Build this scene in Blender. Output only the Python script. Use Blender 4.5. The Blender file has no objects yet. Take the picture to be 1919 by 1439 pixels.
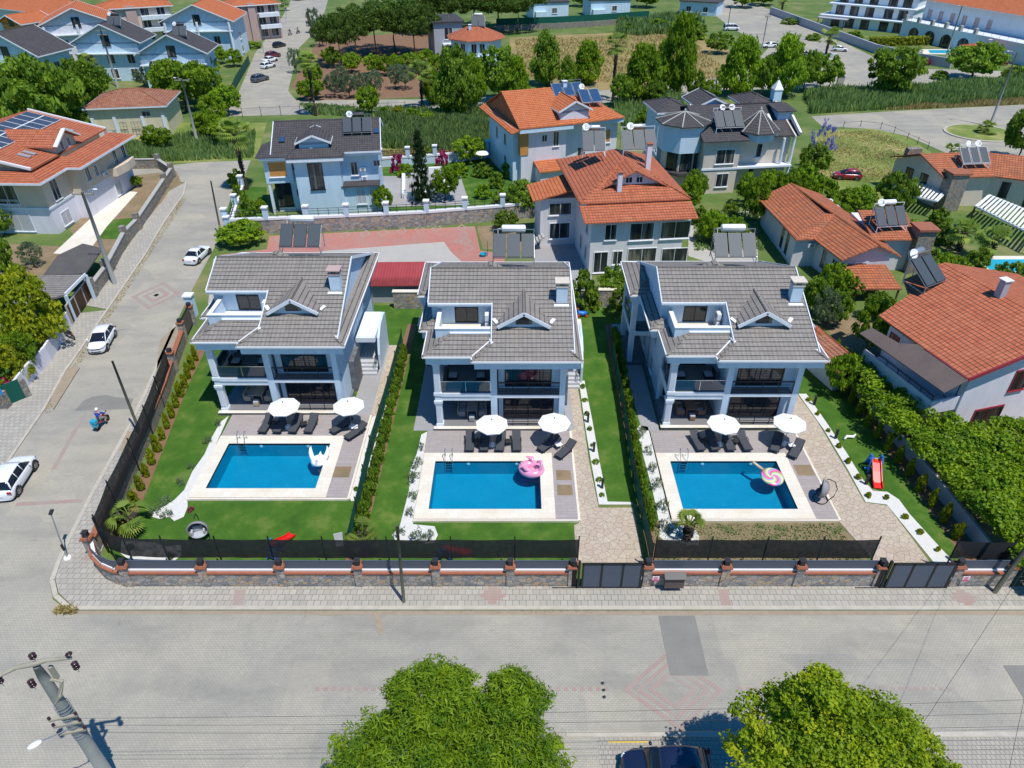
import bpy, bmesh, math, random
import numpy as np
from mathutils import Vector, Matrix
SC = bpy.context.scene
R = math.radians; PI = math.pi
# ---------------------------------------------------------------- camera, sky, sun, exposure
CH = 36.0; FPX = 1330.0; PCX = 967.0; PCY = 719.5; TH = math.atan((PCY + 210.0) / FPX)
cam_d = bpy.data.cameras.new('camera'); cam = bpy.data.objects.new('camera', cam_d)
SC.collection.objects.link(cam); SC.camera = cam
cam.location = (0, 0, CH); cam.rotation_euler = (PI/2 - TH, 0, 0)
cam_d.sensor_width = 36; cam_d.lens = FPX / 1919 * 36; cam_d.shift_x = -(PCX - 959.5) / 1919
cam_d.clip_start = 0.5; cam_d.clip_end = 3000
world = bpy.data.worlds.new('World'); SC.world = world; world.use_nodes = True
nt = world.node_tree; bg = nt.nodes['Background']
sky = nt.nodes.new('ShaderNodeTexSky'); sky.sky_type = 'NISHITA'; sky.sun_disc = False
SUNV = Vector((0.28, -0.32, 1.0)).normalized()
sky.sun_elevation = math.asin(SUNV.z); sky.sun_rotation = math.atan2(SUNV.x, SUNV.y)
sky.air_density = 1.0; sky.dust_density = 0.6; sky.ozone_density = 2.0
hs = nt.nodes.new('ShaderNodeHueSaturation'); hs.inputs['Saturation'].default_value = 1.8; nt.links.new(sky.outputs[0], hs.inputs['Color']); nt.links.new(hs.outputs[0], bg.inputs[0]); bg.inputs[1].default_value = 0.125
sun_d = bpy.data.lights.new('sun', 'SUN'); sun_d.energy = 4.5; sun_d.angle = R(0.5); sun_d.color = (1.0, 0.96, 0.90)
sun = bpy.data.objects.new('sun', sun_d); SC.collection.objects.link(sun)
sun.rotation_euler = SUNV.to_track_quat('Z', 'Y').to_euler(); sun.location = (30, -20, 90)
SC.view_settings.view_transform = 'Standard'; SC.view_settings.look = 'None'
SC.view_settings.exposure = 0.0; SC.view_settings.gamma = 1.0; SC.view_settings.use_curve_mapping = False

# ---------------------------------------------------------------- helpers
def G(px, py, z=0.0):
    u = (px - PCX) / FPX; v = (py - PCY) / FPX; c, s = math.cos(TH), math.sin(TH)
    t = (z - CH) / (-s - v * c)
    return Vector((u * t, (c - v * s) * t, z))
def g2(px, py, z=0.0):
    p = G(px, py, z); return (p.x, p.y)
def zat(py, Y):
    c, s = math.cos(TH), math.sin(TH); v = (py - PCY) / FPX
    return CH - Y * (s + v * c) / (c - v * s)
def V(*a): return Vector(a)

class MB:
    def __init__(s, org=(0, 0, 0)): s.v = []; s.f = []; s.o = Vector(org)
    def poly(s, pts, flip=False):
        b = len(s.v); s.v += [Vector(p) for p in pts]; n = list(range(b, b + len(pts)))
        s.f.append(n[::-1] if flip else n); return s
    def add(s, vs, fs):
        b = len(s.v); s.v += [Vector(p) for p in vs]; s.f += [[b + i for i in f] for f in fs]; return s
    def box(s, x0, x1, y0, y1, z0, z1):
        return s.add([(x0,y0,z0),(x1,y0,z0),(x1,y1,z0),(x0,y1,z0),(x0,y0,z1),(x1,y0,z1),(x1,y1,z1),(x0,y1,z1)],
            [(0,3,2,1),(4,5,6,7),(0,1,5,4),(1,2,6,5),(2,3,7,6),(3,0,4,7)])
    def cbox(s, c, sx, sy, sz, rz=0.0, M=None):
        b = len(s.v); s.box(-sx/2, sx/2, -sy/2, sy/2, -sz/2, sz/2)
        m = Matrix.Translation(Vector(c)) @ (M if M is not None else Matrix.Rotation(rz, 4, 'Z'))
        for i in range(b, len(s.v)): s.v[i] = m @ s.v[i]
        return s
    def bar(s, p, q, w, h=None, up=(0, 0, 1)):
        p = Vector(p); q = Vector(q); h = w if h is None else h; d = q - p
        if d.length < 1e-5: return s
        d.normalize(); up = Vector(up)
        if abs(d.dot(up)) > 0.99: up = Vector((0, 1, 0))
        a = d.cross(up).normalized() * w / 2; b = a.cross(d).normalized() * h / 2
        return s.add([p-a-b, p+a-b, p+a+b, p-a+b, q-a-b, q+a-b, q+a+b, q-a+b],
            [(0,3,2,1),(4,5,6,7),(0,1,5,4),(1,2,6,5),(2,3,7,6),(3,0,4,7)])
    def prism(s, p2, z0, z1):
        a = sum(p2[i][0]*p2[(i+1) % len(p2)][1] - p2[(i+1) % len(p2)][0]*p2[i][1] for i in range(len(p2)))
        if a < 0: p2 = p2[::-1]
        n = len(p2); b = [(p[0], p[1], z0) for p in p2]; t = [(p[0], p[1], z1) for p in p2]
        return s.add(b + t, [list(range(n))[::-1], list(range(n, 2*n))] + [(i, (i+1) % n, n+(i+1) % n, n+i) for i in range(n)])
    def slab(s, pts, t, d=(0, 0, -1)):      # polygon given thickness t along d
        P = [Vector(p) for p in pts]; D = Vector(d) * t; n = len(P); N = Vector((0, 0, 0))
        for i in range(n): N += P[i].cross(P[(i+1) % n])
        if N.dot(D) > 0: P = P[::-1]
        return s.add(P + [p + D for p in P], [list(range(n)), list(range(n, 2*n))[::-1]] + [(i, n+i, n+(i+1) % n, (i+1) % n) for i in range(n)])
    def tube(s, pts, r, n=8, cap=True):
        P = [Vector(p) for p in pts]; rs = r if isinstance(r, (list, tuple)) else [r]*len(P); b = len(s.v); k = len(P)
        for i, p in enumerate(P):
            d = (P[min(i+1, k-1)] - P[max(i-1, 0)]).normalized()
            u = d.cross(Vector((0, 0, 1)));
            if u.length < 0.05: u = d.cross(Vector((0, 1, 0)))
            u.normalize(); w = d.cross(u)
            for j in range(n):
                a = 2*PI*j/n; s.v.append(p + (u*math.cos(a) + w*math.sin(a))*rs[i])
        for i in range(k-1):
            for j in range(n): s.f.append([b+i*n+j, b+i*n+(j+1) % n, b+(i+1)*n+(j+1) % n, b+(i+1)*n+j])
        if cap: s.f.append([b+j for j in range(n)]); s.f.append([b+(k-1)*n+j for j in range(n)][::-1])
        return s
    def lathe(s, c, prof, n=16, M=None):
        b = len(s.v); c = Vector(c)
        for r, z in prof:
            for j in range(n):
                p = Vector((r*math.cos(2*PI*j/n), r*math.sin(2*PI*j/n), z)); s.v.append(c + (M @ p if M is not None else p))
        for i in range(len(prof)-1):
            for j in range(n): s.f.append([b+i*n+j, b+i*n+(j+1) % n, b+(i+1)*n+(j+1) % n, b+(i+1)*n+j])
        s.f.append([b+j for j in range(n)][::-1]); s.f.append([b+(len(prof)-1)*n+j for j in range(n)]); return s
    def ball(s, c, rx, ry=None, rz=None, n=10, m=6, M=None):
        ry = rx if ry is None else ry; rz = rx if rz is None else rz; c = Vector(c); b = len(s.v)
        for i in range(m+1):
            t = PI*i/m
            for j in range(n):
                p = Vector((rx*math.sin(t)*math.cos(2*PI*j/n), ry*math.sin(t)*math.sin(2*PI*j/n), -rz*math.cos(t))); s.v.append(c + (M @ p if M is not None else p))
        for i in range(m):
            for j in range(n): s.f.append([b+i*n+j, b+i*n+(j+1) % n, b+(i+1)*n+(j+1) % n, b+(i+1)*n+j])
        return s
    def torus(s, c, Rr, r, n=20, m=8, M=None):
        b = len(s.v); c = Vector(c)
        for i in range(n):
            for j in range(m):
                a, t = 2*PI*i/n, 2*PI*j/m
                p = Vector(((Rr+r*math.cos(t))*math.cos(a), (Rr+r*math.cos(t))*math.sin(a), r*math.sin(t))); s.v.append(c + (M @ p if M is not None else p))
        for i in range(n):
            for j in range(m): s.f.append([b+i*m+j, b+((i+1) % n)*m+j, b+((i+1) % n)*m+(j+1) % m, b+i*m+(j+1) % m])
        return s
    def build(s, name, mat, parent=None, smooth=False, bev=0.0, label=None):
        me = bpy.data.meshes.new(name)
        me.from_pydata([tuple(p - s.o) for p in s.v], [], s.f)
        uv = me.uv_layers.new(name='UVMap').data; co = me.vertices
        Z = Vector((0, 0, 1))
        for p in me.polygons:
            n = p.normal; u = Z.cross(n)
            if u.length < 0.02: u = Vector((1, 0, 0))
            u.normalize(); v = n.cross(u)
            for li in p.loop_indices:
                w = co[me.loops[li].vertex_index].co; uv[li].uv = (w.dot(u), w.dot(v))
        if smooth: me.polygons.foreach_set('use_smooth', [True]*len(me.polygons))
        me.materials.append(M_[mat] if isinstance(mat, str) else mat)
        o = bpy.data.objects.new(name, me); SC.collection.objects.link(o)
        if parent: o.parent = parent
        elif s.o.length > 0: o.location = s.o
        if bev:
            m = o.modifiers.new('bevel', 'BEVEL'); m.width = bev; m.segments = 2; m.limit_method = 'ANGLE'
        if label: o['label'] = label
        return o
def thing(name, label, cat, loc=(0, 0, 0), rz=0.0, group=None, sc=None):
    o = bpy.data.objects.new(name, None); SC.collection.objects.link(o)
    o.location = loc; o.rotation_euler = (0, 0, rz); o.empty_display_size = 0.3
    if sc: o.scale = sc
    o['label'] = label; o['category'] = cat
    if group: o['group'] = group
    return o
def tag(o, label, cat, group=None):
    o['label'] = label; o['category'] = cat
    if group: o['group'] = group
    return o
def struct(o): o['kind'] = 'structure'; return o
KIDS = {}
def copytree(o, loc=None, rz=None, label=None, sc=None, par=None, group=None):
    c = o.copy(); SC.collection.objects.link(c); c.parent = par
    if loc is not None: c.location = loc
    if rz is not None: c.rotation_euler = (0, 0, rz)
    if sc is not None: c.scale = sc
    if label: c['label'] = label
    if group: c['group'] = group
    for ch in kids(o): copytree(ch, par=c)
    return c
def kids(o):
    return [x for x in SC.collection.objects if x.parent == o] if o.name not in KIDS else KIDS[o.name]
ORD = ['first','second','third','fourth','fifth','sixth','seventh','eighth','ninth','tenth','eleventh','twelfth','thirteenth','fourteenth','fifteenth','sixteenth','seventeenth','eighteenth','nineteenth','twentieth']

# ---------------------------------------------------------------- materials
M_ = {}
def mat(name, col, rough=0.7, metal=0.0, spec=0.5, alpha=1.0):
    m = bpy.data.materials.new(name); m.use_nodes = True; b = m.node_tree.nodes['Principled BSDF']
    b.inputs['Base Color'].default_value = (*col, 1); b.inputs['Roughness'].default_value = rough
    b.inputs['Metallic'].default_value = metal; b.inputs['Specular IOR Level'].default_value = spec
    if alpha < 1: b.inputs['Alpha'].default_value = alpha
    M_[name] = m; return m
def NN(m, t, **kw):
    n = m.node_tree.nodes.new('ShaderNode' + t)
    for k, v in kw.items():
        if k in n.inputs: n.inputs[k].default_value = v
        else: setattr(n, k, v)
    return n
def LK(m, a, b): m.node_tree.links.new(a, b)
def ramp(m, fac, stops):
    r = NN(m, 'ValToRGB'); e = r.color_ramp.elements
    e[0].position = stops[0][0]; e[0].color = (*stops[0][1], 1); e[1].position = stops[-1][0]; e[1].color = (*stops[-1][1], 1)
    for p, c in stops[1:-1]:
        x = e.new(p); x.color = (*c, 1)
    LK(m, fac, r.inputs[0]); return r.outputs[0]
def noise(m, co, scale, detail=4, rough=0.6, dist=0.0):
    n = NN(m, 'TexNoise', Scale=scale, Detail=detail, Roughness=rough, Distortion=dist); LK(m, co, n.inputs['Vector']); return n.outputs['Fac']
def coord(m, k='Object'): return NN(m, 'TexCoord').outputs[k]
def bump(m, h, dist, strength=0.6):
    b = NN(m, 'Bump', Distance=dist, Strength=strength); LK(m, h, b.inputs['Height']); LK(m, b.outputs[0], m.node_tree.nodes['Principled BSDF'].inputs['Normal'])
def mixc(m, fac, a, b, mode='MIX'):
    x = NN(m, 'Mix', data_type='RGBA', blend_type=mode)
    for s, i in ((fac, 0), (a, 6), (b, 7)):
        if isinstance(s, (int, float)): x.inputs[i].default_value = s
        elif isinstance(s, tuple): x.inputs[i].default_value = (*s, 1)
        else: LK(m, s, x.inputs[i])
    return x.outputs[2]
def base(m): return m.node_tree.nodes['Principled BSDF'].inputs['Base Color']
def noisy(name, c1, c2, scale=1.0, rough=0.8, bmp=0.0, c3=None, scale2=None, metal=0.0, big=0.12):
    m = mat(name, c1, rough, metal, 0.3); co = coord(m)
    st = [(0.32, c1), (0.68, c2)] if c3 is None else [(0.3, c1), (0.52, c2), (0.72, c3)]
    c = ramp(m, noise(m, co, scale, 6, 0.65), st)
    n2 = noise(m, co, scale2 or scale*8, 4, 0.7)
    c = mixc(m, n2, c, mixc(m, 1.0, c, (0.72, 0.72, 0.72), 'MULTIPLY'))
    if big: c = mixc(m, ramp(m, noise(m, co, 0.06, 3, 0.5), [(0.35, (0, 0, 0)), (0.7, (big,)*3)]), c, c1)
    LK(m, c, base(m))
    if bmp: bump(m, n2, bmp)
    return m
def stucco(name, col, rough=0.75):
    m = mat(name, col, rough, 0, 0.3); co = coord(m)
    s = NN(m, 'Mapping'); s.inputs['Scale'].default_value = (1.2, 1.2, 0.25); LK(m, co, s.inputs[0])
    d = tuple(x*0.86 for x in col)
    LK(m, mixc(m, ramp(m, noise(m, s.outputs[0], 1.3, 6, 0.7), [(0.4, (0, 0, 0)), (0.75, (1, 1, 1))]), col, d), base(m))
    bump(m, noise(m, co, 30, 3), 0.01, 0.3); return m
def tiles(name, c1, c2, stain, w=0.33, h=0.42, mort=0.05, gap=(0.03, 0.025, 0.022), smax=0.7, bd=0.03):
    m = mat(name, c1, 0.75, 0, 0.3); uv = coord(m, 'UV')
    b = NN(m, 'TexBrick', Scale=1.0); b.offset = 0.0; b.squash = 1.0
    for k, v in (('Color1', (*c1, 1)), ('Color2', (*c2, 1)), ('Mortar', tuple(.6*x for x in c2) + (1,)), ('Mortar Size', mort*0.5), ('Mortar Smooth', 0.6), ('Bias', 0.0), ('Brick Width', w), ('Row Height', h)): b.inputs[k].default_value = v
    LK(m, uv, b.inputs['Vector'])
    sep = NN(m, 'SeparateXYZ'); LK(m, uv, sep.inputs[0])
    def mth(op, a, c=None):
        x = NN(m, 'Math', operation=op)
        for i, q in enumerate((a, c)):
            if q is None: continue
            if isinstance(q, (int, float)): x.inputs[i].default_value = q
            else: LK(m, q, x.inputs[i])
        return x.outputs[0]
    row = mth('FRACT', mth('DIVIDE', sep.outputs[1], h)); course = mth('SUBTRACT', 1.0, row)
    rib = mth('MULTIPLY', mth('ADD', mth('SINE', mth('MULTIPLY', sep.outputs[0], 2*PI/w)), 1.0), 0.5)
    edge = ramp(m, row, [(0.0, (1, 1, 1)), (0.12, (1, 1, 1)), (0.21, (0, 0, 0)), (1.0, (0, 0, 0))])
    c = mixc(m, edge, b.outputs[0], gap)  # gap tone paints in the shade under each tile's lower edge
    ns = noise(m, coord(m), 0.9, 7, 0.75, 1.0)
    c = mixc(m, ramp(m, ns, [(0.45, (0, 0, 0)), (0.72, (smax,)*3)]), c, stain)
    q = NN(m, 'Mapping'); q.inputs['Scale'].default_value = (2.2, 0.22, 1); LK(m, uv, q.inputs[0]); c = mixc(m, ramp(m, noise(m, q.outputs[0], 1.0, 5, 0.7, 0.3), [(0.5, (0, 0, 0)), (0.72, (0.55,)*3)]), c, mixc(m, 1.0, c, (0.62, 0.60, 0.58), 'MULTIPLY'))
    LK(m, c, base(m))
    bump(m, mth('ADD', course, mth('MULTIPLY', rib, 0.8)), bd, 0.9); return m
def stone(name, cols, scale=2.2, mort=(0.16, 0.15, 0.13), wd=0.035):
    m = mat(name, cols[0], 0.85, 0, 0.3); co = coord(m)
    mp = NN(m, 'Mapping'); mp.inputs['Scale'].default_value = (1, 1, 1.5); LK(m, co, mp.inputs[0])
    v = NN(m, 'TexVoronoi', Scale=scale); LK(m, mp.outputs[0], v.inputs['Vector'])
    e = NN(m, 'TexVoronoi', Scale=scale, feature='DISTANCE_TO_EDGE'); LK(m, mp.outputs[0], e.inputs['Vector'])
    s = NN(m, 'SeparateColor'); LK(m, v.outputs['Color'], s.inputs[0])
    n = len(cols); c = ramp(m, s.outputs[0], [(i/(n-1)*0.9+0.05, k) for i, k in enumerate(cols)])
    c = mixc(m, noise(m, co, 9, 4), c, mixc(m, 1.0, c, (0.6, 0.6, 0.6), 'MULTIPLY'))
    ed = ramp(m, e.outputs['Distance'], [(wd*0.5, (0, 0, 0)), (wd*1.6, (1, 1, 1))])
    LK(m, mixc(m, ed, mort, c), base(m)); bump(m, ed, 0.05, 0.8); return m
def leafmat(name, c1, c2, tr=0.42, c3=None):
    m = mat(name, c1, 0.55, 0, 0.25)
    a = NN(m, 'Attribute'); a.attribute_name = 'tint'
    st = [(0.0, c1), (1.0, c2)] if c3 is None else [(0.0, c1), (0.6, c2), (1.0, c3)]
    c = ramp(m, a.outputs['Fac'], st); oi = NN(m, 'ObjectInfo')
    h = NN(m, 'HueSaturation'); LK(m, c, h.inputs['Color'])
    mr = NN(m, 'MapRange'); mr.inputs['To Min'].default_value = 0.82; mr.inputs['To Max'].default_value = 1.2
    LK(m, oi.outputs['Random'], mr.inputs[0]); LK(m, mr.outputs[0], h.inputs['Value'])
    LK(m, h.outputs[0], base(m))
    t = NN(m, 'BsdfTranslucent'); LK(m, h.outputs[0], t.inputs[0]); mx = NN(m, 'MixShader'); mx.inputs[0].default_value = tr
    LK(m, m.node_tree.nodes['Principled BSDF'].outputs[0], mx.inputs[1]); LK(m, t.outputs[0], mx.inputs[2])
    LK(m, mx.outputs[0], m.node_tree.nodes['Material Output'].inputs[0]); return m
def paving(name, c1, c2, gap, w=0.22, h=0.12, mort=0.012, scale_n=0.35, rot=0.0, stains=((0.30, 0.27, 0.23), 0.5), rough=0.85, tracks=False):
    m = mat(name, c1, rough, 0, 0.25); co = coord(m); mp = NN(m, 'Mapping'); mp.inputs['Rotation'].default_value = (0, 0, rot); LK(m, co, mp.inputs[0])
    b = NN(m, 'TexBrick', Scale=1.0)
    for k, v in (('Color1', (*c1, 1)), ('Color2', (*c2, 1)), ('Mortar', (*gap, 1)), ('Mortar Size', mort), ('Mortar Smooth', 0.4), ('Brick Width', w), ('Row Height', h)): b.inputs[k].default_value = v
    LK(m, mp.outputs[0], b.inputs['Vector'])
    c = mixc(m, ramp(m, noise(m, co, scale_n, 8, 0.7, 0.4), [(0.42, (0, 0, 0)), (0.7, (stains[1],)*3)]), b.outputs[0], stains[0])
    c = mixc(m, ramp(m, noise(m, co, 0.07, 4, 0.6), [(0.35, (0, 0, 0)), (0.65, (0.55,)*3)]), c, mixc(m, 1.0, c, (1.16, 1.15, 1.13), 'MULTIPLY'))
    c = mixc(m, ramp(m, noise(m, co, 5, 4, 0.8), [(0.55, (0, 0, 0)), (0.8, (0.35,)*3)]), c, gap)
    if tracks:   # wheel-worn streaks, relaid patches and dust
        q = NN(m, 'Mapping'); q.inputs['Scale'].default_value = (0.10, 0.32, 1); LK(m, co, q.inputs[0]); c = mixc(m, ramp(m, noise(m, q.outputs[0], 1.6, 5, 0.6, 0.3), [(0.46, (0, 0, 0)), (0.7, (0.45,)*3)]), c, (0.20, 0.195, 0.175))
        vv = NN(m, 'TexVoronoi', Scale=0.16, distance='CHEBYCHEV', Randomness=0.8); LK(m, co, vv.inputs['Vector']); sc_ = NN(m, 'SeparateColor'); LK(m, vv.outputs['Color'], sc_.inputs[0]); c = mixc(m, ramp(m, sc_.outputs[0], [(0.3, (0, 0, 0)), (0.9, (0.8,)*3)]), c, mixc(m, 1.0, c, (1.17, 1.14, 1.08), 'MULTIPLY'))
        c = mixc(m, ramp(m, noise(m, co, 1.7, 7, 0.8, 1.5), [(0.57, (0, 0, 0)), (0.74, (0.6,)*3)]), c, (0.165, 0.145, 0.115))
    LK(m, c, base(m)); bump(m, b.outputs['Fac'], -0.01, 0.5); return m

stucco('white_wall', (0.57, 0.70, 0.81)); stucco('beige_wall', (0.66, 0.55, 0.42)); stucco('cream_wall', (0.70, 0.63, 0.45))
stucco('grey_wall', (0.42, 0.42, 0.45)); stucco('lilac_wall', (0.72, 0.71, 0.76)); stucco('pale_blue_wall', (0.58, 0.73, 0.84)); stucco('sky_wall', (0.55, 0.72, 0.84))
stucco('pink_wall', (0.50, 0.36, 0.33)); stucco('ochre_wall', (0.60, 0.28, 0.08)); stucco('concrete', (0.42, 0.41, 0.38)); stucco('trim', (0.74, 0.79, 0.84)); stucco('taupe_wall', (0.66, 0.58, 0.49))
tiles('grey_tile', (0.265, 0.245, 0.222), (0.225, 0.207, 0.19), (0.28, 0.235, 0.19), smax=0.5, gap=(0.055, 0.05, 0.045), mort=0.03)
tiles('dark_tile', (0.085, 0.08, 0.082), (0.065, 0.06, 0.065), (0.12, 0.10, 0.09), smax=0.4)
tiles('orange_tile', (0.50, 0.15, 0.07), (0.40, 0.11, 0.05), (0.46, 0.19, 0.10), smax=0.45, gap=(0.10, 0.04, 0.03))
tiles('old_orange_tile', (0.52, 0.17, 0.07), (0.42, 0.12, 0.05), (0.13, 0.09, 0.06), smax=0.75, gap=(0.10, 0.04, 0.03))
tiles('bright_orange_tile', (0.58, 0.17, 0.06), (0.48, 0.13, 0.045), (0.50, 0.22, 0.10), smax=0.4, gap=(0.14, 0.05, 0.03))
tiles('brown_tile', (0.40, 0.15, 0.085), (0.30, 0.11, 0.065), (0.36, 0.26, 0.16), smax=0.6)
tiles('red_metal', (0.36, 0.055, 0.06), (0.33, 0.05, 0.055), (0.38, 0.09, 0.09), w=0.3, h=9.0, mort=0.02, smax=0.3, gap=(0.2, 0.03, 0.03))
tiles('wood_plank', (0.16, 0.075, 0.035), (0.12, 0.055, 0.025), (0.2, 0.10, 0.05), w=3.0, h=0.14, mort=0.02)
stone('rubble', [(0.27, 0.27, 0.28), (0.44, 0.41, 0.37), (0.60, 0.53, 0.43), (0.35, 0.34, 0.34), (0.62, 0.42, 0.25), (0.50, 0.48, 0.46), (0.30, 0.30, 0.32)], 2.7, mort=(0.26, 0.235, 0.20), wd=0.03)
stone('rubble_light', [(0.30, 0.29, 0.27), (0.42, 0.38, 0.32), (0.25, 0.24, 0.23), (0.46, 0.36, 0.24)], 2.6)
stone('slate_clad', [(0.14, 0.15, 0.17), (0.24, 0.26, 0.29), (0.18, 0.19, 0.21)], 4.0)
paving('road_paving', (0.385, 0.362, 0.302), (0.35, 0.33, 0.275), (0.25, 0.235, 0.19), stains=((0.26, 0.25, 0.235), 0.7), scale_n=0.22, tracks=True)
paving('walk_paving', (0.41, 0.385, 0.335), (0.34, 0.32, 0.28), (0.17, 0.155, 0.125), w=0.42, h=0.42, mort=0.02, stains=((0.36, 0.33, 0.28), 0.5))
paving('parking_paving', (0.38, 0.355, 0.30), (0.33, 0.305, 0.26), (0.20, 0.18, 0.15), w=0.24, h=0.24, mort=0.02)
paving('deck_stone', (0.36, 0.32, 0.31), (0.32, 0.285, 0.275), (0.25, 0.22, 0.21), w=0.9, h=0.3, mort=0.012, stains=((0.33, 0.29, 0.26), 0.4))
paving('red_paving', (0.48, 0.20, 0.16), (0.42, 0.17, 0.14), (0.30, 0.14, 0.11), w=0.2, h=0.2)
paving('faded_red_paving', (0.38, 0.265, 0.235), (0.36, 0.25, 0.22), (0.25, 0.20, 0.17), w=0.22, h=0.12, stains=((0.32, 0.30, 0.26), 0.85))
paving('travertine', (0.74, 0.70, 0.61), (0.68, 0.63, 0.53), (0.54, 0.48, 0.39), w=0.6, h=0.4, mort=0.006, stains=((0.62, 0.52, 0.37), 0.5))
paving('grey_deck', (0.33, 0.33, 0.34), (0.31, 0.31, 0.32), (0.24, 0.24, 0.25), w=1.2, h=0.6, mort=0.008)
stone('flagstone', [(0.58, 0.49, 0.37), (0.62, 0.53, 0.41), (0.55, 0.44, 0.34), (0.60, 0.50, 0.40)], 2.2, mort=(0.52, 0.43, 0.33), wd=0.014)
noisy('asphalt_patch', (0.235, 0.228, 0.205), (0.275, 0.265, 0.235), 0.6, 0.9)
noisy('lawn', (0.036, 0.108, 0.009), (0.07, 0.165, 0.014), 0.5, 0.9, 0.03, c3=(0.19, 0.25, 0.05), scale2=7, big=0.5)
noisy('patchy_lawn', (0.05, 0.13, 0.022), (0.28, 0.21, 0.12), 1.1, 0.95, 0.03, c3=(0.30, 0.23, 0.14), scale2=12)
noisy('wild_grass', (0.10, 0.19, 0.03), (0.24, 0.28, 0.07), 0.16, 0.95, 0.05, c3=(0.50, 0.42, 0.18), scale2=5)
noisy('dry_field', (0.42, 0.31, 0.13), (0.30, 0.24, 0.10), 0.09, 0.95, 0.06, c3=(0.13, 0.17, 0.05), scale2=3)
noisy('soil', (0.22, 0.12, 0.07), (0.28, 0.17, 0.10), 0.8, 0.95, 0.03)
noisy('bare_earth', (0.34, 0.25, 0.15), (0.26, 0.19, 0.11), 0.4, 0.95, 0.03, c3=(0.16, 0.18, 0.07))
noisy('ground_cover', (0.07, 0.14, 0.025), (0.14, 0.20, 0.05), 0.12, 0.95, 0.05, c3=(0.30, 0.26, 0.12), scale2=2.5)
noisy('gravel', (0.46, 0.44, 0.40), (0.52, 0.49, 0.44), 0.5, 0.95, 0.02, scale2=20)
noisy('white_gravel', (0.78, 0.77, 0.73), (0.70, 0.69, 0.65), 3, 0.9, 0.02, scale2=30, big=0)
noisy('dirt_stain', (0.40, 0.33, 0.24), (0.34, 0.27, 0.19), 2, 0.9)
noisy('kerb_stone', (0.58, 0.53, 0.44), (0.47, 0.43, 0.35), 1.5, 0.85)
noisy('brick_cap', (0.42, 0.16, 0.09), (0.33, 0.12, 0.07), 4, 0.8, 0.01)
noisy('bark', (0.14, 0.105, 0.075), (0.08, 0.06, 0.045), 4, 0.9, 0.03)
noisy('palm_bark', (0.10, 0.075, 0.055), (0.05, 0.038, 0.03), 6, 0.95, 0.06)
noisy('pole_concrete', (0.24, 0.26, 0.25), (0.30, 0.31, 0.29), 2, 0.85, 0.01)
noisy('pole_beam', (0.42, 0.39, 0.31), (0.34, 0.31, 0.24), 3, 0.85)
noisy('pole_wood', (0.12, 0.12, 0.09), (0.08, 0.085, 0.065), 3, 0.85)
noisy('awning_felt', (0.10, 0.095, 0.09), (0.13, 0.12, 0.11), 0.7, 0.9)
noisy('brown_panel', (0.13, 0.10, 0.09), (0.16, 0.125, 0.11), 0.8, 0.8)
mat('black_metal', (0.02, 0.021, 0.024), 0.45, 0.3); mat('dark_slat', (0.10, 0.125, 0.165), 0.45, 0.2); mat('white_metal', (0.78, 0.79, 0.80), 0.4); mat('steel', (0.6, 0.62, 0.64), 0.25, 1.0)
mat('galvanised', (0.42, 0.45, 0.47), 0.4, 0.7); mat('white_plastic', (0.80, 0.81, 0.82), 0.4); mat('black_plastic', (0.025, 0.025, 0.028), 0.6); mat('grey_plastic', (0.30, 0.31, 0.32), 0.5)
mat('canvas_white', (0.84, 0.83, 0.79), 0.9); mat('lounger_fabric', (0.055, 0.06, 0.07), 0.85); mat('wicker_brown', (0.22, 0.13, 0.09), 0.85); mat('wicker_grey', (0.27, 0.26, 0.26), 0.85); mat('wicker_beige', (0.42, 0.35, 0.27), 0.85)
mat('cushion_grey', (0.42, 0.45, 0.49), 0.95); mat('dark_cushion', (0.08, 0.09, 0.11), 0.95); mat('curtain', (0.55, 0.48, 0.36), 0.9); mat('interior_dark', (0.05, 0.05, 0.055), 0.9); mat('floor_tile', (0.20, 0.195, 0.20), 0.6)
mat('tyre', (0.018, 0.018, 0.019), 0.85); mat('rim', (0.42, 0.43, 0.45), 0.3, 0.9); mat('car_glass', (0.012, 0.014, 0.018), 0.06, 0, 0.8); mat('headlight', (0.55, 0.60, 0.64), 0.1, 0.2); mat('taillight', (0.38, 0.02, 0.02), 0.2)
mat('toy_red', (0.75, 0.02, 0.015), 0.4); mat('toy_blue', (0.02, 0.20, 0.62), 0.4); mat('toy_teal', (0.02, 0.36, 0.50), 0.4); mat('toy_yellow', (0.75, 0.50, 0.03), 0.4)
mat('red_paint', (0.28, 0.03, 0.045), 0.4); mat('white_paint', (0.80, 0.80, 0.80), 0.6); mat('blue_sign', (0.02, 0.22, 0.50), 0.5); mat('pink_sign', (0.68, 0.10, 0.22), 0.5)
mat('skin', (0.45, 0.26, 0.18), 0.6); mat('blue_cloth', (0.02, 0.06, 0.38), 0.85); mat('dark_cloth', (0.04, 0.045, 0.06), 0.9); mat('grey_cloth', (0.28, 0.28, 0.27), 0.9); mat('blond', (0.3, 0.2, 0.1), 0.9)
mat('float_pink', (0.80, 0.33, 0.50), 0.18, 0.0, 0.8); mat('float_white', (0.85, 0.85, 0.86), 0.25); mat('float_orange', (0.85, 0.30, 0.05), 0.4); mat('float_stick', (0.62, 0.45, 0.34), 0.4)
mat('insulator', (0.05, 0.015, 0.018), 0.2, 0, 0.7); mat('panel_frame', (0.55, 0.57, 0.58), 0.4, 0.6); mat('boat_hull', (0.75, 0.77, 0.78), 0.4); mat('boat_stripe', (0.02, 0.38, 0.55), 0.4); mat('yellow_paint', (0.60, 0.42, 0.05), 0.7)
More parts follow.
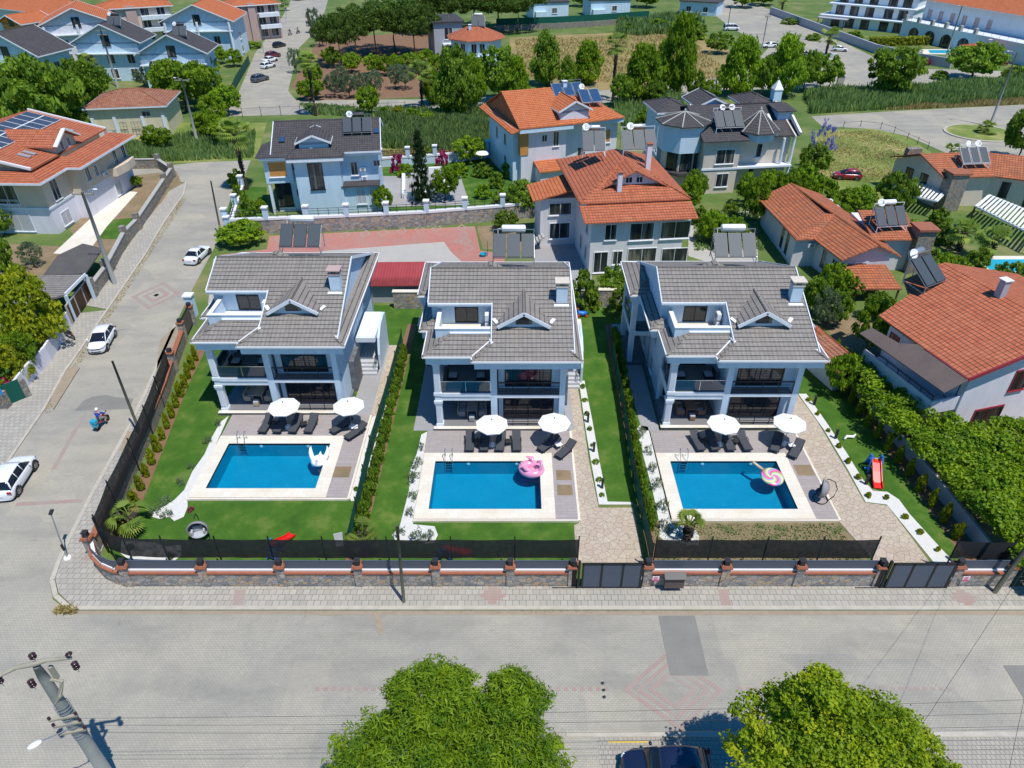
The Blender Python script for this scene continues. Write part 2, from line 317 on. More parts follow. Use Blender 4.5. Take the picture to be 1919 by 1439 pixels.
mat('marble_steps', (0.48, 0.49, 0.51), 0.5); mat('rail_glass', (0.02, 0.05, 0.09), 0.05, 0, 0.8, 0.72); mat('pane', (0.018, 0.025, 0.035), 0.05, 0, 0.7, 0.82); m = mat('dark_pane', (0.02, 0.028, 0.038), 0.1, 0, 0.6); q = NN(m, 'Mapping'); q.inputs['Scale'].default_value = (1, 1, 0.12); LK(m, coord(m), q.inputs[0]); LK(m, ramp(m, noise(m, q.outputs[0], 1.7, 2, 0.5), [(0.42, (0.014, 0.02, 0.028)), (0.55, (0.05, 0.055, 0.06)), (0.62, (0.16, 0.15, 0.13))]), base(m)); mat('shutter', (0.48, 0.50, 0.52), 0.5)
mat('panel_black', (0.06, 0.075, 0.088), 0.5, 0, 0.3); mat('pv_blue', (0.055, 0.07, 0.10), 0.3, 0, 0.5); mat('blue_panel', (0.03, 0.075, 0.16), 0.2, 0, 0.6)
def net(name, col, a):     # woven shade net: fine holes in the cloth
    m = mat(name, col, 0.9, 0, 0.2); b = m.node_tree.nodes['Principled BSDF']
    w = NN(m, 'TexNoise', Scale=3.0, Detail=3.0); LK(m, coord(m), w.inputs['Vector'])
    r = NN(m, 'MapRange'); r.inputs['To Min'].default_value = a-0.08; r.inputs['To Max'].default_value = a+0.06; LK(m, w.outputs['Fac'], r.inputs[0]); LK(m, r.outputs[0], b.inputs['Alpha'])
net('black_net', (0.028, 0.03, 0.032), 0.97); net('green_net', (0.01, 0.10, 0.07), 0.98)
# pool water: clear tinted sheet with sky reflection; mosaic below
m = bpy.data.materials.new('water'); m.use_nodes = True; M_['water'] = m; t = m.node_tree; t.nodes.remove(t.nodes['Principled BSDF'])
tr = NN(m, 'BsdfTransparent'); tr.inputs[0].default_value = (0.55, 0.86, 0.97, 1); gl = NN(m, 'BsdfGlossy'); gl.inputs['Roughness'].default_value = 0.03
fr = NN(m, 'Fresnel'); fr.inputs[0].default_value = 1.33; mx = NN(m, 'MixShader'); bp = NN(m, 'Bump', Distance=0.02, Strength=0.6)
LK(m, noise(m, coord(m), 3.5, 3, 0.5, 0.6), bp.inputs['Height']); LK(m, bp.outputs[0], gl.inputs['Normal']); LK(m, bp.outputs[0], fr.inputs['Normal'])
LK(m, fr.outputs[0], mx.inputs[0]); LK(m, tr.outputs[0], mx.inputs[1]); LK(m, gl.outputs[0], mx.inputs[2]); LK(m, mx.outputs[0], t.nodes['Material Output'].inputs[0])
m = mat('pool_mosaic', (0.0, 0.25, 0.5), 0.4); v = NN(m, 'TexVoronoi', Scale=3.2, feature='DISTANCE_TO_EDGE'); LK(m, coord(m), v.inputs['Vector'])
bk = NN(m, 'TexBrick', Scale=1.0); bk.offset = 0
for k_, v_ in (('Color1', (0, .27, .40, 1)), ('Color2', (0, .36, .50, 1)), ('Mortar', (.03, .45, .57, 1)), ('Mortar Size', .012), ('Brick Width', .12), ('Row Height', .12)): bk.inputs[k_].default_value = v_
LK(m, coord(m, 'UV'), bk.inputs['Vector']); LK(m, mixc(m, noise(m, coord(m), 1.2, 5, 0.7), bk.outputs[0], (0.0, .24, .38)), base(m))
m = mat('lolly', (0.8, 0.2, 0.4), 0.25); sp = NN(m, 'SeparateXYZ'); LK(m, coord(m), sp.inputs[0])
at = NN(m, 'Math', operation='ARCTAN2'); LK(m, sp.outputs[1], at.inputs[0]); LK(m, sp.outputs[0], at.inputs[1])
ln = NN(m, 'VectorMath', operation='LENGTH'); LK(m, coord(m), ln.inputs[0]); ma = NN(m, 'Math', operation='MULTIPLY_ADD'); LK(m, ln.outputs['Value'], ma.inputs[0]); ma.inputs[1].default_value = 3.2; LK(m, at.outputs[0], ma.inputs[2])
dv = NN(m, 'Math', operation='MULTIPLY'); LK(m, ma.outputs[0], dv.inputs[0]); dv.inputs[1].default_value = 3/(2*PI); fc = NN(m, 'Math', operation='FRACT'); LK(m, dv.outputs[0], fc.inputs[0])
r = ramp(m, fc.outputs[0], [(0, (0.85, 0.04, 0.30)), (0.2, (0.85, 0.25, 0.45)), (0.35, (0.05, 0.45, 0.75)), (0.5, (0.85, 0.7, 0.1)), (0.65, (0.75, 0.6, 0.6)), (0.8, (0.15, 0.6, 0.2)), (1, (0.85, 0.06, 0.30))]); LK(m, r, base(m))
leafmat('leaf_broad', (0.08, 0.17, 0.015), (0.29, 0.43, 0.035)); leafmat('leaf_bright', (0.06, 0.17, 0.01), (0.35, 0.50, 0.02)); leafmat('leaf_lime', (0.07, 0.16, 0.008), (0.32, 0.44, 0.015), c3=(0.50, 0.50, 0.02))
leafmat('leaf_yellow', (0.12, 0.19, 0.01), (0.42, 0.44, 0.015)); leafmat('leaf_olive', (0.11, 0.16, 0.08), (0.23, 0.30, 0.16)); leafmat('leaf_pine', (0.045, 0.10, 0.012), (0.14, 0.22, 0.03)); leafmat('leaf_dark', (0.015, 0.04, 0.012), (0.05, 0.10, 0.025))
leafmat('leaf_reed', (0.13, 0.24, 0.07), (0.34, 0.46, 0.14)); leafmat('leaf_straw', (0.42, 0.34, 0.13), (0.62, 0.50, 0.22)); leafmat('leaf_palm', (0.11, 0.20, 0.03), (0.33, 0.42, 0.07)); leafmat('leaf_fuchsia', (0.40, 0.02, 0.12), (0.55, 0.05, 0.20)); leafmat('leaf_violet', (0.20, 0.18, 0.50), (0.35, 0.32, 0.62)); leafmat('leaf_grass', (0.06, 0.16, 0.02), (0.16, 0.30, 0.04))
# ---------------------------------------------------------------- foliage
def leafmesh(name, C, N, T, size, rng, aspect=0.55, droop=0.0):
    """one mesh of rhombic leaves: centres C, outward normals N, tint T"""
    n = len(C); r = rng.normal(size=(n, 3)); nn = N*0.9 + r*0.75; nn /= np.linalg.norm(nn, axis=1)[:, None] + 1e-9
    u = np.cross(nn, rng.normal(size=(n, 3))); u /= np.linalg.norm(u, axis=1)[:, None] + 1e-9; w = np.cross(nn, u)
    s = size*rng.uniform(0.65, 1.3, size=(n, 1)); u[:, 2] -= droop
    P = np.stack([C - u*s, C + w*s*aspect, C + u*s, C - w*s*aspect], 1).reshape(-1, 3)
    me = bpy.data.meshes.new(name); me.vertices.add(4*n); me.vertices.foreach_set('co', P.astype(np.float32).ravel())
    me.loops.add(4*n); me.loops.foreach_set('vertex_index', np.arange(4*n, dtype=np.int32))
    me.polygons.add(n); me.polygons.foreach_set('loop_start', np.arange(0, 4*n, 4, dtype=np.int32)); me.polygons.foreach_set('loop_total', np.full(n, 4, dtype=np.int32))
    at = me.attributes.new('tint', 'FLOAT', 'FACE'); at.data.foreach_set('value', np.clip(T, 0, 1).astype(np.float32))
    me.update(calc_edges=True); return me
def crown_pts(shape, ncl, per, rng, rcl=0.16):
    d = rng.normal(size=(ncl, 3)); d /= np.linalg.norm(d, axis=1)[:, None]; rad = rng.uniform(0.35, 1.0, ncl)**0.5
    if shape == 'round': c = d*rad[:, None]*np.array([0.86, 0.86, 0.40]); c[:, 2] += 0.60; c[:, 2] = np.maximum(c[:, 2], 0.26)
    elif shape == 'cone':
        z = rng.uniform(0.12, 0.97, ncl)**1.15; rr = (1.0 - z)**0.55*0.95 + 0.05; rr *= np.minimum(1, (z - 0.05)*4); a = rng.uniform(0, 2*PI, ncl); q = rng.uniform(0.25, 1, ncl)**0.5
        c = np.stack([rr*q*np.cos(a), rr*q*np.sin(a), z], 1)
    elif shape == 'umbrella': c = d*rad[:, None]*np.array([0.88, 0.88, 0.27]); c[:, 2] += 0.70
    elif shape == 'shrub': c = d*rad[:, None]*np.array([0.82, 0.82, 0.5]); c[:, 2] = np.abs(c[:, 2])*1.5 + 0.08
    elif shape == 'column':
        z = rng.uniform(0.04, 0.95, ncl); rr = np.sin(np.clip(z*1.05, 0.12, 1)**0.75*PI)**0.6*0.8; a = rng.uniform(0, 2*PI, ncl)
        c = np.stack([rr*np.cos(a)*rng.uniform(.3, 1, ncl), rr*np.sin(a)*rng.uniform(.3, 1, ncl), z], 1)
    elif shape == 'layers':
        k = rng.integers(0, 11, ncl); z = 0.10 + k*0.08; rr = (1.02 - z)*rng.uniform(0.15, 1, ncl); a = rng.integers(0, 7, ncl)*2*PI/7 + k*0.4 + rng.normal(size=ncl)*0.12
        c = np.stack([rr*np.cos(a), rr*np.sin(a), z - rr*0.06], 1)
    j = np.repeat(np.arange(ncl), per); n = len(j)
    o = rng.normal(size=(n, 3)); o /= np.linalg.norm(o, axis=1)[:, None]; rc = rcl*rng.uniform(0.6, 1.35, ncl)[j][:, None]
    fl = np.array([1, 1, 0.45 if shape in ('cone', 'round', 'shrub', 'umbrella') else (0.2 if shape == 'layers' else 0.25)])
    P = c[j] + o*rc*fl*rng.uniform(0.4, 1, (n, 1)); N = o + np.array([0, 0, 0.6])
    T = rng.uniform(0, 1, ncl)[j]*0.55 + rng.uniform(0, 1, n)*0.45
    return P, N, T
PROTO = {}
def proto(kind, shape, leafm, ncl, per, size, seed, trunk=0.45, tr=0.035, rcl=0.16, barkm='bark', aspect=0.55):
    rng = np.random.default_rng(seed); P, N, T = crown_pts(shape, ncl, per, rng, rcl)
    me = leafmesh(kind + '_crown', P, N, T, size, rng, aspect); me.materials.append(M_[leafm])
    tm = None
    if trunk:
        b = MB(); rnd = random.Random(seed)
        b.tube([(0, 0, -0.01), (rnd.uniform(-.03, .03), rnd.uniform(-.03, .03), trunk*0.5), (rnd.uniform(-.04, .04), 0, trunk), (0, 0, trunk + 0.3 if shape != 'umbrella' else 0.85)], [tr*1.3, tr, tr*0.85, tr*0.3], 7)
        for k in range(5):
            a = k*2*PI/5 + rnd.random(); z = trunk*rnd.uniform(0.75, 1.1); L = rnd.uniform(0.35, 0.6)
            b.tube([(0, 0, z), (L*0.5*math.cos(a), L*0.5*math.sin(a), z + 0.08), (L*math.cos(a), L*math.sin(a), z + 0.17)], [tr*0.6, tr*0.4, tr*0.15], 5)
        o = b.build('trunk', barkm); tm = o.data; bpy.data.objects.remove(o)
    PROTO.setdefault(kind, []).append((me, tm))
for s in (1, 2, 3):
    proto('broad', 'round', 'leaf_broad', 120, 56, 0.052, s, 0.34)
    proto('citrus', 'round', 'leaf_bright', 100, 50, 0.055, 20+s, 0.22)
    proto('olive', 'round', 'leaf_olive', 80, 40, 0.055, 30+s, 0.25, aspect=0.3)
    proto('conic', 'cone', 'leaf_broad' if s == 3 else 'leaf_bright', 130, 60, 0.045, 40+s, 0.30, 0.03, rcl=.2)
for s in (1, 2):
    proto('pine', 'umbrella', 'leaf_pine', 130, 60, 0.04, 50+s, 0.55, 0.02, aspect=0.35)
    proto('shrub', 'shrub', 'leaf_bright', 60, 34, 0.085, 60+s, 0)
    proto('dark_shrub', 'shrub', 'leaf_broad', 60, 34, 0.085, 70+s, 0)
    proto('thuja', 'column', 'leaf_yellow', 60, 26, 0.14, 80+s, 0, rcl=0.3, aspect=0.4)
    proto('hedge', 'column', 'leaf_broad', 45, 26, 0.15, 90+s, 0, rcl=0.42, aspect=0.45)
proto('conifer', 'layers', 'leaf_dark', 230, 26, 0.05, 5, 0.8, 0.03, rcl=0.13, aspect=0.3)
proto('fuchsia', 'shrub', 'leaf_fuchsia', 30, 30, 0.10, 6, 0); proto('jacaranda', 'round', 'leaf_violet', 34, 34, 0.035, 7, 0.3, rcl=.13)
proto('lime', 'cone', 'leaf_yellow', 160, 60, 0.045, 8, 0.2, 0.04)
proto('agave', 'shrub', 'leaf_olive', 14, 8, 0.3, 9, 0, rcl=0.5, aspect=0.15)
rs = random.Random(77)
def plant(name, kind, loc, w, h, label, cat, group=None, var=None, d=None):
    """w = crown width, h = height in metres"""
    L = PROTO[kind]; me, tm = L[(var if var is not None else rs.randrange(99)) % len(L)]
    t = thing(name, label, cat, loc, rs.uniform(0, 6.28), group, (w/2, (d or w)/2, h))
    c = bpy.data.objects.new('crown' if tm else 'foliage', me); SC.collection.objects.link(c); c.parent = t
    if tm: k = bpy.data.objects.new('trunk', tm); SC.collection.objects.link(k); k.parent = t
    return t
def px_plant(name, kind, cx, by, wpx, top, label, cat, group=None, var=None):
    """a plant standing on the ground where the photo shows its foot; width and top give its real size"""
    p = G(cx, by); sc = (by + 210)*math.cos(TH)/CH
    return plant(name, kind, p, wpx/sc, max(0.4, zat(top, p.y)), label, cat, group, var)

def palm(loc, h, rr, label, group=None, seed=1, n=34, thick=0.22, lm='leaf_palm'):
    t = thing('palm_tree', label, 'palm tree', loc, 0, group); rnd = random.Random(seed)
    b = MB(); k = 10
    b.tube([(0.05*math.sin(i), 0.04*math.cos(i*1.7), h*i/k) for i in range(k+1)], [thick*(1.25 if i == 0 else 1.0 + 0.12*(i % 2) + (0.35 if i > k-3 else 0)) for i in range(k+1)], 9)
    for i in range(60):
        a = rnd.uniform(0, 6.28); z = rnd.uniform(h*0.15, h); b.bar((thick*math.cos(a), thick*math.sin(a), z), (1.5*thick*math.cos(a), 1.5*thick*math.sin(a), z + 0.14), 0.07)
    b.build('trunk', 'palm_bark', t)
    C = MB(); T = []
    for i in range(n):
        a = rnd.uniform(0, 6.28); el = rnd.uniform(-0.7, 1.25); L = rr*rnd.uniform(0.45, 0.6); d = V(math.cos(a)*math.cos(el), math.sin(a)*math.cos(el), math.sin(el)); s = V(-math.sin(a), math.cos(a), 0); up = s.cross(d)*-1
        o = V(0, 0, h); e = o + d*L; C.bar(o, e, 0.05); T += [0.5]*6; tint = rnd.uniform(0.1, 1) if el > -0.3 else rnd.uniform(0.7, 1)
        for j in range(11):
            f = (j - 5)/5*1.25; dd = (d*math.cos(f) + s*math.sin(f)); q = e + dd*rr*0.5 + V(0, 0, -rr*0.10 - abs(f)*0.05*rr); m_ = e + dd*rr*0.28
            w = dd.cross(up).normalized()*0.035*rr; C.poly([e, m_ - w, q, m_ + w]); T.append(tint)
    o = C.build('crown', lm, t); at = o.data.attributes.new('tint', 'FLOAT', 'FACE'); at.data.foreach_set('value', T)
    return t
def blades(name, poly, n, h, lm, seed, label, cat, w=0.06, lean=0.35, z0=0.0, tri=True):
    """reeds or tall grass growing over a polygon of ground"""
    rng = np.random.default_rng(seed); P = np.array(poly); lo = P.min(0); hi = P.max(0); pts = []
    while len(pts) < n:
        q = rng.uniform(lo, hi, (n*2, 2)); ins = np.zeros(len(q), bool); k = len(P); j = k-1
        for i in range(k):
            c = ((P[i, 1] > q[:, 1]) != (P[j, 1] > q[:, 1])) & (q[:, 0] < (P[j, 0]-P[i, 0])*(q[:, 1]-P[i, 1])/(P[j, 1]-P[i, 1]+1e-9)+P[i, 0]); ins ^= c; j = i
        pts += list(q[ins])
    p = np.array(pts[:n]); hh = h*rng.uniform(0.55, 1.15, n)*(0.75 + 0.35*np.sin(p[:, 0]*0.31 + p[:, 1]*0.5)*np.cos(p[:, 0]*0.11)); a = rng.uniform(0, 2*PI, n); l = rng.uniform(0, lean, n)*hh
    b = np.stack([p[:, 0], p[:, 1], np.full(n, z0)], 1); sd = np.stack([np.cos(a), np.sin(a), 0*a], 1)*w*rng.uniform(0.6, 1.4, (n, 1)); a2 = a + rng.uniform(0.5, 2.5, n)
    ln = np.stack([np.cos(a2)*l, np.sin(a2)*l, hh], 1); mid = b + ln*np.array([0.35, 0.35, 0.6])
    Q = np.stack([b - sd*0.7, b + sd*0.7, mid + sd, b + ln, mid - sd], 1).reshape(-1, 3)
    me = bpy.data.meshes.new(name); me.vertices.add(5*n); me.vertices.foreach_set('co', Q.astype(np.float32).ravel())
    me.loops.add(5*n); me.loops.foreach_set('vertex_index', np.arange(5*n, dtype=np.int32)); me.polygons.add(n); me.polygons.foreach_set('loop_start', np.arange(0, 5*n, 5, dtype=np.int32)); me.polygons.foreach_set('loop_total', np.full(n, 5, dtype=np.int32))
    at = me.attributes.new('tint', 'FLOAT', 'FACE'); at.data.foreach_set('value', rng.uniform(0, 1, n).astype(np.float32)); me.update(calc_edges=True); me.materials.append(M_[lm])
    o = bpy.data.objects.new(name, me); SC.collection.objects.link(o); o['kind'] = 'stuff'; tag(o, label, cat); return o

# ---------------------------------------------------------------- setting: ground, roads, pavements
POOLS = [(-22.6, -14.6, 38.0, 43.1), (-6.15, 1.8, 35.9, 41.0), (11.75, 19.85, 35.9, 41.0)]
def cells(x0, x1, y0, y1, z, holes, b=None):
    b = b or MB(); xs = sorted({x0, x1} | {v for h in holes for v in h[:2] if x0 < v < x1}); ys = sorted({y0, y1} | {v for h in holes for v in h[2:] if y0 < v < y1})
    for i in range(len(xs)-1):
        for j in range(len(ys)-1):
            cx, cy = (xs[i]+xs[i+1])/2, (ys[j]+ys[j+1])/2
            if any(h[0] < cx < h[1] and h[2] < cy < h[3] for h in holes): continue
            b.poly([(xs[i], ys[j], z), (xs[i+1], ys[j], z), (xs[i+1], ys[j+1], z), (xs[i], ys[j+1], z)])
    return b
def flat(name, pts, z, m, px=True):
    p2 = [g2(*p) for p in pts] if px else pts
    a = sum(p2[i][0]*p2[(i+1) % len(p2)][1] - p2[(i+1) % len(p2)][0]*p2[i][1] for i in range(len(p2)))
    if a < 0: p2 = p2[::-1]
    bm = bmesh.new(); vs = [bm.verts.new((x, y, z)) for x, y in p2]; fc = bm.faces.new(vs); fc.normal_update(); bmesh.ops.triangulate(bm, faces=bm.faces[:])
    me = bpy.data.meshes.new(name); bm.to_mesh(me); bm.free(); me.materials.append(M_[m]); o = bpy.data.objects.new(name, me); SC.collection.objects.link(o); return struct(o)
struct(cells(-1500, 1500, -300, 2500, 0.0, POOLS).build('ground', 'ground_cover'))
SL = [(-38.6, 39.6), (-39.0, 42.1), (-39.75, 47.8), (-40.9, 53.1), (-41.4, 57.0), (-42.5, 64.8), (-44.3, 77.8), (-46.2, 88.5), (-47.6, 98.8), (-49.2, 104)]
SR = [(-29.9, 31.2), (-30.2, 33), (-30.8, 37.8), (-31.1, 40.7), (-31.6, 45.6), (-32.3, 50.2), (-34.3, 62), (-35.6, 70.9), (-36.8, 80.4), (-39.3, 94.6), (-41.6, 108)]
flat('main_street', [(-60, 19.8), (60, 19.8), (60, 27.4), (-27.2, 27.4), (-28.6, 28.3), (-29.5, 29.6)] + SR + [(-42.8, 114.6), (-47, 115), (-56, 111.5), (-80, 110), (-80, 105.5), (-56, 105.5)] + SL[::-1] + [(-38, 34), (-60, 33)], 0.004, 'road_paving', px=False)
flat('street_apron', [(-60, 0), (4.2, 0), (4.2, 19.8), (-60, 19.8)], 0.003, 'road_paving', px=False)
flat('parking_bay', [(4.2, 0), (60, 0), (60, 19.8), (4.2, 19.8)], 0.006, 'parking_paving', px=False)
# near-side gutter and yellow bay lines
b = MB(); b.box(2.6, 60, 19.62, 19.9, 0.0, 0.05); struct(b.build('kerb', 'kerb_stone'))
for i, q in enumerate([[(1140, 1389), (1215, 1389), (1215, 1392), (1140, 1392)], [(1722, 1390), (1728, 1390), (1742, 1439), (1735, 1439)]]): flat('parking_line', q, 0.011, 'yellow_paint')
# pavement slabs with a kerb step
def walk(name, p2, m='walk_paving', h=0.12, z0=0.0): return struct(MB().prism(p2, z0, h).build(name, m))
walk('pavement', [(60, 27.75), (60, 29.2), (-24.6, 29.2), (-26.4, 30.2), (-27.3, 31.6), (-28.4, 38), (-29.3, 45), (-30.9, 52), (-32.6, 60), (-32.9, 62.1), (-34.05, 62.1), (-32.05, 50.2), (-31.35, 45.6), (-30.85, 40.7), (-30.55, 37.8), (-29.9, 33), (-29.6, 31.3), (-29.2, 29.8), (-28.4, 28.7), (-27.1, 27.75)])
b = MB(); K = [(60, 27.6), (-27.2, 27.6), (-28.5, 28.5), (-29.35, 29.7), (-29.75, 31.25), (-30.05, 33), (-30.7, 37.8), (-31.0, 40.7), (-31.5, 45.6), (-32.2, 50.2), (-34.2, 62)]
for p, q in zip(K, K[1:]): b.bar((*p, 0.065), (*q, 0.065), 0.28, 0.13)
struct(b.build('kerb', 'kerb_stone'))
b = MB(); K2 = [(-38.75, 34)] + SL
for p, q in zip(K2, K2[1:]): b.bar((*p, 0.05), (*q, 0.05), 0.22, 0.12)
struct(b.build('kerb', 'kerb_stone'))
walk('pavement', SL[:6] + [(-45.5, 64), (-44.2, 56), (-43.5, 50), (-43.2, 44), (-43, 39)], 'walk_paving', 0.09)
walk('pavement', [(-42.6, 65)] + SL[6:] + [(-50.2, 100), (-49.6, 97), (-48.6, 88), (-47.2, 79), (-45.7, 66)], 'walk_paving', 0.09)
# faded red brick patterns in the paving
def diamond(name, c, rx, ry, w, m, z=0.012, rot=0.0, n=2):
    b = MB()
    for k in range(n):
        a, d = rx - k*w*2.3, ry - k*w*2.3*ry/rx; P4 = [(a, 0), (0, d), (-a, 0), (0, -d)]
        for i in range(4):
            p, q = Vector((*P4[i], 0)), Vector((*P4[(i+1) % 4], 0)); e = 1 - w/a*1.2
            b.poly([(p.x, p.y, 0), (q.x, q.y, 0), (q.x*e, q.y*e, 0), (p.x*e, p.y*e, 0)])
    Mx = Matrix.Translation((c[0], c[1], z)) @ Matrix.Rotation(rot, 4, 'Z'); b.v = [Mx @ v for v in b.v]; return struct(b.build(name, m))
diamond('road_pattern', (8.6, 22.25), 2.75, 2.3, 0.3, 'faded_red_paving', n=3)
diamond('road_pattern', g2(293, 553), 2.6, 3.2, 0.5, 'faded_red_paving', rot=0.15, n=3)
for i, (cx, cy) in enumerate([(923, 1118), (1806, 1122)]):
    p = g2(cx, cy); b = MB()
    for k in range(-2, 3): hw = (3 - abs(k))*0.27; b.poly([(p[0]-hw, p[1]+k*0.26-0.13, 0.124), (p[0]+hw, p[1]+k*0.26-0.13, 0.124), (p[0]+hw, p[1]+k*0.26+0.13, 0.124), (p[0]-hw, p[1]+k*0.26+0.13, 0.124)])
    struct(b.build('pavement_pattern', 'faded_red_paving'))
for q in ([(441, 1108), (462, 1108), (455, 1141), (435, 1141)], [(1345, 1106), (1362, 1106), (1370, 1139), (1352, 1139)]): flat('pavement_pattern', q, 0.126, 'faded_red_paving')

b = MB(); b.box(-28.3, -27.6, 31.3, 31.9, 0.124, 0.127)
struct(b.build('pavement_pattern', 'faded_red_paving'))
b = MB(); [b.box(x, x+0.22, 22.2, 22.42, 0.008, 0.012) for x in np.arange(-11, 5.0, 0.44)]; [b.box(x, x+0.22, 22.2, 22.42, 0.008, 0.012) for x in np.arange(12.2, 24, 0.44)]
struct(b.build('road_pattern', 'faded_red_paving'))
b = MB(); P0, P1 = Vector((*g2(30, 945), 0.012)), Vector((*g2(155, 938), 0.012)); b.bar(P0, P1, 0.35, 0.004)
P0, P1 = Vector((*g2(100, 880), 0.013)), Vector((*g2(158, 775), 0.013)); b.bar(P0, P1, 0.3, 0.004); struct(b.build('road_pattern', 'faded_red_paving'))
flat('road_patch', [(1234, 1154), (1302, 1154), (1328, 1266), (1256, 1266)], 0.016, 'asphalt_patch'); flat('road_patch', [(1880, 1247), (1925, 1247), (1925, 1320)], 0.016, 'asphalt_patch')
flat('road_patch', [(140, 770), (155, 752), (175, 743), (200, 740), (215, 744), (250, 747), (243, 766)], 0.016, 'asphalt_patch')
flat('dirt_edge', [(-27.2, 27.42), (-27.2, 27.2), (20, 27.15), (60, 27.25), (60, 27.44)], 0.014, 'dirt_stain', px=False)
# plots
flat('lawn', [(-27.2, 32.3), (-24.6, 30.3), (-10.9, 30.3), (-10.9, 37.5), (-26.9, 37.5)], 0.008, 'lawn', px=False); flat('lawn', [(-26.9, 37.5), (-23.2, 37.5), (-23.2, 43.6), (-28.3, 43.6)], 0.008, 'lawn', px=False); flat('lawn', [(-13.5, 37.5), (-10.9, 37.5), (-10.9, 43.6), (-13.5, 43.6)], 0.008, 'lawn', px=False); flat('lawn', [(-28.3, 43.6), (-10.9, 43.6), (-10.9, 66), (-30.5, 66), (-30.5, 55)], 0.008, 'lawn', px=False)
flat('lawn', [(-10.9, 30.3), (3.95, 30.3), (3.95, 35.2), (-6.9, 35.2), (-6.9, 66), (-10.9, 66)], 0.009, 'lawn', px=False)
flat('lawn', [(5.9, 36.6), (8.8, 36.6), (8.8, 66), (4.4, 66), (4.4, 52)], 0.009, 'lawn', px=False)
flat('lawn', [(8.8, 34.6), (11.2, 34.6), (11.6, 66), (8.8, 66)], 0.009, 'lawn', px=False)
flat('rough_lawn', [(8.85, 30.3), (23.2, 30.3), (22.5, 35), (8.8, 35)], 0.010, 'patchy_lawn', px=False)
flat('lawn', [(24.2, 52), (25.9, 38.6), (27, 37.2), (28.6, 31.4), (30.2, 31.2), (29.6, 40), (28.6, 52), (28, 64), (23, 64)], 0.009, 'lawn', px=False)
for n, pl in enumerate(([(-27.4, 32.5), (-26.2, 33.2), (-27.5, 42), (-28.9, 51), (-29.6, 58), (-30.4, 58), (-29.6, 51), (-28.3, 42)], [(-11.15, 31), (-10.2, 31), (-10.0, 62), (-10.9, 62)], [(8.7, 31), (9.3, 31), (9.6, 62), (8.9, 62)], [(29.3, 31.3), (30.6, 31.3), (30.2, 41), (29.2, 55), (28.2, 55), (29.0, 41)])): flat('flower_bed', pl, 0.014, 'soil', px=False)
# decks round the pools, paths
def deckpiece(name, x0, x1, y0, y1, m, z=0.16, hole=None, z0=0.0):
    b = MB()
    if hole: hx0, hx1, hy0, hy1 = hole; [b.box(*q, z0, z) for q in ((x0, hx0, y0, y1), (hx1, x1, y0, y1), (hx0, hx1, y0, hy0), (hx0, hx1, hy1, y1))]
    else: b.box(x0, x1, y0, y1, z0, z)
    return struct(b.build(name, m))
for i, (x0, x1, y0, y1) in enumerate(POOLS):
    dy = 2.1 if i == 0 else 0.0
    deckpiece('pool_deck', x0-0.95, x1+2.55, y0-1.0, 44.75+dy, 'deck_stone', 0.15, (x0, x1, y0, y1))
    b = MB(); b.box(x1+2.5, x1+2.66, y0-1.06, 44.7+dy, 0.0, 0.17); b.box(x0-1.0, x1+2.5, y0-1.12, y0-1.0, 0.0, 0.17); struct(b.build('deck_edging', 'travertine'))
flat('garden_path', [(4.35, 44.6), (4.4, 34.9), (4.35, 34.7), (4.0, 34.5), (3.95, 31.2), (8.3, 31.2), (8.3, 36.2), (5.85, 36.2), (5.6, 41), (5.5, 49), (5.3, 54), (4.4, 54)], 0.02, 'flagstone', px=False)
flat('garden_path', [(22.4, 46.5), (22.4, 34.9), (23.4, 31.2), (26.95, 31.2), (26.4, 36.4), (24.9, 36.7), (24.9, 40), (24.8, 46), (24.0, 54), (22.9, 54)], 0.02, 'flagstone', px=False)
flat('garden_path', [(-12.15, 46.8), (-11.4, 46.8), (-11.3, 58), (-12.6, 58)], 0.02, 'flagstone', px=False)
flat('side_terrace', [(-13.8, 46.8), (-12.1, 46.8), (-12.1, 58), (-13.8, 58)], 0.024, 'grey_deck', px=False); flat('side_terrace', [(4.0, 45), (4.7, 45), (4.7, 56), (4.0, 56)], 0.024, 'grey_deck', px=False)
flat('side_terrace', [(10.2, 44.9), (11.6, 44.9), (11.6, 62), (9.6, 62)], 0.024, 'grey_deck', px=False); flat('side_terrace', [(-8.3, 44.9), (-6.4, 44.9), (-6.4, 60), (-8.3, 60)], 0.024, 'grey_deck', px=False)
def strip(name, pts, z, m='white_gravel', wob=0.0): return flat(name, pts, z, m, px=False)
# white gravel borders
strip('gravel_border', [(-23.9, 46.9), (-23.6, 42), (-23.55, 36.9), (-23.3, 36.3), (-23.2, 35.3), (-23.7, 34.9), (-24.2, 35.3), (-24.8, 35.1), (-25.4, 35.3), (-25.5, 35.8), (-25.0, 36.3), (-24.5, 37), (-24.2, 38), (-24.35, 40), (-24.15, 42), (-24.3, 44), (-24.3, 46)], 0.022)
strip('gravel_border', [(-12.02, 46.7), (-12.03, 37.3), (-11.8, 36.85), (-11.45, 36.9), (-11.25, 37.5), (-11.15, 40), (-11.05, 45), (-10.95, 50), (-10.95, 57), (-11.3, 57), (-11.4, 47)], 0.022)
strip('gravel_border', [(-7.15, 44.8), (-7.12, 34.6), (-5.6, 34.4), (-5.3, 33.6), (-5.5, 32.9), (-6.1, 32.8), (-6.7, 33.2), (-7.3, 33.0), (-8.1, 33.1), (-8.4, 33.6), (-8.0, 34.4), (-7.9, 36), (-7.8, 38), (-8.0, 40), (-7.7, 42), (-7.6, 44.4)], 0.022)
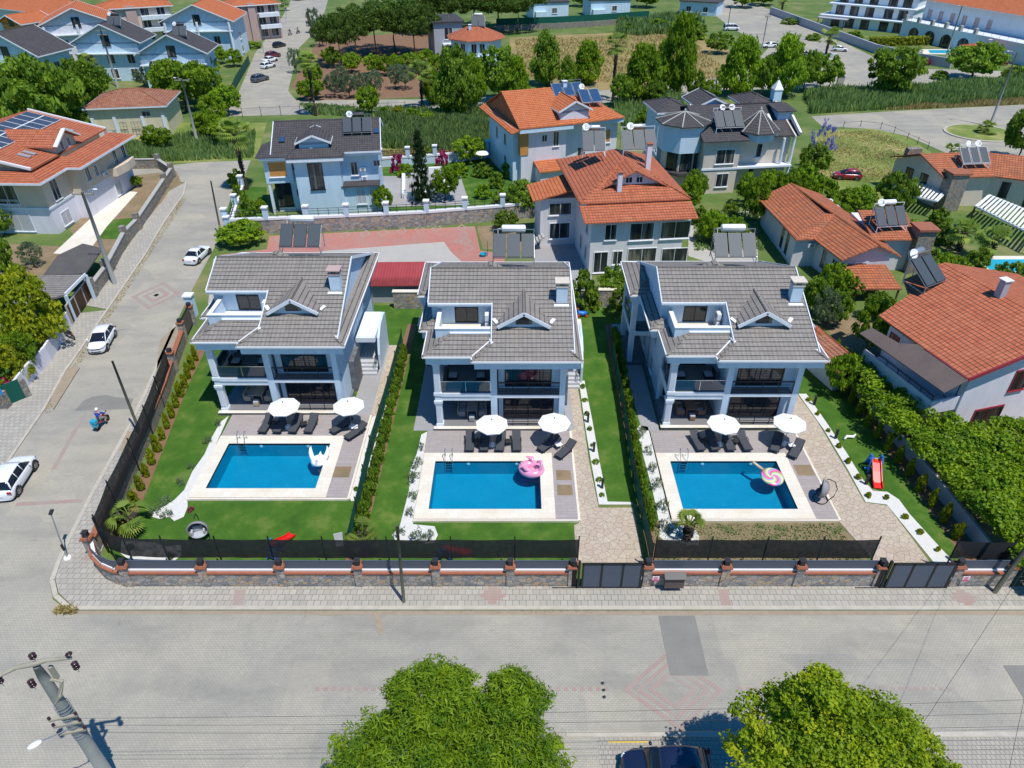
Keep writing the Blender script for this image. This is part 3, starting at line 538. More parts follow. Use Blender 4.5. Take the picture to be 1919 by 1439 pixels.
strip('gravel_border', [(10.75, 45.4), (10.72, 34.6), (12.2, 34.3), (12.4, 33.5), (12.2, 32.7), (11.4, 32.7), (10.9, 33.1), (10.2, 32.9), (9.7, 33.4), (9.9, 34.4), (9.95, 37), (9.9, 40), (9.8, 43), (9.75, 45), (10.1, 45.6)], 0.024)
strip('gravel_border', [(5.6, 52), (5.65, 45), (5.75, 41), (5.9, 36.5), (8.3, 36.5), (8.3, 36.75), (6.55, 36.8), (6.4, 41), (6.3, 46), (6.1, 52)], 0.026)
strip('gravel_border', [(24.5, 50), (24.95, 45), (25.05, 40), (25.0, 36.75), (26.4, 36.5), (27.2, 31.2), (28.5, 31.2), (27.6, 35.6), (27.5, 37.0), (27.0, 37.8), (26.0, 37.9), (25.75, 39), (25.7, 42), (25.5, 46), (25.2, 50)], 0.026)
strip('gravel_border', [(-26.1, 32.0), (-24.4, 30.8), (-22.6, 30.9), (-22.0, 31.8), (-22.4, 32.7), (-23.4, 32.6), (-24.2, 32.9), (-25.2, 33.0), (-26, 33.4), (-26.6, 33.2)], 0.022)
# behind the villas and beyond
flat('back_path', [(410, 478), (500, 467), (505, 442), (890, 424), (900, 470), (950, 475), (940, 505), (885, 508), (845, 472), (832, 453), (610, 470), (500, 490)], 0.016, 'red_paving')
flat('gravel_yard', [(400, 485), (600, 462), (800, 446), (838, 446), (848, 470), (880, 478), (940, 490), (940, 560), (390, 570)], 0.012, 'gravel')
flat('bare_ground', [(893, 424), (990, 420), (985, 470), (905, 467)], 0.012, 'bare_earth')
if 1:
    for px, py in [(646, 441), (684, 438), (718, 436), (753, 433), (786, 430), (819, 428), (865, 427), (868, 440), (872, 452), (878, 465)]:
        diamond('path_pattern', g2(px, py), 0.7, 1.2, 0.16, 'faded_red_paving', 0.02, n=1)
flat('garden_lawn', [(715, 405), (700, 325), (760, 300), (900, 295), (960, 300), (960, 385)], 0.014, 'lawn'); flat('garden_terrace', [(705, 388), (705, 330), (745, 330), (745, 320), (860, 320), (880, 384)], 0.018, 'grey_deck'); flat('garden_lawn', [(420, 410), (440, 350), (500, 350), (500, 405)], 0.014, 'lawn')
flat('courtyard', [(1000, 470), (1000, 420), (1100, 415), (1110, 530), (1000, 540)], 0.014, 'grey_deck'); flat('courtyard', [(1290, 480), (1290, 400), (1420, 395), (1420, 520)], 0.012, 'gravel')
flat('back_garden', [(1540, 600), (1640, 590), (1660, 700), (1600, 690)], 0.012, 'bare_earth'); flat('neighbour_yard', [(31.2, 25), (31.2, 58), (75, 58), (75, 25)], 0.006, 'bare_earth', px=False)
flat('back_road', [(415, 218), (440, 190), (478, 100), (530, 30), (545, 0), (545, -25), (620, -25), (612, 10), (600, 50), (560, 90), (540, 170), (555, 188), (800, 186), (1100, 172), (1290, 152), (1500, 140), (1500, 150), (1340, 172), (1150, 192), (800, 204), (600, 214)], 0.012, 'road_paving')
flat('parking_road', [(1290, 150), (1400, 135), (1440, 90), (1370, 52), (1330, 20), (1270, 0), (1240, -20), (1330, -20), (1450, 20), (1540, 60), (1640, 108), (1700, 128), (1780, 130), (1919, 135), (1990, 140), (1990, 152), (1760, 155), (1640, 160), (1560, 165), (1400, 168)], 0.016, 'road_paving')
flat('right_road', [(1540, 236), (1520, 218), (1680, 208), (1919, 196), (2100, 185), (2100, 330), (1919, 298), (1780, 290), (1740, 272), (1700, 255), (1640, 242)], 0.014, 'road_paving')
flat('orchard_soil', [(570, 190), (545, 160), (600, 70), (820, 60), (840, 180)], 0.009, 'soil')
flat('dry_field', [(960, 150), (955, 70), (1300, 55), (1370, 95), (1420, 150), (1100, 170)], 0.009, 'dry_field'); flat('grass_field', [(1520, 345), (1525, 245), (1640, 240), (1700, 258), (1745, 285), (1730, 350), (1640, 380)], 0.012, 'wild_grass')
flat('verge', [(210, 310), (205, 250), (330, 230), (500, 230), (480, 300)], 0.009, 'wild_grass'); flat('ditch_bank', [(700, 300), (700, 215), (1000, 200), (960, 290)], 0.009, 'wild_grass'); flat('vacant_lot', [(430, 72), (465, 35), (520, 40), (490, 75)], 0.009, 'dry_field')
flat('front_yard', [(170, 480), (130, 430), (240, 330), (330, 320), (345, 355), (250, 450), (215, 480)], 0.011, 'bare_earth'); flat('front_lawn', [(165, 448), (195, 413), (250, 408), (232, 448)], 0.014, 'lawn'); flat('front_walk', [(100, 475), (180, 400), (235, 358), (258, 360), (200, 425), (160, 480)], 0.02, 'travertine')
flat('garden_soil', [(0, 560), (0, 455), (160, 465), (110, 560)], 0.012, 'bare_earth'); flat('play_grass', [(0, 760), (0, 620), (60, 640), (50, 740)], 0.02, 'lawn')

flat('road_stain', [(702, 1148), (716, 1148), (712, 1160), (722, 1178), (712, 1192), (706, 1176), (700, 1160)], 0.018, 'dirt_stain'); flat('road_stain', [(585, 1146), (640, 1146), (648, 1152), (600, 1154)], 0.018, 'dirt_stain'); flat('road_stain', [(650, 1146), (740, 1147), (720, 1151), (660, 1151)], 0.02, 'dirt_stain')
for k, q in enumerate([(300, 640, 345, 600, 340, 660, 290, 735), (95, 735, 130, 690, 150, 690, 100, 770), (225, 845, 240, 810, 252, 812, 232, 850)]): flat('dust_patch', [q[0:2], q[2:4], q[4:6], q[6:8]], 0.13 + .002*k if k != 1 else 0.1, 'dirt_stain')
for k in range(2): flat('deck_hatch', [(3.0, 37.3+1.6*k), (4.1, 37.3+1.6*k), (4.1, 38.4+1.6*k), (3.0, 38.4+1.6*k)], 0.158, 'bare_earth', px=False)
flat('deck_hatch', [(-13.9, 39.2), (-12.4, 39.2), (-12.4, 40.4), (-13.9, 40.4)], 0.158, 'bare_earth', px=False); flat('deck_hatch', [(21.0, 39.4), (22.3, 39.4), (22.3, 40.6), (21.0, 40.6)], 0.158, 'bare_earth', px=False)
# ---------------------------------------------------------------- building helpers
def wall(b, p, q, z0, z1, t, holes=()):
    """wall from p to q (outer face line, outside on the right hand), holes = (s0,s1,h0,h1) along the wall"""
    p = Vector((*p, 0)); q = Vector((*q, 0)); L = (q-p).length; d = (q-p)/L; n = Vector((-d.y, d.x, 0))
    xs = sorted({0, L} | {v for h in holes for v in h[:2]}); zs = sorted({z0, z1} | {v for h in holes for v in h[2:]})
    for i in range(len(xs)-1):
        for j in range(len(zs)-1):
            cx, cz = (xs[i]+xs[i+1])/2, (zs[j]+zs[j+1])/2
            if any(h[0] < cx < h[1] and h[2] < cz < h[3] for h in holes): continue
            a = p + d*xs[i]; c = p + d*xs[i+1]
            b.add([(a.x,a.y,zs[j]),(c.x,c.y,zs[j]),(c.x+n.x*t,c.y+n.y*t,zs[j]),(a.x+n.x*t,a.y+n.y*t,zs[j]),(a.x,a.y,zs[j+1]),(c.x,c.y,zs[j+1]),(c.x+n.x*t,c.y+n.y*t,zs[j+1]),(a.x+n.x*t,a.y+n.y*t,zs[j+1])],
                [(0,3,2,1),(4,5,6,7),(0,1,5,4),(1,2,6,5),(2,3,7,6),(3,0,4,7)])
    return b
def win(par, p, q, s, w, z, h, fm='white_metal', pm='dark_pane', mull=1, sill=True, name='window', out=0.0, fw=0.08, dep=0.07, shutter=False):
    """window on the wall p->q (outside on the right): s = distance along it of the centre"""
    p = Vector((*p, 0)); q = Vector((*q, 0)); d = (q-p).normalized(); n = Vector((d.y, -d.x, 0)); c = p + d*s + n*out
    def P(a, o, zz): return c + d*a + n*o + Vector((0, 0, zz))
    f = MB()
    for a0, a1, z0, z1 in ((-w/2-fw, w/2+fw, z-fw, z), (-w/2-fw, w/2+fw, z+h, z+h+fw), (-w/2-fw, -w/2, z, z+h), (w/2, w/2+fw, z, z+h)):
        f.bar(P(a0, dep/2, (z0+z1)/2), P(a1, dep/2, (z0+z1)/2), dep, z1-z0)
    for k in range(mull): a = -w/2 + w*(k+1)/(mull+1); f.bar(P(a, dep*0.4, z), P(a, dep*0.4, z+h), 0.05, dep*0.7, up=tuple(n))
    o = f.build(name, fm, par)
    MB().bar(P(-w/2, 0.012, z+h/2), P(w/2, 0.012, z+h/2), 0.024, h).build('pane', pm, o)
    if shutter: 
        g = MB(); [g.bar(P(-w/2, 0.03, z+h-0.06-k*0.12), P(w/2, 0.03, z+h-0.06-k*0.12), 0.03, 0.10) for k in range(int(h/0.12))]; g.build('shutter', 'shutter', o)
    if sill: MB().bar(P(-w/2-0.15, 0.08, z-fw-0.04), P(w/2+0.15, 0.08, z-fw-0.04), 0.18, 0.07).build('sill', fm, o)
    return o
def railing(par, pts, z0, h, m='black_metal', bars=4, post=1.2, name='railing', rp=0.04, vert=False, glass=None):
    b = MB()
    for p, q in zip(pts, pts[1:]):
        p = Vector((*p, 0)); q = Vector((*q, 0)); L = (q-p).length; n = max(1, round(L/post))
        for k in range(n+1): x = p + (q-p)*k/n; b.bar(x+V(0, 0, z0), x+V(0, 0, z0+h), rp)
        b.bar(p+V(0, 0, z0+h), q+V(0, 0, z0+h), rp*1.3)
        if vert:
            nn = int(L/0.13); b.bar(p+V(0, 0, z0+0.08), q+V(0, 0, z0+0.08), rp)
            for k in range(nn): x = p + (q-p)*(k+.5)/nn; b.bar(x+V(0, 0, z0+.08), x+V(0, 0, z0+h), 0.02)
        else:
            for k in range(bars): zz = z0 + h*(k+0.5)/bars; b.bar(p+V(0, 0, zz), q+V(0, 0, zz), 0.028)
    o = b.build(name, m, par)
    if glass:
        g = MB()
        for p, q in zip(pts, pts[1:]): g.bar((*p, z0+h*0.48), (*q, z0+h*0.48), 0.02, h*0.9)
        g.build('glass_panel', glass, o)
    return o
def dish(par, c, r=0.4, az=0.0, name='satellite_dish'):
    o = MB(); Mx = Matrix.Rotation(az, 3, 'Z') @ Matrix.Rotation(R(58), 3, 'X')
    o.lathe(c, [(r*f, r*0.28*f*f) for f in (0.02, 0.35, 0.6, 0.8, 1.0, 1.0, 0.78, 0.5)], 18, Mx); c = Vector(c)
    s = o.build(name, 'white_plastic', par, True)
    a = MB(); a.tube([c + Mx @ V(0, -r, .1), c + Mx @ V(0, -0.1, r*1.25)], 0.02, 5); a.bar(c - V(0, 0, 0.05), c - V(0, -0.1, 0.8), 0.06); a.cbox(c + Mx @ V(0, -0.05, r*1.25), 0.1, 0.1, 0.14); a.build('mount', 'galvanised', s); return s
def solar(name_label, cat, loc, rz=0.0, n=3, pw=1.0, pl=1.95, tilt=40, tank=True, tm='white_plastic', dishes=0, vtank=True, frame='galvanised', group=None, pm='panel_black'):
    """roof solar water heater: a thing standing on the roof; local x along the panels, front is -y"""
    t = thing('solar_water_heater', name_label, 'solar water heater', loc, rz, group); cT, sT = math.cos(R(tilt)), math.sin(R(tilt)); W = n*pw + (n-1)*0.12
    f = MB()
    for x in (-W/2, W/2): f.bar((x, 0, 0.35), (x, pl*cT, 0.35+pl*sT), 0.06); f.bar((x, pl*cT, -0.3), (x, pl*cT, 0.35+pl*sT+0.5), 0.06); f.bar((x, 0, -0.4), (x, 0, 0.35), 0.06); f.bar((x, 0, -0.3), (x, pl*cT, 0.1), 0.05)
    f.bar((-W/2, pl*cT+.02, .35+pl*sT+.45), (W/2, pl*cT+.02, .35+pl*sT+.45), 0.05); f.bar((-W/2, 0, 0.33), (W/2, 0, 0.33), 0.06); f.build('frame', frame, t)
    for k in range(n):
        x0 = -W/2 + k*(pw+0.12); Mx = Matrix.Translation((x0+pw/2, 0, 0.4)) @ Matrix.Rotation(R(tilt), 4, 'X')
        b = MB(); b.box(-pw/2, pw/2, 0, pl, 0, 0.09); b.v = [Mx @ v for v in b.v]; p = b.build('collector', 'panel_frame' if not tank else 'black_metal', t)
        b = MB(); b.box(-pw/2+.035, pw/2-.035, .035, pl-.035, 0.09, 0.096); b.v = [Mx @ v for v in b.v]; b.build('glass', pm, p)
    if tank:
        y = pl*cT + 0.45; z = 0.35 + pl*sT + 0.35; b = MB(); L = min(W*0.62, 2.0); Mx = Matrix.Rotation(PI/2, 3, 'Y')
        b.lathe((-L/2, y, z), [(0.1, -0.02), (0.27, 0.03), (0.31, 0.1), (0.31, L-.1), (0.27, L-.03), (0.1, L+.02)], 16, Mx); o = b.build('water_tank', tm, t, True)
        b = MB(); [b.bar((x, y, -0.3), (x, y, z-0.25), 0.06) for x in (-L/2+.2, L/2-.2)]
        b.build('stand', 'galvanised', o)
        b = MB(); b.tube([(-L/2-.05, y, z), (-L/2-.3, y, z), (-L/2-.3, pl*cT, z-0.9), (-W/2+.2, pl*cT, .4+pl*sT)], 0.025, 5); b.build('pipe', 'white_plastic', t)
    for k in range(dishes): dish(t, ((-1)**k*(0.7 if dishes > 1 else -0.9), pl*cT+0.2, 0.35+pl*sT+0.45), 0.42, R(20*k-10))
    return t
def ac_unit(par, c, rz=0.0):
    b = MB(); b.cbox(c, 0.8, 0.3, 0.55, rz); o = b.build('air_conditioner', 'white_plastic', par, bev=0.02)
    d = V(math.sin(rz), -math.cos(rz), 0)*0.17; Mx = Matrix.Rotation(rz, 3, 'Z') @ Matrix.Rotation(PI/2, 3, 'X'); MB().torus(Vector(c)+d, 0.19, 0.02, 14, 5, Mx).lathe(Vector(c)+d*0.93, [(0.18, 0), (0.18, 0.01)], 14, Mx).build('fan_grille', 'grey_plastic', o); return o

# ---------------------------------------------------------------- the three pool villas
PT = 0.406
def villa(variant, loc, label):
    t = thing('villa', label, 'villa', loc, 0, 'three white pool villas')
    zm = lambda y: 7.3 + PT*(y+1.15); RY = 7.38; RZ = zm(RY)
    b = MB(); b.box(-0.18, 4.9, -0.28, 15.1, 0, 0.28); b.box(4.9, 10.45, -0.28, 15.1, 0, 0.28); b.box(-1.75, -0.18, 9.3, 15.1, 0, 0.28); b.build('plinth', 'slate_clad', t)
    b = MB(); b.box(-0.22, 10.5, -0.34, 0.0, 0.28, 0.33); b.build('plinth_coping', 'travertine', t)
    b = MB(); b.box(0, 10.2, 0.0, 4.0, 0.28, 0.31); b.build('porch_floor', 'floor_tile', t)
    w = MB()
    wall(w, (5.0, 0.95), (10.2, 0.95), 0.3, 3.1, 0.22, [(0.35, 4.45, 0.35, 2.72)]); wall(w, (5.0, 0.95), (10.2, 0.95), 3.38, 6.5, 0.22, [(0.5, 4.2, 3.5, 6.15)])
    wall(w, (0.1, 3.95), (4.5, 3.95), 0.3, 3.1, 0.25, [(0.5, 3.9, 0.4, 2.7)]); wall(w, (0.1, 3.95), (4.5, 3.95), 3.38, 6.5, 0.25, [(0.6, 3.8, 3.5, 5.9)])
    w.box(4.5, 4.75, 0.95, 4.2, 0.3, 6.5); w.box(10.0, 10.25, 1.17, 4.2, 0.3, 6.5); w.box(0.1, 10.25, 6.0, 15.0, 0.3, 6.5); w.box(0.1, 0.35, 4.2, 6.0, 0.3, 6.5); w.box(10.0, 10.25, 4.2, 6.0, 0.3, 6.5)
    w.box(0.02, 0.32, 3.6, 3.95, 0.3, 6.5); w.box(9.8, 10.25, 0.0, 0.5, 0.3, 6.5); w.box(4.42, 4.92, 0.0, 0.5, 0.3, 6.5)
    w.build('wall', 'white_wall', t)
    i_ = MB(); i_.box(4.8, 9.98, 1.2, 5.95, 3.1, 3.4); i_.box(4.8, 9.98, 5.6, 5.9, 0.31, 6.4); i_.build('interior', 'interior_dark', t)
    # first floor beams and slab
    b = MB(); b.box(0.5, 4.42, 0.04, 3.9, 2.86, 3.56); b.box(0.5, 4.42, -0.03, 0.04, 3.28, 3.6); b.box(4.92, 9.8, 0.02, 0.95, 3.12, 3.4); b.box(0.05, 0.12, 0.5, 3.6, 2.86, 3.58); b.build('balcony_slab', 'trim', t)
    b = MB(); b.box(0.52, 4.4, 0.05, 3.9, 3.562, 3.585); b.box(4.94, 9.78, 0.04, 0.94, 3.402, 3.425); b.build('balcony_floor', 'floor_tile', t)
    # front-left fluted column
    b = MB(); b.box(0.03, 0.52, 0.03, 0.52, 0.3, 6.5)
    for k in range(4): b.box(0.075+k*0.105, 0.14+k*0.105, -0.005, 0.03, 0.75, 2.4); b.box(0.075+k*0.105, 0.14+k*0.105, -0.005, 0.03, 3.75, 6.1)
    for z0, z1, e in ((0.3, 0.55, 0.05), (2.45, 2.62, 0.05), (2.62, 2.85, 0.09), (3.35, 3.62, 0.07), (6.15, 6.3, 0.05), (6.3, 6.5, 0.09)): b.box(0.03-e, 0.52+e, 0.03-e, 0.52+e, z0, z1)
    b.build('column', 'trim', t)
    # side bay with tall columns
    for y in (9.45, 14.2):
        b = MB(); b.box(-1.7, -1.25, y, y+0.45, 0.28, 6.5); b.box(-1.76, -1.19, y-0.06, y+0.51, 3.35, 3.6); b.box(-1.76, -1.19, y-0.06, y+0.51, 6.3, 6.5); b.build('column', 'trim', t)
    b = MB(); b.box(-1.7, 0.1, 9.4, 14.7, 3.1, 3.5); b.build('side_balcony', 'trim', t)
    railing(t, [(0.1, 9.5), (-1.6, 9.5), (-1.6, 14.6)], 3.5, 1.0, glass='rail_glass', bars=1)
    # cornice (solid boxed eave)
    eave = [(-0.6, -0.5), (3.1, -0.5), (3.1, -1.15), (11.35, -1.15), (11.35, 15.9), (-2.05, 15.9), (-2.05, 9.1), (-1.25, 9.1), (-1.25, 3.3), (-0.6, 3.3)]
    inner = [(-0.42, -0.32), (3.28, -0.32), (3.28, -0.97), (11.17, -0.97), (11.17, 15.7), (-1.87, 15.7), (-1.87, 9.28), (-1.07, 9.28), (-1.07, 3.48), (-0.42, 3.48)]
    b = MB().prism(inner, 6.5, 7.14); b.prism([(x*0.97+0.15, y*0.985+0.1) for x, y in inner], 6.42, 6.5); b.build('cornice', 'white_wall', t)
    b = MB().prism(eave, 7.14, 7.2); [b.bar((*p, 7.24), (*q, 7.24), .13, .13) for p, q in zip(eave, eave[1:]+eave[:1])]; b.build('gutter', 'white_paint', t)
    # roof planes
    r = MB(); T = 0.12
    zp = lambda y: 7.3 + PT*(y+0.5)
    def S(pts): r.slab(pts, T)
    S([(3.1, -1.15, 7.3), (11.35, -1.15, 7.3), (10.75, -0.55, zm(-0.55)), (10.75, RY, RZ), (-0.45, RY, RZ), (-0.45, 4.0, zm(4.0)), (4.57, 4.0, zm(4.0)), (4.57, 0.32, zm(.32))])
    S([(10.75, RY, RZ), (10.75, 15.9, 7.3), (-0.45, 15.9, 7.3), (-0.45, RY, RZ)])
    S([(3.1, -1.15, 7.3), (4.57, 0.32, 7.897), (4.57, 0.97, 7.897), (3.1, -0.5, 7.3)])
    S([(-0.6, -0.5, 7.3), (3.1, -0.5, 7.3), (4.55, 0.95, zp(.95)), (4.55, 1.55, zp(1.55)), (1.45, 1.55, zp(1.55))])
    S([(-0.6, -0.5, 7.3), (1.45, 1.55, 8.132), (0.25, 1.55, 7.645), (0.25, 3.3, 7.645), (-0.6, 3.3, 7.3)])
    S([(-1.25, 3.3, 7.3), (-0.1, 3.3, 7.3), (-0.1, 4.45, 7.767)]); S([(-1.25, 3.3, 7.3), (-0.1, 4.45, 7.767), (-0.1, 9.1, 7.767), (-1.25, 9.1, 7.3)])
    S([(-2.05, 9.1, 7.3), (-0.1, 9.1, 7.3), (-0.1, 11.05, 8.09)]); S([(-2.05, 9.1, 7.3), (-0.1, 11.05, 8.09), (-0.1, 13.9, 8.09), (-2.05, 15.85, 7.3)])
    S([(11.35, -1.15, 7.3), (11.35, 15.9, 7.3), (10.4, 14.95, 7.685), (10.4, -0.2, 7.685)])
    rf = r.build('roof', 'grey_tile', t)
    # ridge and hip caps
    c = MB(); c.tube([(-0.45, RY, RZ+.02), (10.75, RY, RZ+.02)], 0.10, 6); c.build('ridge_tiles', 'grey_tile', rf); c = MB()
    for p, q in (((-0.6, -0.5, 7.32), (1.45, 1.55, 8.15)), ((3.1, -1.15, 7.32), (4.5, 0.25, 7.89)), ((11.35, -1.15, 7.32), (10.5, -0.3, 7.66)), ((-1.25, 3.3, 7.32), (-0.15, 4.4, 7.76)), ((-2.05, 9.1, 7.32), (-0.15, 11.0, 8.08))):
        p, q = Vector(p), Vector(q); n = int((q-p).length/0.36)
        for k in range(n): a = p + (q-p)*k/n; c.tube([a, a + (q-p)/n*1.05], [0.105, 0.075], 6)
        c.build('ridge_tiles', 'grey_tile', rf); c = MB()
    # white verge boards and flashings
    b = MB()
    for p, q in (((10.78, -0.5, zm(-.5)-.03), (10.78, RY, RZ-.03)), ((-0.49, 4.0, zm(4)-.03), (-0.49, RY, RZ-.03)), ((4.53, 0.3, zm(.3)-.03), (4.53, 4.0, zm(4)-.03)), ((10.78, RY, RZ-.03), (10.78, 15.8, 7.3)), ((-.49, RY, RZ-.03), (-.49, 15.8, 7.3))): MB().bar(p, q, 0.07, 0.24).build('verge_board', 'trim', t)
    b.bar((-0.5, 3.93, zm(4)-0.06), (4.55, 3.93, zm(4)-0.06), 0.14, 0.13); b.bar((-0.5, 3.98, zm(4)-0.2), (4.55, 3.98, zm(4)-0.2), 0.14, 0.16)
    b.build('fascia', 'trim', t)
    [MB().bar(*q).build('flashing', 'white_paint', rf) for q in (((10.6, -0.35, 7.66), (10.5, 0.75, 7.72), 0.22, 0.05), ((4.6, 0.35, 7.97), (4.45, 0.95, 8.0), 0.2, 0.04), ((3.1, -0.48, 7.34), (4.52, 0.94, 7.93), 0.1, 0.04))]; b = MB()
    b.cbox((9.95, 3.75, zm(3.75)+.03), 1.15, 0.22, 0.07, M=Matrix.Rotation(math.atan(PT), 4, 'X')); b.build('flashing', 'white_paint', rf)
    # attic walls under the gables
    g = MB()
    for x0, x1, ys in ((10.15, 10.4, (-0.25, 14.9)), (-0.3, -0.05, (4.62, 14.9))):
        a, c2 = ys; pr = [(a, 7.2), (c2, 7.2), (c2, 7.3+PT*(15.9-c2)-.13), (RY, RZ-.13), (a, zm(a)-.13)]
        g.slab([(x0, y, z) for y, z in pr], x1-x0, (1, 0, 0))
    g.slab([(4.45, y, z) for y, z in ((0.4, 7.2), (4.9, 7.2), (4.9, zm(4.9)-.13), (0.4, zm(.4)-.13))], 0.14, (1, 0, 0))
    wall(g, (-0.05, 4.6), (4.45, 4.6), 7.2, 9.42, 0.22, [(1.55, 3.45, 7.26, 9.15)])
    g.box(0.25, 4.45, 1.55, 1.78, 7.2, 8.5); g.box(0.25, 0.48, 1.78, 4.6, 7.2, 8.5)
    g.build('attic_wall', 'white_wall', t)
    b = MB(); b.box(0.2, 4.45, 1.5, 1.83, 8.5, 8.56); b.box(0.2, 0.53, 1.83, 4.55, 8.5, 8.56); b.box(1.35, 4.5, 1.40, 1.55, 8.13, 8.22); b.build('parapet_coping', 'white_paint', t)
    b = MB(); b.box(0.48, 4.45, 1.78, 4.6, 7.15, 7.22); b.build('terrace_floor', 'travertine' if variant != 1 else 'white_paint', t)
    b = MB(); b.box(-0.02, 4.43, 4.83, 7.0, 7.15, 7.2); b.box(0, 4.4, 6.9, 7.0, 7.2, 9.6); b.build('attic_room', 'interior_dark', t)
    # glazed doors
    def glz(x0, x1, y, z0, z1, n, name='glass_door', cur=True):
        f = MB(); f.box(x0, x1, y, y+.07, z1-.07, z1); f.box(x0, x1, y, y+.07, z0, z0+.07)
        for k in range(n+1): x = x0 + (x1-x0)*k/n; xa = min(max(x-.035, x0), x1-.07); f.box(xa, xa+.07, y-.002, y+.072, z0+.07, z1-.07)
        o = f.build(name, 'black_metal', t); MB().box(x0+.02, x1-.02, y+.03, y+.045, z0+.02, z1-.02).build('pane', 'pane', o)
        if cur:
            cm = MB(); n_ = int((x1-x0)*10)
            for k in range(n_):
                x = x0 + (x1-x0)*k/n_
                if not (0.34 < k/n_ < 0.62): cm.box(x, x+0.075, y+0.3+0.05*(k % 2), y+0.32+0.05*(k % 2), z0+.03, z1-.04)
            cm.build('curtain', 'curtain' if variant != 2 else 'cushion_grey', o)
    glz(5.38, 9.42, 1.0, 0.37, 2.70, 4, cur=True); glz(5.53, 9.17, 1.0, 3.52, 6.13, 4); glz(0.63, 3.97, 4.0, 0.42, 2.68, 4, cur=False); glz(0.73, 3.87, 4.0, 3.52, 5.88, 3, cur=False); glz(1.53, 3.37, 4.68, 7.28, 9.13, 2, cur=False)
    # railings
    railing(t, [(4.95, 0.07), (9.78, 0.07)], 3.42, 1.15, post=1.2, bars=5, rp=0.05)
    railing(t, [(4.95, 0.12), (9.78, 0.12)], 0.32, 0.75, post=1.2, bars=3, rp=0.05)
    railing(t, [(0.55, 0.12), (4.4, 0.12)], 3.58, 1.05, m='steel', post=1.9, bars=0, name='glass_balustrade', glass='rail_glass'); railing(t, [(0.18, 0.55), (0.18, 3.6)], 3.58, 1.05, m='steel', post=1.5, bars=0, name='glass_balustrade', glass='rail_glass')
    # dormer
    dx, dy = 7.0, 1.85; hw = 2.0; zb = zm(dy); ez, az = zb+0.22, zb+1.38; oy = dy-0.38
    d = MB(); yb = lambda z: (z-7.3)/PT-1.15
    for s in (-1, 1): d.slab([(dx+s*hw, oy, ez), (dx, oy, az), (dx, yb(az), az), (dx+s*hw, yb(ez), ez)], 0.1)
    do = d.build('dormer', 'grey_tile', t)
    d = MB(); d.slab([(dx-hw+.45, dy, zb-.1), (dx+hw-.45, dy, zb-.1), (dx+hw-.45, dy, ez+.1), (dx, dy, az-.14), (dx-hw+.45, dy, ez+.1)], 0.15, (0, 1, 0))
    for s in (-1, 1): d.slab([(dx+s*(hw-.3), dy, zb-.1), (dx+s*(hw-.3), yb(ez), ez-.3), (dx+s*(hw-.3), yb(ez), ez+.05), (dx+s*(hw-.3), dy, ez+.05)], 0.1, (-s, 0, 0))
    d.build('gable', 'white_wall', do)
    d = MB(); [d.bar((dx+s*hw, oy-.03, ez-.06), (dx-s*0.02, oy-.03, az-.04), 0.08, 0.26) for s in (-1, 1)]; [d.bar((dx+s*hw, oy+.05, ez-.12), (dx-s*0.02, oy+.05, az-.1), 0.1, 0.16) for s in (-1, 1)]; d.build('barge_board', 'trim', do)
    d = MB(); d.slab([(dx-.62, dy-.03, zb+.22), (dx+.62, dy-.03, zb+.22), (dx+.62, dy-.03, zb+.62), (dx, dy-.03, zb+.95), (dx-.62, dy-.03, zb+.62)], 0.05, (0, 1, 0)); d.build('attic_window', 'dark_pane', do)
    d = MB(); d.tube([(dx, oy, az+.02), (dx, yb(az), az+.02)], 0.09, 6); d.build('ridge_tiles', 'grey_tile', do); d = MB()
    [d.bar((dx+s*(hw+.02), yb(ez)-.3, ez-.05), (dx+s*(hw+.35), yb(ez)+.1, ez+.12), 0.3, 0.05) for s in (-1, 1)]; d.build('flashing', 'white_paint', do)
    # chimney
    c = MB(); c.box(9.55, 10.4, 4.0, 4.75, zm(4)-.2, zm(4)+1.35); co = c.build('chimney', 'white_wall', t)
    c = MB(); c.box(9.5, 10.45, 3.95, 4.8, zm(4)+1.35, zm(4)+1.5); c.box(9.6, 9.75, 4.05, 4.7, zm(4)+1.5, zm(4)+1.72); c.box(10.2, 10.35, 4.05, 4.7, zm(4)+1.5, zm(4)+1.72); c.box(9.42, 10.53, 3.87, 4.88, zm(4)+1.72, zm(4)+1.82); c.build('chimney_cap', 'pink_wall' if variant == 1 else 'taupe_wall', co)
    ac_unit(t, (4.1, 3.9, 8.3), R(-90)); ac_unit(t, (4.1, 3.9, 7.6), R(-90))
    # side entrance with canopy, steps and stone wall
    e = MB(); e.box(10.35, 12.05, 6.3, 11.0, 3.1, 3.55); e.box(10.45, 11.95, 6.4, 10.9, 3.55, 3.62); e.build('entrance_canopy', 'trim', t)
    e = MB(); e.slab([(12.08, 6.6, 0), (12.08, 10.9, 0), (12.08, 10.9, 3.6), (12.08, 9.9, 3.8), (12.08, 8.4, 3.7), (12.08, 7.2, 3.0), (12.08, 6.6, 1.6)], 0.2, (1, 0, 0)); e.build('arched_side_wall', 'white_wall', t)
    e = MB(); [e.box(10.3, 12.0, 6.9-0.32*k, 11.0, 0.0, 1.05-0.21*k) for k in range(1, 5)]; e.box(10.3, 12.0, 7.0, 11.0, 0, 1.05); e.build('entrance_steps', 'marble_steps', t)
    e = MB(); e.box(10.27, 10.72, 3.2, 5.6, 0, 3.1); e.build('stone_wall_cladding', 'slate_clad', t)
    railing(t, [(11.95, 5.8), (11.95, 7.0), (11.95, 8.2)], 0.9, 0.9, vert=False, bars=2, post=0.6, name='step_railing')
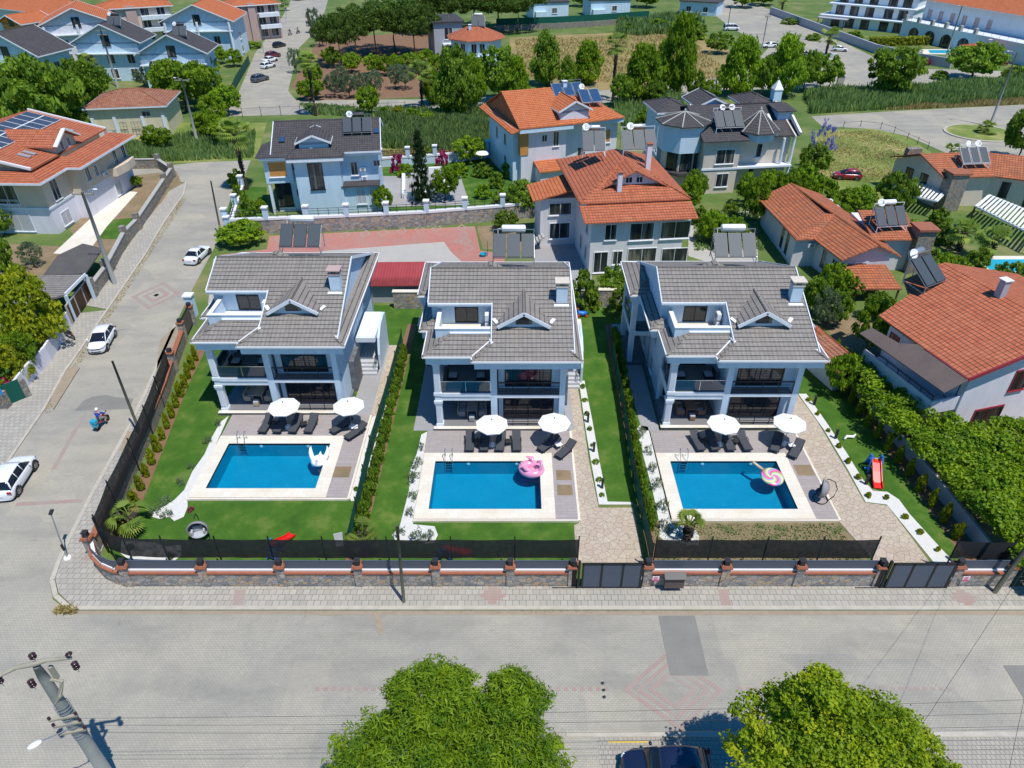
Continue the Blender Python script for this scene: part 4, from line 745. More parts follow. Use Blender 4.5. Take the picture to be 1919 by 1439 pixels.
    win(t, (10.25, 2), (10.25, 15), 9.5, 1.0, 4.2, 1.3); win(t, (0.1, 15), (0.1, 4), 3.8, 0.8, 0.9, 1.9); win(t, (0.1, 15), (0.1, 4), 8.2, 1.0, 4.0, 1.6); win(t, (0.1, 15), (0.1, 4), 7.9, 0.9, 0.9, 1.4)
    b = MB(); b.tube([(-0.36, 8.5, 6.4), (-0.05, 8.6, 6.2), (-0.02, 8.6, 0.4)], 0.05, 6); b.tube([(10.5, 15.0, 6.4), (10.33, 15.0, 6.2), (10.33, 14.9, 0.3)], 0.05, 6); b.build('downpipe', 'grey_plastic', t)
    # rear dormer top behind the solar panels
    b = MB(); b.slab([(3.4, RY+.2, RZ-.3), (5.3, RY+.2, RZ-.3), (4.35, RY+.2, RZ+.22)], 0.8, (0, 1, 0)); b.build('rear_dormer', 'grey_tile', t)
    return t
VL = [(-24.5, 47.2, 0.0), (-6.4, 45.1, 0.0), (11.9, 45.25, 0.0)]
villa(1, VL[0], 'white villa with grey tiled roof, leftmost of three, nearest the side street')
villa(2, VL[1], 'white villa with grey tiled roof, middle of three, behind the flamingo pool')
villa(3, VL[2], 'white villa with grey tiled roof, rightmost of three, behind the rainbow float pool')
for i, l in enumerate(['three black solar panels with white tank on the ridge of the leftmost pool villa', 'three black solar panels with white tank on the ridge of the middle pool villa', 'three black solar panels with white tank on the ridge of the rightmost pool villa']):
    x, y, _ = VL[i]; solar(l, '', (x+6.2, y+8.6, 10.75), group='solar heaters on the pool villas', pw=1.05, pl=2.1)
# ---------------------------------------------------------------- furniture
def lounger():
    t = thing('sun_lounger', 'x', 'sun lounger'); f = MB()
    for s in (-.33, .33): f.bar((s, -0.95, 0.33), (s, 0.35, 0.33), 0.05); f.bar((s, 0.35, 0.33), (s, 1.0, 0.74), 0.05)
    f.bar((-.33, -.95, .33), (.33, -.95, .33), 0.05); f.bar((-.33, 1.0, .74), (.33, 1.0, .74), 0.05); f.build('frame', 'black_metal', t)
    for x, y in ((-.3, -.75), (.3, -.75), (-.3, .45), (.3, .45)): MB().bar((x, y, 0.31), (x, y, 0), 0.045).build('leg', 'black_metal', t)
    MB().slab([(-.31, -.95, .37), (.31, -.95, .37), (.31, .35, .37), (-.31, .35, .37)], 0.03).build('seat', 'lounger_fabric', t); MB().slab([(-.31, .36, .375), (.31, .36, .375), (.31, 1.0, .78), (-.31, 1.0, .78)], 0.03).build('backrest', 'lounger_fabric', t)
    b = MB(); [b.bar((s*.36, .0, .45), (s*.36, .45, .47), 0.045, 0.03) for s in (-1, 1)]; b.build('armrest', 'black_metal', t); return t
def umbrella(label, loc, seed=0):
    t = thing('parasol', label, 'parasol', loc, R(22.5+seed*7), 'white parasols by the pools'); b = MB(); r = 1.28
    pts = [(r*math.cos(2*PI*k/8), r*math.sin(2*PI*k/8), 2.12) for k in range(8)]
    for k in range(8): b.poly([pts[k], pts[(k+1) % 8], (0, 0, 2.58)]); b.poly([pts[(k+1) % 8], pts[k], (pts[k][0]*.985, pts[k][1]*.985, 2.02), (pts[(k+1) % 8][0]*.985, pts[(k+1) % 8][1]*.985, 2.02)])
    cn = b.build('canopy', 'canvas_white', t); MB().lathe((0, 0, 2.56), [(0.05, 0), (0.035, 0.08), (0.01, 0.12)], 8).build('finial', 'black_plastic', cn)
    MB().tube([(0, 0, 0), (0, 0, 2.56)], 0.025, 8).build('pole', 'grey_plastic', t)
    b = MB(); [b.bar((0, 0, 1.9), (pts[k][0]*.6, pts[k][1]*.6, 2.28), 0.02) for k in range(8)]; b.build('ribs', 'white_metal', t)
    MB().lathe((0, 0, 0), [(0.30, 0), (0.30, 0.12), (0.22, 0.2), (0.05, 0.24), (0.05, 0.4)], 18).build('base', 'white_plastic', t, True); return t
def sidetable(label, loc, m='white_plastic'):
    t = thing('side_table', label, 'side table', loc, rs.uniform(0, 1), 'small poolside tables'); MB().box(-.25, .25, -.25, .25, .40, .43).build('tabletop', m, t, bev=0.01)
    for x in (-.21, .21):
        for y in (-.21, .21): MB().bar((x, y, 0), (x, y, .4), 0.035).build('leg', 'black_metal', t)
    return t
L0 = lounger(); used = False
WHICH = ['swan pool', 'flamingo pool', 'rainbow float pool']
US = [((-18.42, 45.35), (-13.3, 45.45)), ((-1.85, 43.1), (2.95, 43.3)), ((15.95, 43.15), (21.05, 43.25))]
spots = [(-1.42, 0), (-0.55, 1), (.45, 2), (1.35, 3), (3.95, 4), (5.3, 5)]
words = ['first dark lounger from the left', 'second dark lounger from the left, half under the parasol', 'third dark lounger from the left, under the parasol edge', 'fourth dark lounger from the left, in the sun', 'angled dark lounger in the shade of the right parasol', 'dark lounger turned inward at the right end of the row']
for i, ((ux, uy), (vx, vy)) in enumerate(US):
    umbrella('white octagonal parasol, left one of the pair by the ' + WHICH[i], (ux, uy-.25, 0.15), i); umbrella('white octagonal parasol, right one of the pair by the ' + WHICH[i], (vx, vy-.25, 0.15), i+2)
    offs = [-1.75, -0.6, 0.65, 1.9, 4.35, 5.65]; yy = uy - 0.2
    for k, o in enumerate(offs):
        lab = words[k] + ' by the ' + WHICH[i]; x = ux + o; rz = [0.02, -0.04, -0.08, 0.03, -0.75, -0.70][k] if i != 2 else [0.16, 0.08, 0.05, 0.12, -0.45, -0.6][k]
        if i == 0 and k < 4: rz = [-0.12, -0.1, -0.12, -0.1][k]; 
        y = yy - (0.05 if k < 4 else (0.25 if k == 4 else 1.0)); q = L0 if not used else copytree(L0); used = True
        q.location = (x, y, 0.155); q.rotation_euler = (0, 0, rz); q['label'] = lab; q['group'] = 'dark sun loungers by the pools'
    sidetable('small dark table between the first two loungers by the ' + WHICH[i], (ux-1.15, yy+.1, 0.155), 'black_plastic'); sidetable('small dark table between the third and fourth loungers by the ' + WHICH[i], (ux+1.27, yy+.05, 0.155), 'black_plastic'); sidetable('small white table beside the right parasol by the ' + WHICH[i], (vx+.35, vy-.75, 0.155), 'white_plastic')
def dining(x, y, z, mname, cm, where):
    g = 'porch dining furniture'; t = thing('dining_table', f'{cm} dining table on the ground floor porch of the {where} pool villa', 'table', (x, y, z), 0, 'porch dining tables'); MB().box(-.45, .45, -.8, .8, .70, .75).build('tabletop', mname, t)
    for a in (-.38, .38):
        for c in (-.72, .72): MB().bar((a, c, 0), (a, c, .7), .07).build('leg', mname, t)
    n = 0
    for k, (a, c, r_) in enumerate([(-.85, -.4, -PI/2), (-.85, .45, -PI/2), (.85, -.4, PI/2), (.85, .45, PI/2)]):
        t = thing('armchair', f'{cm} wicker armchair on the ' + ['left', 'left', 'right', 'right'][k] + ' side of the porch table, ' + ('nearer the pool' if k % 2 == 0 else 'nearer the house') + f', {where} villa', 'chair', (x+a, y+c, z), r_, 'wicker chairs on the porches')
        b = MB(); b.box(-.3, .3, -.3, .3, .12, .38); b.build('seat', mname, t, bev=.03); b = MB(); b.box(-.33, .33, -.36, -.26, .2, .85); b.build('backrest', mname, t, bev=.03)
        [MB().box(s*.33-.04, s*.33+.04, -.26, .3, .12, .62).build('armrest', mname, t, bev=.02) for s in (-1, 1)]; MB().box(-.27, .27, -.24, .28, .38, .46).build('cushion', 'cushion_grey', t, bev=.03)
    t = thing('stool', f'{cm} wicker stool at the pool end of the porch table, {where} villa', 'stool', (x, y-1.15, z), 0, 'wicker stools on the porches'); MB().box(-.22, .22, -.22, .22, 0.05, .42).build('seat', mname, t, bev=.03); MB().box(-.2, .2, -.2, .2, .42, .48).build('cushion', 'cushion_grey', t)
dining(VL[0][0]+2.7, VL[0][1]+1.9, .31, 'wicker_beige', 'beige', 'leftmost'); dining(VL[1][0]+2.8, VL[1][1]+1.9, .31, 'wicker_grey', 'grey', 'middle'); dining(VL[2][0]+2.5, VL[2][1]+1.9, .31, 'wicker_brown', 'brown', 'rightmost')
for i, w_ in enumerate(('leftmost', 'middle', 'rightmost')):
    for k, a in enumerate((1.3, 3.6)):
        t = thing('lounge_chair', f'dark cushioned lounge chair, {"left" if k == 0 else "right"} one on the upper porch of the {w_} pool villa', 'chair', (VL[i][0]+a, VL[i][1]+2.0, 3.59), R(90 if k == 0 else -90), 'lounge chairs on the upper porches')
        MB().box(-.4, .4, -.4, .4, .12, .34).build('seat', 'black_plastic', t, bev=.03); MB().box(-.4, .4, .32, .42, .3, .8).build('backrest', 'black_plastic', t, bev=.03); MB().box(-.34, .34, -.36, .3, .34, .46).build('cushion', 'cushion_grey', t, bev=.04)
    if i: 
        for k, a in enumerate((1.0, 3.55)):
            t = thing('garden_chair', f'black metal chair, {"left" if k == 0 else "right"} one on the roof terrace of the {w_} pool villa', 'chair', (VL[i][0]+a+.3, VL[i][1]+2.4, 7.23), R(40-80*k), 'black chairs on the roof terraces'); MB().lathe((0, 0, .4), [(.27, 0), (.27, .04)], 14).build('seat', 'black_metal', t)
            b = MB(); b.tube([(.3*math.cos(f), .3*math.sin(f), .45+.35*math.sin(f)) for f in np.linspace(0, PI, 9)], .02, 5); b.slab([(-.2, .2, .45), (.2, .2, .45), (.17, .28, .8), (-.17, .28, .8)], .02, (0, 1, 0)); b.build('backrest', 'black_metal', t); [MB().bar((x, y, 0), (x*.8, y*.8, .4), .025).build('leg', 'black_metal', t) for x in (-.22, .22) for y in (-.2, .2)]
# ---------------------------------------------------------------- pools
for i, (x0, x1, y0, y1) in enumerate(POOLS):
    lab = ['blue swimming pool with a white swan float, leftmost of three', 'blue swimming pool with a pink flamingo float, middle of three', 'blue swimming pool with a round rainbow float, rightmost of three'][i]
    t = thing('swimming_pool', lab, 'swimming pool', (x0, y0, 0), 0, 'blue villa pools'); W, L = x1-x0, y1-y0; D = -1.15
    b = MB(); b.poly([(0, 0, D), (W, 0, D), (W, L, D), (0, L, D)]); b.poly([(0, 0, D), (0, 0, .14), (W, 0, .14), (W, 0, D)][::-1]); b.poly([(0, L, D), (W, L, D), (W, L, .14), (0, L, .14)][::-1]); b.poly([(0, 0, D), (0, L, D), (0, L, .14), (0, 0, .14)][::-1]); b.poly([(W, 0, D), (W, 0, .14), (W, L, .14), (W, L, D)][::-1])
    b.build('basin', 'pool_mosaic', t)
    b = MB(); c = .95; [b.box(*q, .15, .19) for q in ((-c, 0, -c, L+c), (W, W+c, -c, L+c), (0, W, -c, 0), (0, W, L, L+c))]; b.build('coping', 'travertine', t)
    b = MB(); b.poly([(0, 0, .06), (W, 0, .06), (W, L, .06), (0, L, .06)]); b.build('water', 'water', t)
    b = MB()
    for x in (.75, 1.3): b.tube([(x, L+.55, .19), (x, L+.55, .9), (x, L+.42, 1.08), (x, L+.2, 1.02), (x, L-.03, .6), (x, L-.08, 0), (x, L-.08, -.75)], .028, 7)
    for z in (-.05, -.3, -.55): b.box(.75, 1.3, L-.14, L-.02, z, z+.04)
    b.build('ladder', 'steel', t)
    for x in (2.5, 6.2): MB().lathe((x, L-.005, -.12), [(.13, 0), (.13, .03), (.04, .05)], 12, Matrix.Rotation(PI/2, 3, 'X')).build('pool_light', 'white_plastic', t)
# the swan, flamingo and lollipop floats
t = thing('pool_float', 'white inflatable swan with raised wings floating at the right edge of the leftmost pool', 'pool float', (-15.0, 41.0, .1), 0, sc=(.82, .82, .82))
MB().torus((0, 0, .15), .52, .25, 24, 10).lathe((0, 0, .1), [(.4, 0), (.4, .1)], 18).build('ring', 'float_white', t, True); b = MB(); [b.tube([(s*.5, -.2, .3), (s*.66, .1, .55), (s*.78, .4, .85), (s*.80, .62, 1.15), (s*.72, .75, 1.32)], [.16, .24, .2, .11, .02], 8, True) for s in (-1, 1)]; b.tube([(0, .5, .3), (0, .85, .55)], [.2, .04], 8); b.build('wings', 'float_white', t, True)
b = MB(); b.tube([(0, -.55, .25), (0, -.7, .6), (0, -.6, .9), (0, -.38, .98), (0, -.25, .82)], [.16, .13, .1, .1, .08], 8); b.build('neck', 'float_white', t, True); MB().tube([(0, -.25, .82), (.02, -.15, .6)], [.06, .015], 6).build('beak', 'float_orange', t, True)
t = thing('pool_float', 'pink inflatable flamingo floating in the far right corner of the middle pool', 'pool float', (1.15, 40.0, .1), R(70), sc=(.85, .85, .85)); Mf = Matrix.Diagonal((1, 1.15, 1))
MB().torus((0, 0, .2), .68, .36, 26, 10, Mf).lathe((0, 0, .12), [(.5, 0), (.5, .1)], 18).build('ring', 'float_pink', t, True); b = MB(); b.tube([(-.25, -.75, .35), (-.3, -.95, .8), (-.2, -1.0, 1.2), (0, -.85, 1.35), (.1, -.62, 1.22)], [.2, .16, .14, .15, .13], 9); nk = b.build('neck', 'float_pink', t, True)
MB().tube([(.1, -.62, 1.22), (.13, -.5, 1.08), (.14, -.48, .92)], [.1, .07, .02], 7).build('beak', 'black_plastic', nk, True); [MB().tube([(s*.55, -.1, .35), (s*.75, .25, .75), (s*.62, .7, .95)], [.12, .22, .05], 8).build('wing', 'float_pink', t, True) for s in (-1, 1)]; MB().tube([(0, .75, .35), (0, 1.0, .65)], [.25, .06], 8).build('tail', 'float_pink', t, True)
t = thing('pool_float', 'round rainbow swirl lollipop float lying over the right edge of the rightmost pool', 'pool float', (19.0, 39.2, .22), R(35)); t.rotation_euler = (R(8), R(-6), R(35))
MB().lathe((0, 0, 0), [(.2, -.08), (.75, -.1), (.86, 0), (.75, .1), (.2, .08)], 28).build('swirl_disc', 'lolly', t, True); MB().tube([(-.05, .8, 0), (-.1, 1.25, .02), (-.12, 1.75, .05)], [.13, .12, .09], 8).build('stick', 'float_stick', t, True)
# ---------------------------------------------------------------- front boundary wall with pillars, slats and gates
WY = 29.2
def boundary(name_label, xs, curve=None, y=WY):
    t = thing('boundary_wall', name_label, 'wall', (xs[0], y, 0), 0, 'stone boundary walls along the street'); o = (xs[0], y, 0)
    path = [(x, y) for x in (xs[0]+.28, xs[-1]-.28)]; pts = (curve[::-1] if curve else []) + path
    P = [Vector((a, b_, 0)) for a, b_ in pts]
    def run(z0, z1, th, off, name, m, extra=0):
        b = MB(o)
        for p, q in zip(P, P[1:]):
            d = (q-p).normalized(); n = Vector((-d.y, d.x, 0)); b.bar(p+n*off+V(0, 0, (z0+z1)/2), q+n*off+V(0, 0, (z0+z1)/2)+d*0.02, th, z1-z0)
        return b.build(name, m, t)
    run(0, 1.22, .34, .2, 'stone_wall', 'rubble'); run(1.22, 1.36, .4, .17, 'brick_coping', 'brick_cap'); run(1.36, 1.50, .2, .25, 'white_band', 'white_paint')
    pil = [Vector((x, y, 0)) for x in xs] + ([Vector((curve[-1][0], curve[-1][1], 0))] if curve else [])
    for p in pil:
        b = MB(o); b.cbox(p+V(0, .2, .9), .5, .5, 1.8); k = b.build('pillar', 'rubble', t); b = MB(o); b.cbox(p+V(0, .2, 1.85), .66, .66, .1); b.cbox(p+V(0, .2, 1.93), .56, .56, .07); b.build('brick_cap', 'brick_cap', k)
        b = MB(o); b.cbox(p+V(0, .2, 2.14), .3, .3, .34); b.cbox(p+V(0, .2, 2.33), .36, .36, .05); b.cbox(p+V(0, .2, 1.98), .34, .34, .04); b.build('pillar_lamp', 'black_plastic', k)
    segs = list(zip(xs, xs[1:]))
    for a, c in segs:
        b = MB(o)
        for k in range(6): b.bar((a+.3, y+.24, 1.57+k*.11), (c-.3, y+.24, 1.57+k*.11), .03, .082)
        for k in range(4): x = a+.3+(c-a-.6)*k/3; b.bar((x, y+.27, 1.5), (x, y+.27, 2.2), .05)
        b.bar((a+.3, y+.24, 2.22), (c-.3, y+.24, 2.22), .05, .04); b.build('slat_panel', 'dark_slat', t)
    if curve:
        b = MB(o); Cc = [(p[0], p[1]) for p in curve[::-1]] + [(xs[0]-.3, y)]
        for p, q in zip(Cc, Cc[1:]): [b.bar((p[0], p[1]+.24, 1.57+k*.11), (q[0], q[1]+.24, 1.57+k*.11), .03, .082) for k in range(6)]
        b.build('slat_panel', 'dark_slat', t)
    return t
cv = [(-25.0, 29.3), (-26.0, 29.75), (-26.9, 30.5), (-27.55, 31.5)]
boundary('long stone boundary wall with brick coping and slats from the street corner to the first sliding gate', [-24.2, -19.35, -14.55, -9.75, -4.95, -.35, 3.5], cv)
boundary('stone boundary wall with slats between the two sliding gates, pink sign and dark box on it', [8.15, 12.95, 17.55, 22.5])
boundary('short stone boundary wall right of the second sliding gate, beside the leaning pole', [27.3, 30.6])
def gate(x0, x1, label):
    t = thing('sliding_gate', label, 'gate', (x0, WY-.1, 0), 0, 'dark sliding gates'); W = x1-x0; b = MB(); b.bar((0, 0, .12), (W, 0, .12), .08, .12); b.bar((0, 0, 2.3), (W, 0, 2.3), .08, .12)
    for x in (.06, W*.32, W*.66, W-.12): b.bar((x, 0, .1), (x, 0, 2.35), .16 if x > W*.9 else .12, .08)
    b.bar((-.18, .02, 0), (-.18, .02, 2.55), .14); b.bar((-.45, .1, 0), (-.45, .1, 2.3), .3, .1); b.build('frame', 'black_metal', t)
    for a, c in ((.12, W*.32-.06), (W*.32+.06, W*.66-.06), (W*.66+.06, W-.2)):
        b = MB(); [b.bar((a, 0, .26+k*.105), (c, 0, .26+k*.105), .035, .075) for k in range(19)]; b.build('slat_panel', 'dark_slat', t)
    MB().bar((W-.12, -.08, 1.0), (W-.12, -.08, 1.25), .05).build('handle', 'steel', t); b = MB(); b.bar((-1.8, -.02, .14), (W, -.02, .14), .06, .02); b.build('rail', 'black_metal', t)
gate(4.05, 7.85, 'dark sliding slat gate closing the path beside the middle villa'); gate(23.0, 26.95, 'dark sliding slat gate closing the path beside the rightmost villa')
t = thing('no_parking_sign', 'small pink and white sign on the wall right of the first gate', 'sign', (8.62, 28.99, 1.15), 0, 'pink wall signs'); MB().cbox((0, 0, 0), .42, .02, .3).build('board', 'white_paint', t); b = MB(); b.cbox((0, -.004, -.2), .42, .02, .14); b.torus((0, -.014, .02), .1, .022, 16, 5, Matrix.Rotation(PI/2, 3, 'X')).bar((-.07, -.014, .09), (.07, -.014, -.05), .02); b.build('emblem', 'pink_sign', t)
copytree(t, loc=(27.75, 28.99, 1.15), label='small pink and white sign on the wall right of the second gate')
t = thing('meter_box', 'dark grey metal box hung on the stone wall right of the pink sign', 'box', (9.75, 28.85, .5), 0); MB().box(-.6, .6, -.12, .18, 0, .95).build('cabinet', 'brown_panel', t, bev=.02); MB().slab([(-.66, -.24, .95), (.66, -.24, .95), (.66, .2, 1.15), (-.66, .2, 1.15)], .04).build('lid', 'black_metal', t)
# black shade nets on posts
def netfence(label, pts, z0, z1, group, m='black_net', posts=None, sag=.07, name='shade_net_fence', cm='black_metal', lean=0.0, seed=0):
    o = (*pts[0], 0); t = thing(name, label, 'fence', o, 0, group); rnd = random.Random(seed); b = MB(o); P = [Vector((*p, 0)) for p in pts]
    for p, q in zip(P, P[1:]):
        L = (q-p).length; n = max(1, round(L/3.6)); pr = None
        for k in range(n*4+1):
            x = p + (q-p)*k/(n*4); s = sag*math.sin(PI*(k % 4)/4); dd = (q-p).normalized(); nn = Vector((-dd.y, dd.x, 0)); w = nn*rnd.uniform(-.06, .06)
            cur = (x+w*.4+V(0, 0, z0+s*.4*rnd.random()), x+w+V(0, 0, (z0+z1)/2), x+V(0, 0, z1-s))
            if pr: b.poly([pr[0], cur[0], cur[1], pr[1]]); b.poly([pr[1], cur[1], cur[2], pr[2]])
            pr = cur
    b.build('net', m, t, True)
    for p, q in zip(P, P[1:]):
        L = (q-p).length; n = max(1, round(L/3.6))
        for k in range(n+1 if q == P[-1] else n): x = p + (q-p)*k/n; MB(o).bar(x+V(0, .05, 0), x+V(lean, .05, z1+.22), .07).build('post', cm, t)
    return t
netfence('long black shade net along the front of the leftmost and middle gardens', [(-26.9, 32.0), (-25.9, 31.1), (-24.4, 30.55), (-22, 30.45), (-12, 30.4), (3.9, 30.4)], 1.35, 3.05, 'black shade nets', seed=1)
netfence('black shade net along the front of the right garden, between the two gates', [(8.7, 30.4), (22.5, 30.4)], 1.35, 3.05, 'black shade nets', seed=2)
netfence('black shade net at the far right corner beside the leaning pole', [(27.4, 30.4), (30.9, 30.3)], 1.35, 2.9, 'black shade nets', seed=3)
netfence('black shade net along the side street beside the motorcycle rider', [(-27.05, 32.3), (-27.7, 35.5), (-28.3, 40.0), (-28.9, 44.0), (-29.7, 48.0), (-30.6, 52.2)], 1.2, 3.0, 'black shade nets', seed=4)
netfence('green mesh fence between the leftmost and middle gardens', [(-11.0, 32.0), (-11.2, 42), (-11.0, 50), (-10.9, 58)], 0.05, 1.65, 'green mesh fences', m='green_net', name='mesh_fence', cm='wood_plank', seed=5)
netfence('green mesh fence between the middle and rightmost gardens', [(8.75, 31.0), (8.65, 39), (8.9, 47), (9.0, 56)], 0.05, 1.85, 'green mesh fences', m='green_net', name='mesh_fence', cm='wood_plank', seed=6)
# low brick-topped wall on the side street with pillars
t = thing('boundary_wall', 'stone wall with brick coping along the side street, black net behind it', 'wall', (-27.6, 32, 0), 0, 'stone boundary walls along the street'); o = (-27.6, 32, 0)
WL = [(-27.6, 31.9), (-28.15, 36), (-28.65, 40), (-29.35, 45), (-30.2, 50), (-31.3, 55), (-32.0, 58.6)]
b = MB(o); [b.bar((p[0], p[1], .6), (q[0], q[1], .6), .34, 1.2) for p, q in zip(WL, WL[1:])]; b.build('stone_wall', 'rubble_light', t)
b = MB(o); [b.bar((p[0], p[1], 1.27), (q[0], q[1], 1.27), .42, .14) for p, q in zip(WL, WL[1:])]; b.build('brick_coping', 'brick_cap', t)
for i, p in enumerate([(-30.9, 53.5), (-32.05, 58.8), (-32.4, 62.0)]):
    b = MB(o); b.cbox((*p, 1.0), .5, .5, 2.0); k = b.build('pillar', 'rubble', t); MB(o).cbox((*p, 2.05), .64, .64, .12).build('brick_cap', 'brick_cap', k); MB(o).cbox((*p, 2.28), .34, .34, .34).build('pillar_lamp', 'black_plastic', k)
t = thing('side_gate', 'dark metal gate with pickets between two lamp pillars on the side street', 'gate', (-32.05, 58.8, 0), 0); b = MB(); p, q = V(0, .4, 0), V(-.35, 3.0, 0)
for z in (.3, 2.1): b.bar(p+V(0, 0, z), q+V(0, 0, z), .07)
for k in range(15): x = p+(q-p)*k/14; b.bar(x+V(0, 0, .15), x+V(0, 0, 2.3), .04)
b.build('frame', 'black_metal', t); MB().slab([p+V(.03, 0, .35), q+V(.03, 0, .35), q+V(.03, 0, 2.0), p+V(.03, 0, 2.0)], .02, (1, 0, 0)).build('panel', 'brown_panel', t)
t = thing('gate_pillar', 'white square pillar by the side street behind the leftmost villa', 'pillar', (-33.1, 63.8, 0), 0); MB().cbox((0, 0, 1.15), .75, .75, 2.3).build('shaft', 'white_wall', t); MB().cbox((0, 0, 2.36), .95, .95, .14).build('cap', 'white_paint', t)
# stone wall behind the gardens and shed
for (a, c, lab) in (((-12.7, 65.2), (-7.6, 65.2), 'rubble retaining wall behind the garden between the leftmost and middle villas'), ((4.6, 65.6), (11.0, 65.5), 'rubble retaining wall behind the garden between the middle and rightmost villas')):
    t = thing('retaining_wall', lab, 'wall', (*a, 0), 0, 'rubble retaining walls'); L = c[0]-a[0]; MB().box(0, L, 0, .4, 0, 1.9).build('stone_wall', 'rubble', t); MB().box(-.05, L+.05, -.05, .5, 1.9, 2.0).build('coping', 'travertine', t)
t = thing('shed', 'low grey shed with red corrugated metal roof behind the two left villas', 'shed', (-16.3, 66.2, 0), 0.02); MB().box(0, 7.0, .3, 3.4, 0, 2.2).build('wall', 'grey_wall', t); MB().slab([(-.3, -.2, 2.25), (7.3, -.2, 2.25), (7.3, 3.9, 3.0), (-.3, 3.9, 3.0)], .08).build('roof', 'red_metal', t)
# planting along the fences
def row(kind, name, pts, w, h, lab, cat, group):
    for i, p in enumerate(pts): plant(name, kind, (p[0], p[1], 0), w*rs.uniform(.85, 1.15), h*rs.uniform(.85, 1.15), lab % ORD[i], cat, group)
def along(pts, n):
    P = [Vector(p) for p in pts]; L = [0]
    for p, q in zip(P, P[1:]): L.append(L[-1]+(q-p).length)
    out = []
    for k in range(n):
        s = L[-1]*(k+.5)/n
        for i in range(len(P)-1):
            if L[i] <= s <= L[i+1]: out.append(tuple(P[i]+(P[i+1]-P[i])*(s-L[i])/(L[i+1]-L[i]))); break
    return out
row('thuja', 'thuja_shrub', along([(-26.7, 33.0), (-27.6, 40), (-28.5, 47), (-29.8, 56)], 16), .75, 1.45, 'yellow-green thuja by the side street net, %s from the street corner', 'shrub', 'thujas beside the side street net')
row('hedge', 'hedge_shrub', along([(-10.55, 32.2), (-10.45, 42), (-10.4, 56)], 20), .95, 1.5, 'leafy laurel bush along the left green mesh fence, %s from the front', 'shrub', 'laurels along the left mesh fence')
row('hedge', 'hedge_shrub', along([(9.1, 33.5), (9.15, 40), (9.5, 50), (9.6, 60)], 18), .9, 1.5, 'leafy laurel bush along the right green mesh fence, %s from the front', 'shrub', 'laurels along the right mesh fence')
row('thuja', 'thuja_shrub', along([(29.7, 32.5), (29.1, 40), (28.6, 46), (28.3, 54)], 14), .8, 1.7, 'yellow-green thuja along the right garden wall, %s from the street', 'shrub', 'thujas along the right garden wall')
t = thing('garden_wall', 'low grey wall on the right edge of the rightmost garden, behind the thujas', 'wall', (30.9, 31, 0), 0); b = MB(); [b.bar((p[0]-30.9, p[1]-31, .6), (q[0]-30.9, q[1]-31, .6), .2, 1.2) for p, q in zip([(30.9, 31), (30.3, 40), (29.6, 48), (29.2, 56)], [(30.3, 40), (29.6, 48), (29.2, 56), (28.6, 64)])]; b.build('wall', 'grey_wall', t)
# small plants in the gravel borders
def gp(kind, name, pts, w, h, lab, group):
    for i, p in enumerate(pts): plant(name, kind, (p[0], p[1], .02), w*rs.uniform(.7, 1.3), h*rs.uniform(.7, 1.3), lab % ORD[i], 'plant', group)
gp('agave', 'agave_plant', [(-25.4, 35.6), (-25.0, 36.6), (-24.4, 35.4), (-24.7, 38.6), (-24.6, 40.4), (-24.4, 43.4), (-24.3, 45.6)], .9, .7, 'spiky plant in the gravel left of the leftmost pool, %s from the front', 'spiky plants left of the leftmost pool')
gp('agave', 'agave_plant', [(-7.9, 33.6), (-6.6, 33.2), (-5.8, 33.3), (-7.4, 35.4), (-7.4, 37.2), (-7.6, 39), (-7.5, 40.6), (-7.4, 42.6)], .95, .9, 'spiky plant in the gravel left of the middle pool, %s from the front', 'spiky plants left of the middle pool')
gp('agave', 'agave_plant', [(10.1, 34.1), (10.3, 36), (10.2, 38.2), (10.25, 40), (10.2, 42), (10.0, 44.4)], .95, .9, 'spiky plant in the gravel left of the rightmost pool, %s from the front', 'spiky plants left of the rightmost pool')
gp('shrub', 'succulent_plant', [(-11.65, 38), (-11.5, 40), (-11.45, 41.8), (-11.3, 43.6), (-11.25, 46), (-11.2, 48.5), (-11.15, 51), (-11.15, 53.5)], .5, .4, 'small round succulent in the gravel right of the leftmost pool, %s from the front', 'succulents right of the leftmost pool')
gp('shrub', 'succulent_plant', [(6.2, 37.4), (6.15, 39), (6.1, 41), (6.0, 43), (5.95, 45), (5.9, 47), (5.9, 49), (5.85, 51)], .55, .4, 'small round succulent in the gravel right of the middle path, %s from the front', 'succulents right of the middle path')
gp('thuja', 'succulent_plant', [(27.9, 32.2), (27.5, 33.8), (27.1, 35.2), (26.6, 37.1), (25.4, 37.3), (25.4, 39.2), (25.35, 41), (25.3, 42.8), (25.2, 44.8), (25.1, 47), (25.0, 49)], .5, .4, 'small yellow succulent in the gravel right of the rightmost path, %s from the front', 'succulents right of the rightmost path')
gp('dark_shrub', 'dark_shrub', [(-22.6, 31.6), (-25.6, 32.4)], .8, .6, 'dark purple-leaved shrub in the white gravel at the front corner, %s from the right', 'dark shrubs in the corner gravel')
gp('fuchsia', 'flowering_shrub', [(-22.9, 35.9)], .5, .5, 'small pink flowering shrub in the gravel in front of the leftmost pool, %s', 'pink shrub')
for i, (x, y) in enumerate([(5.9, 46.0), (6.05, 42.3), (6.3, 38.2), (25.3, 48.4), (25.45, 43.9), (25.75, 38.6)]):
    t = thing('bollard_light', 'dark bollard light in the gravel of the ' + ('middle' if i < 3 else 'rightmost') + ' garden, ' + ['farthest', 'middle one', 'nearest'][i % 3] + ' from the camera' * (i % 3 != 1), 'garden light', (x, y, 0), 0, 'bollard lights'); MB().bar((0, 0, 0), (0, 0, .85), .16).build('post', 'black_metal', t); MB().bar((0, 0, .85), (0, 0, .92), .2).build('head', 'black_plastic', t)
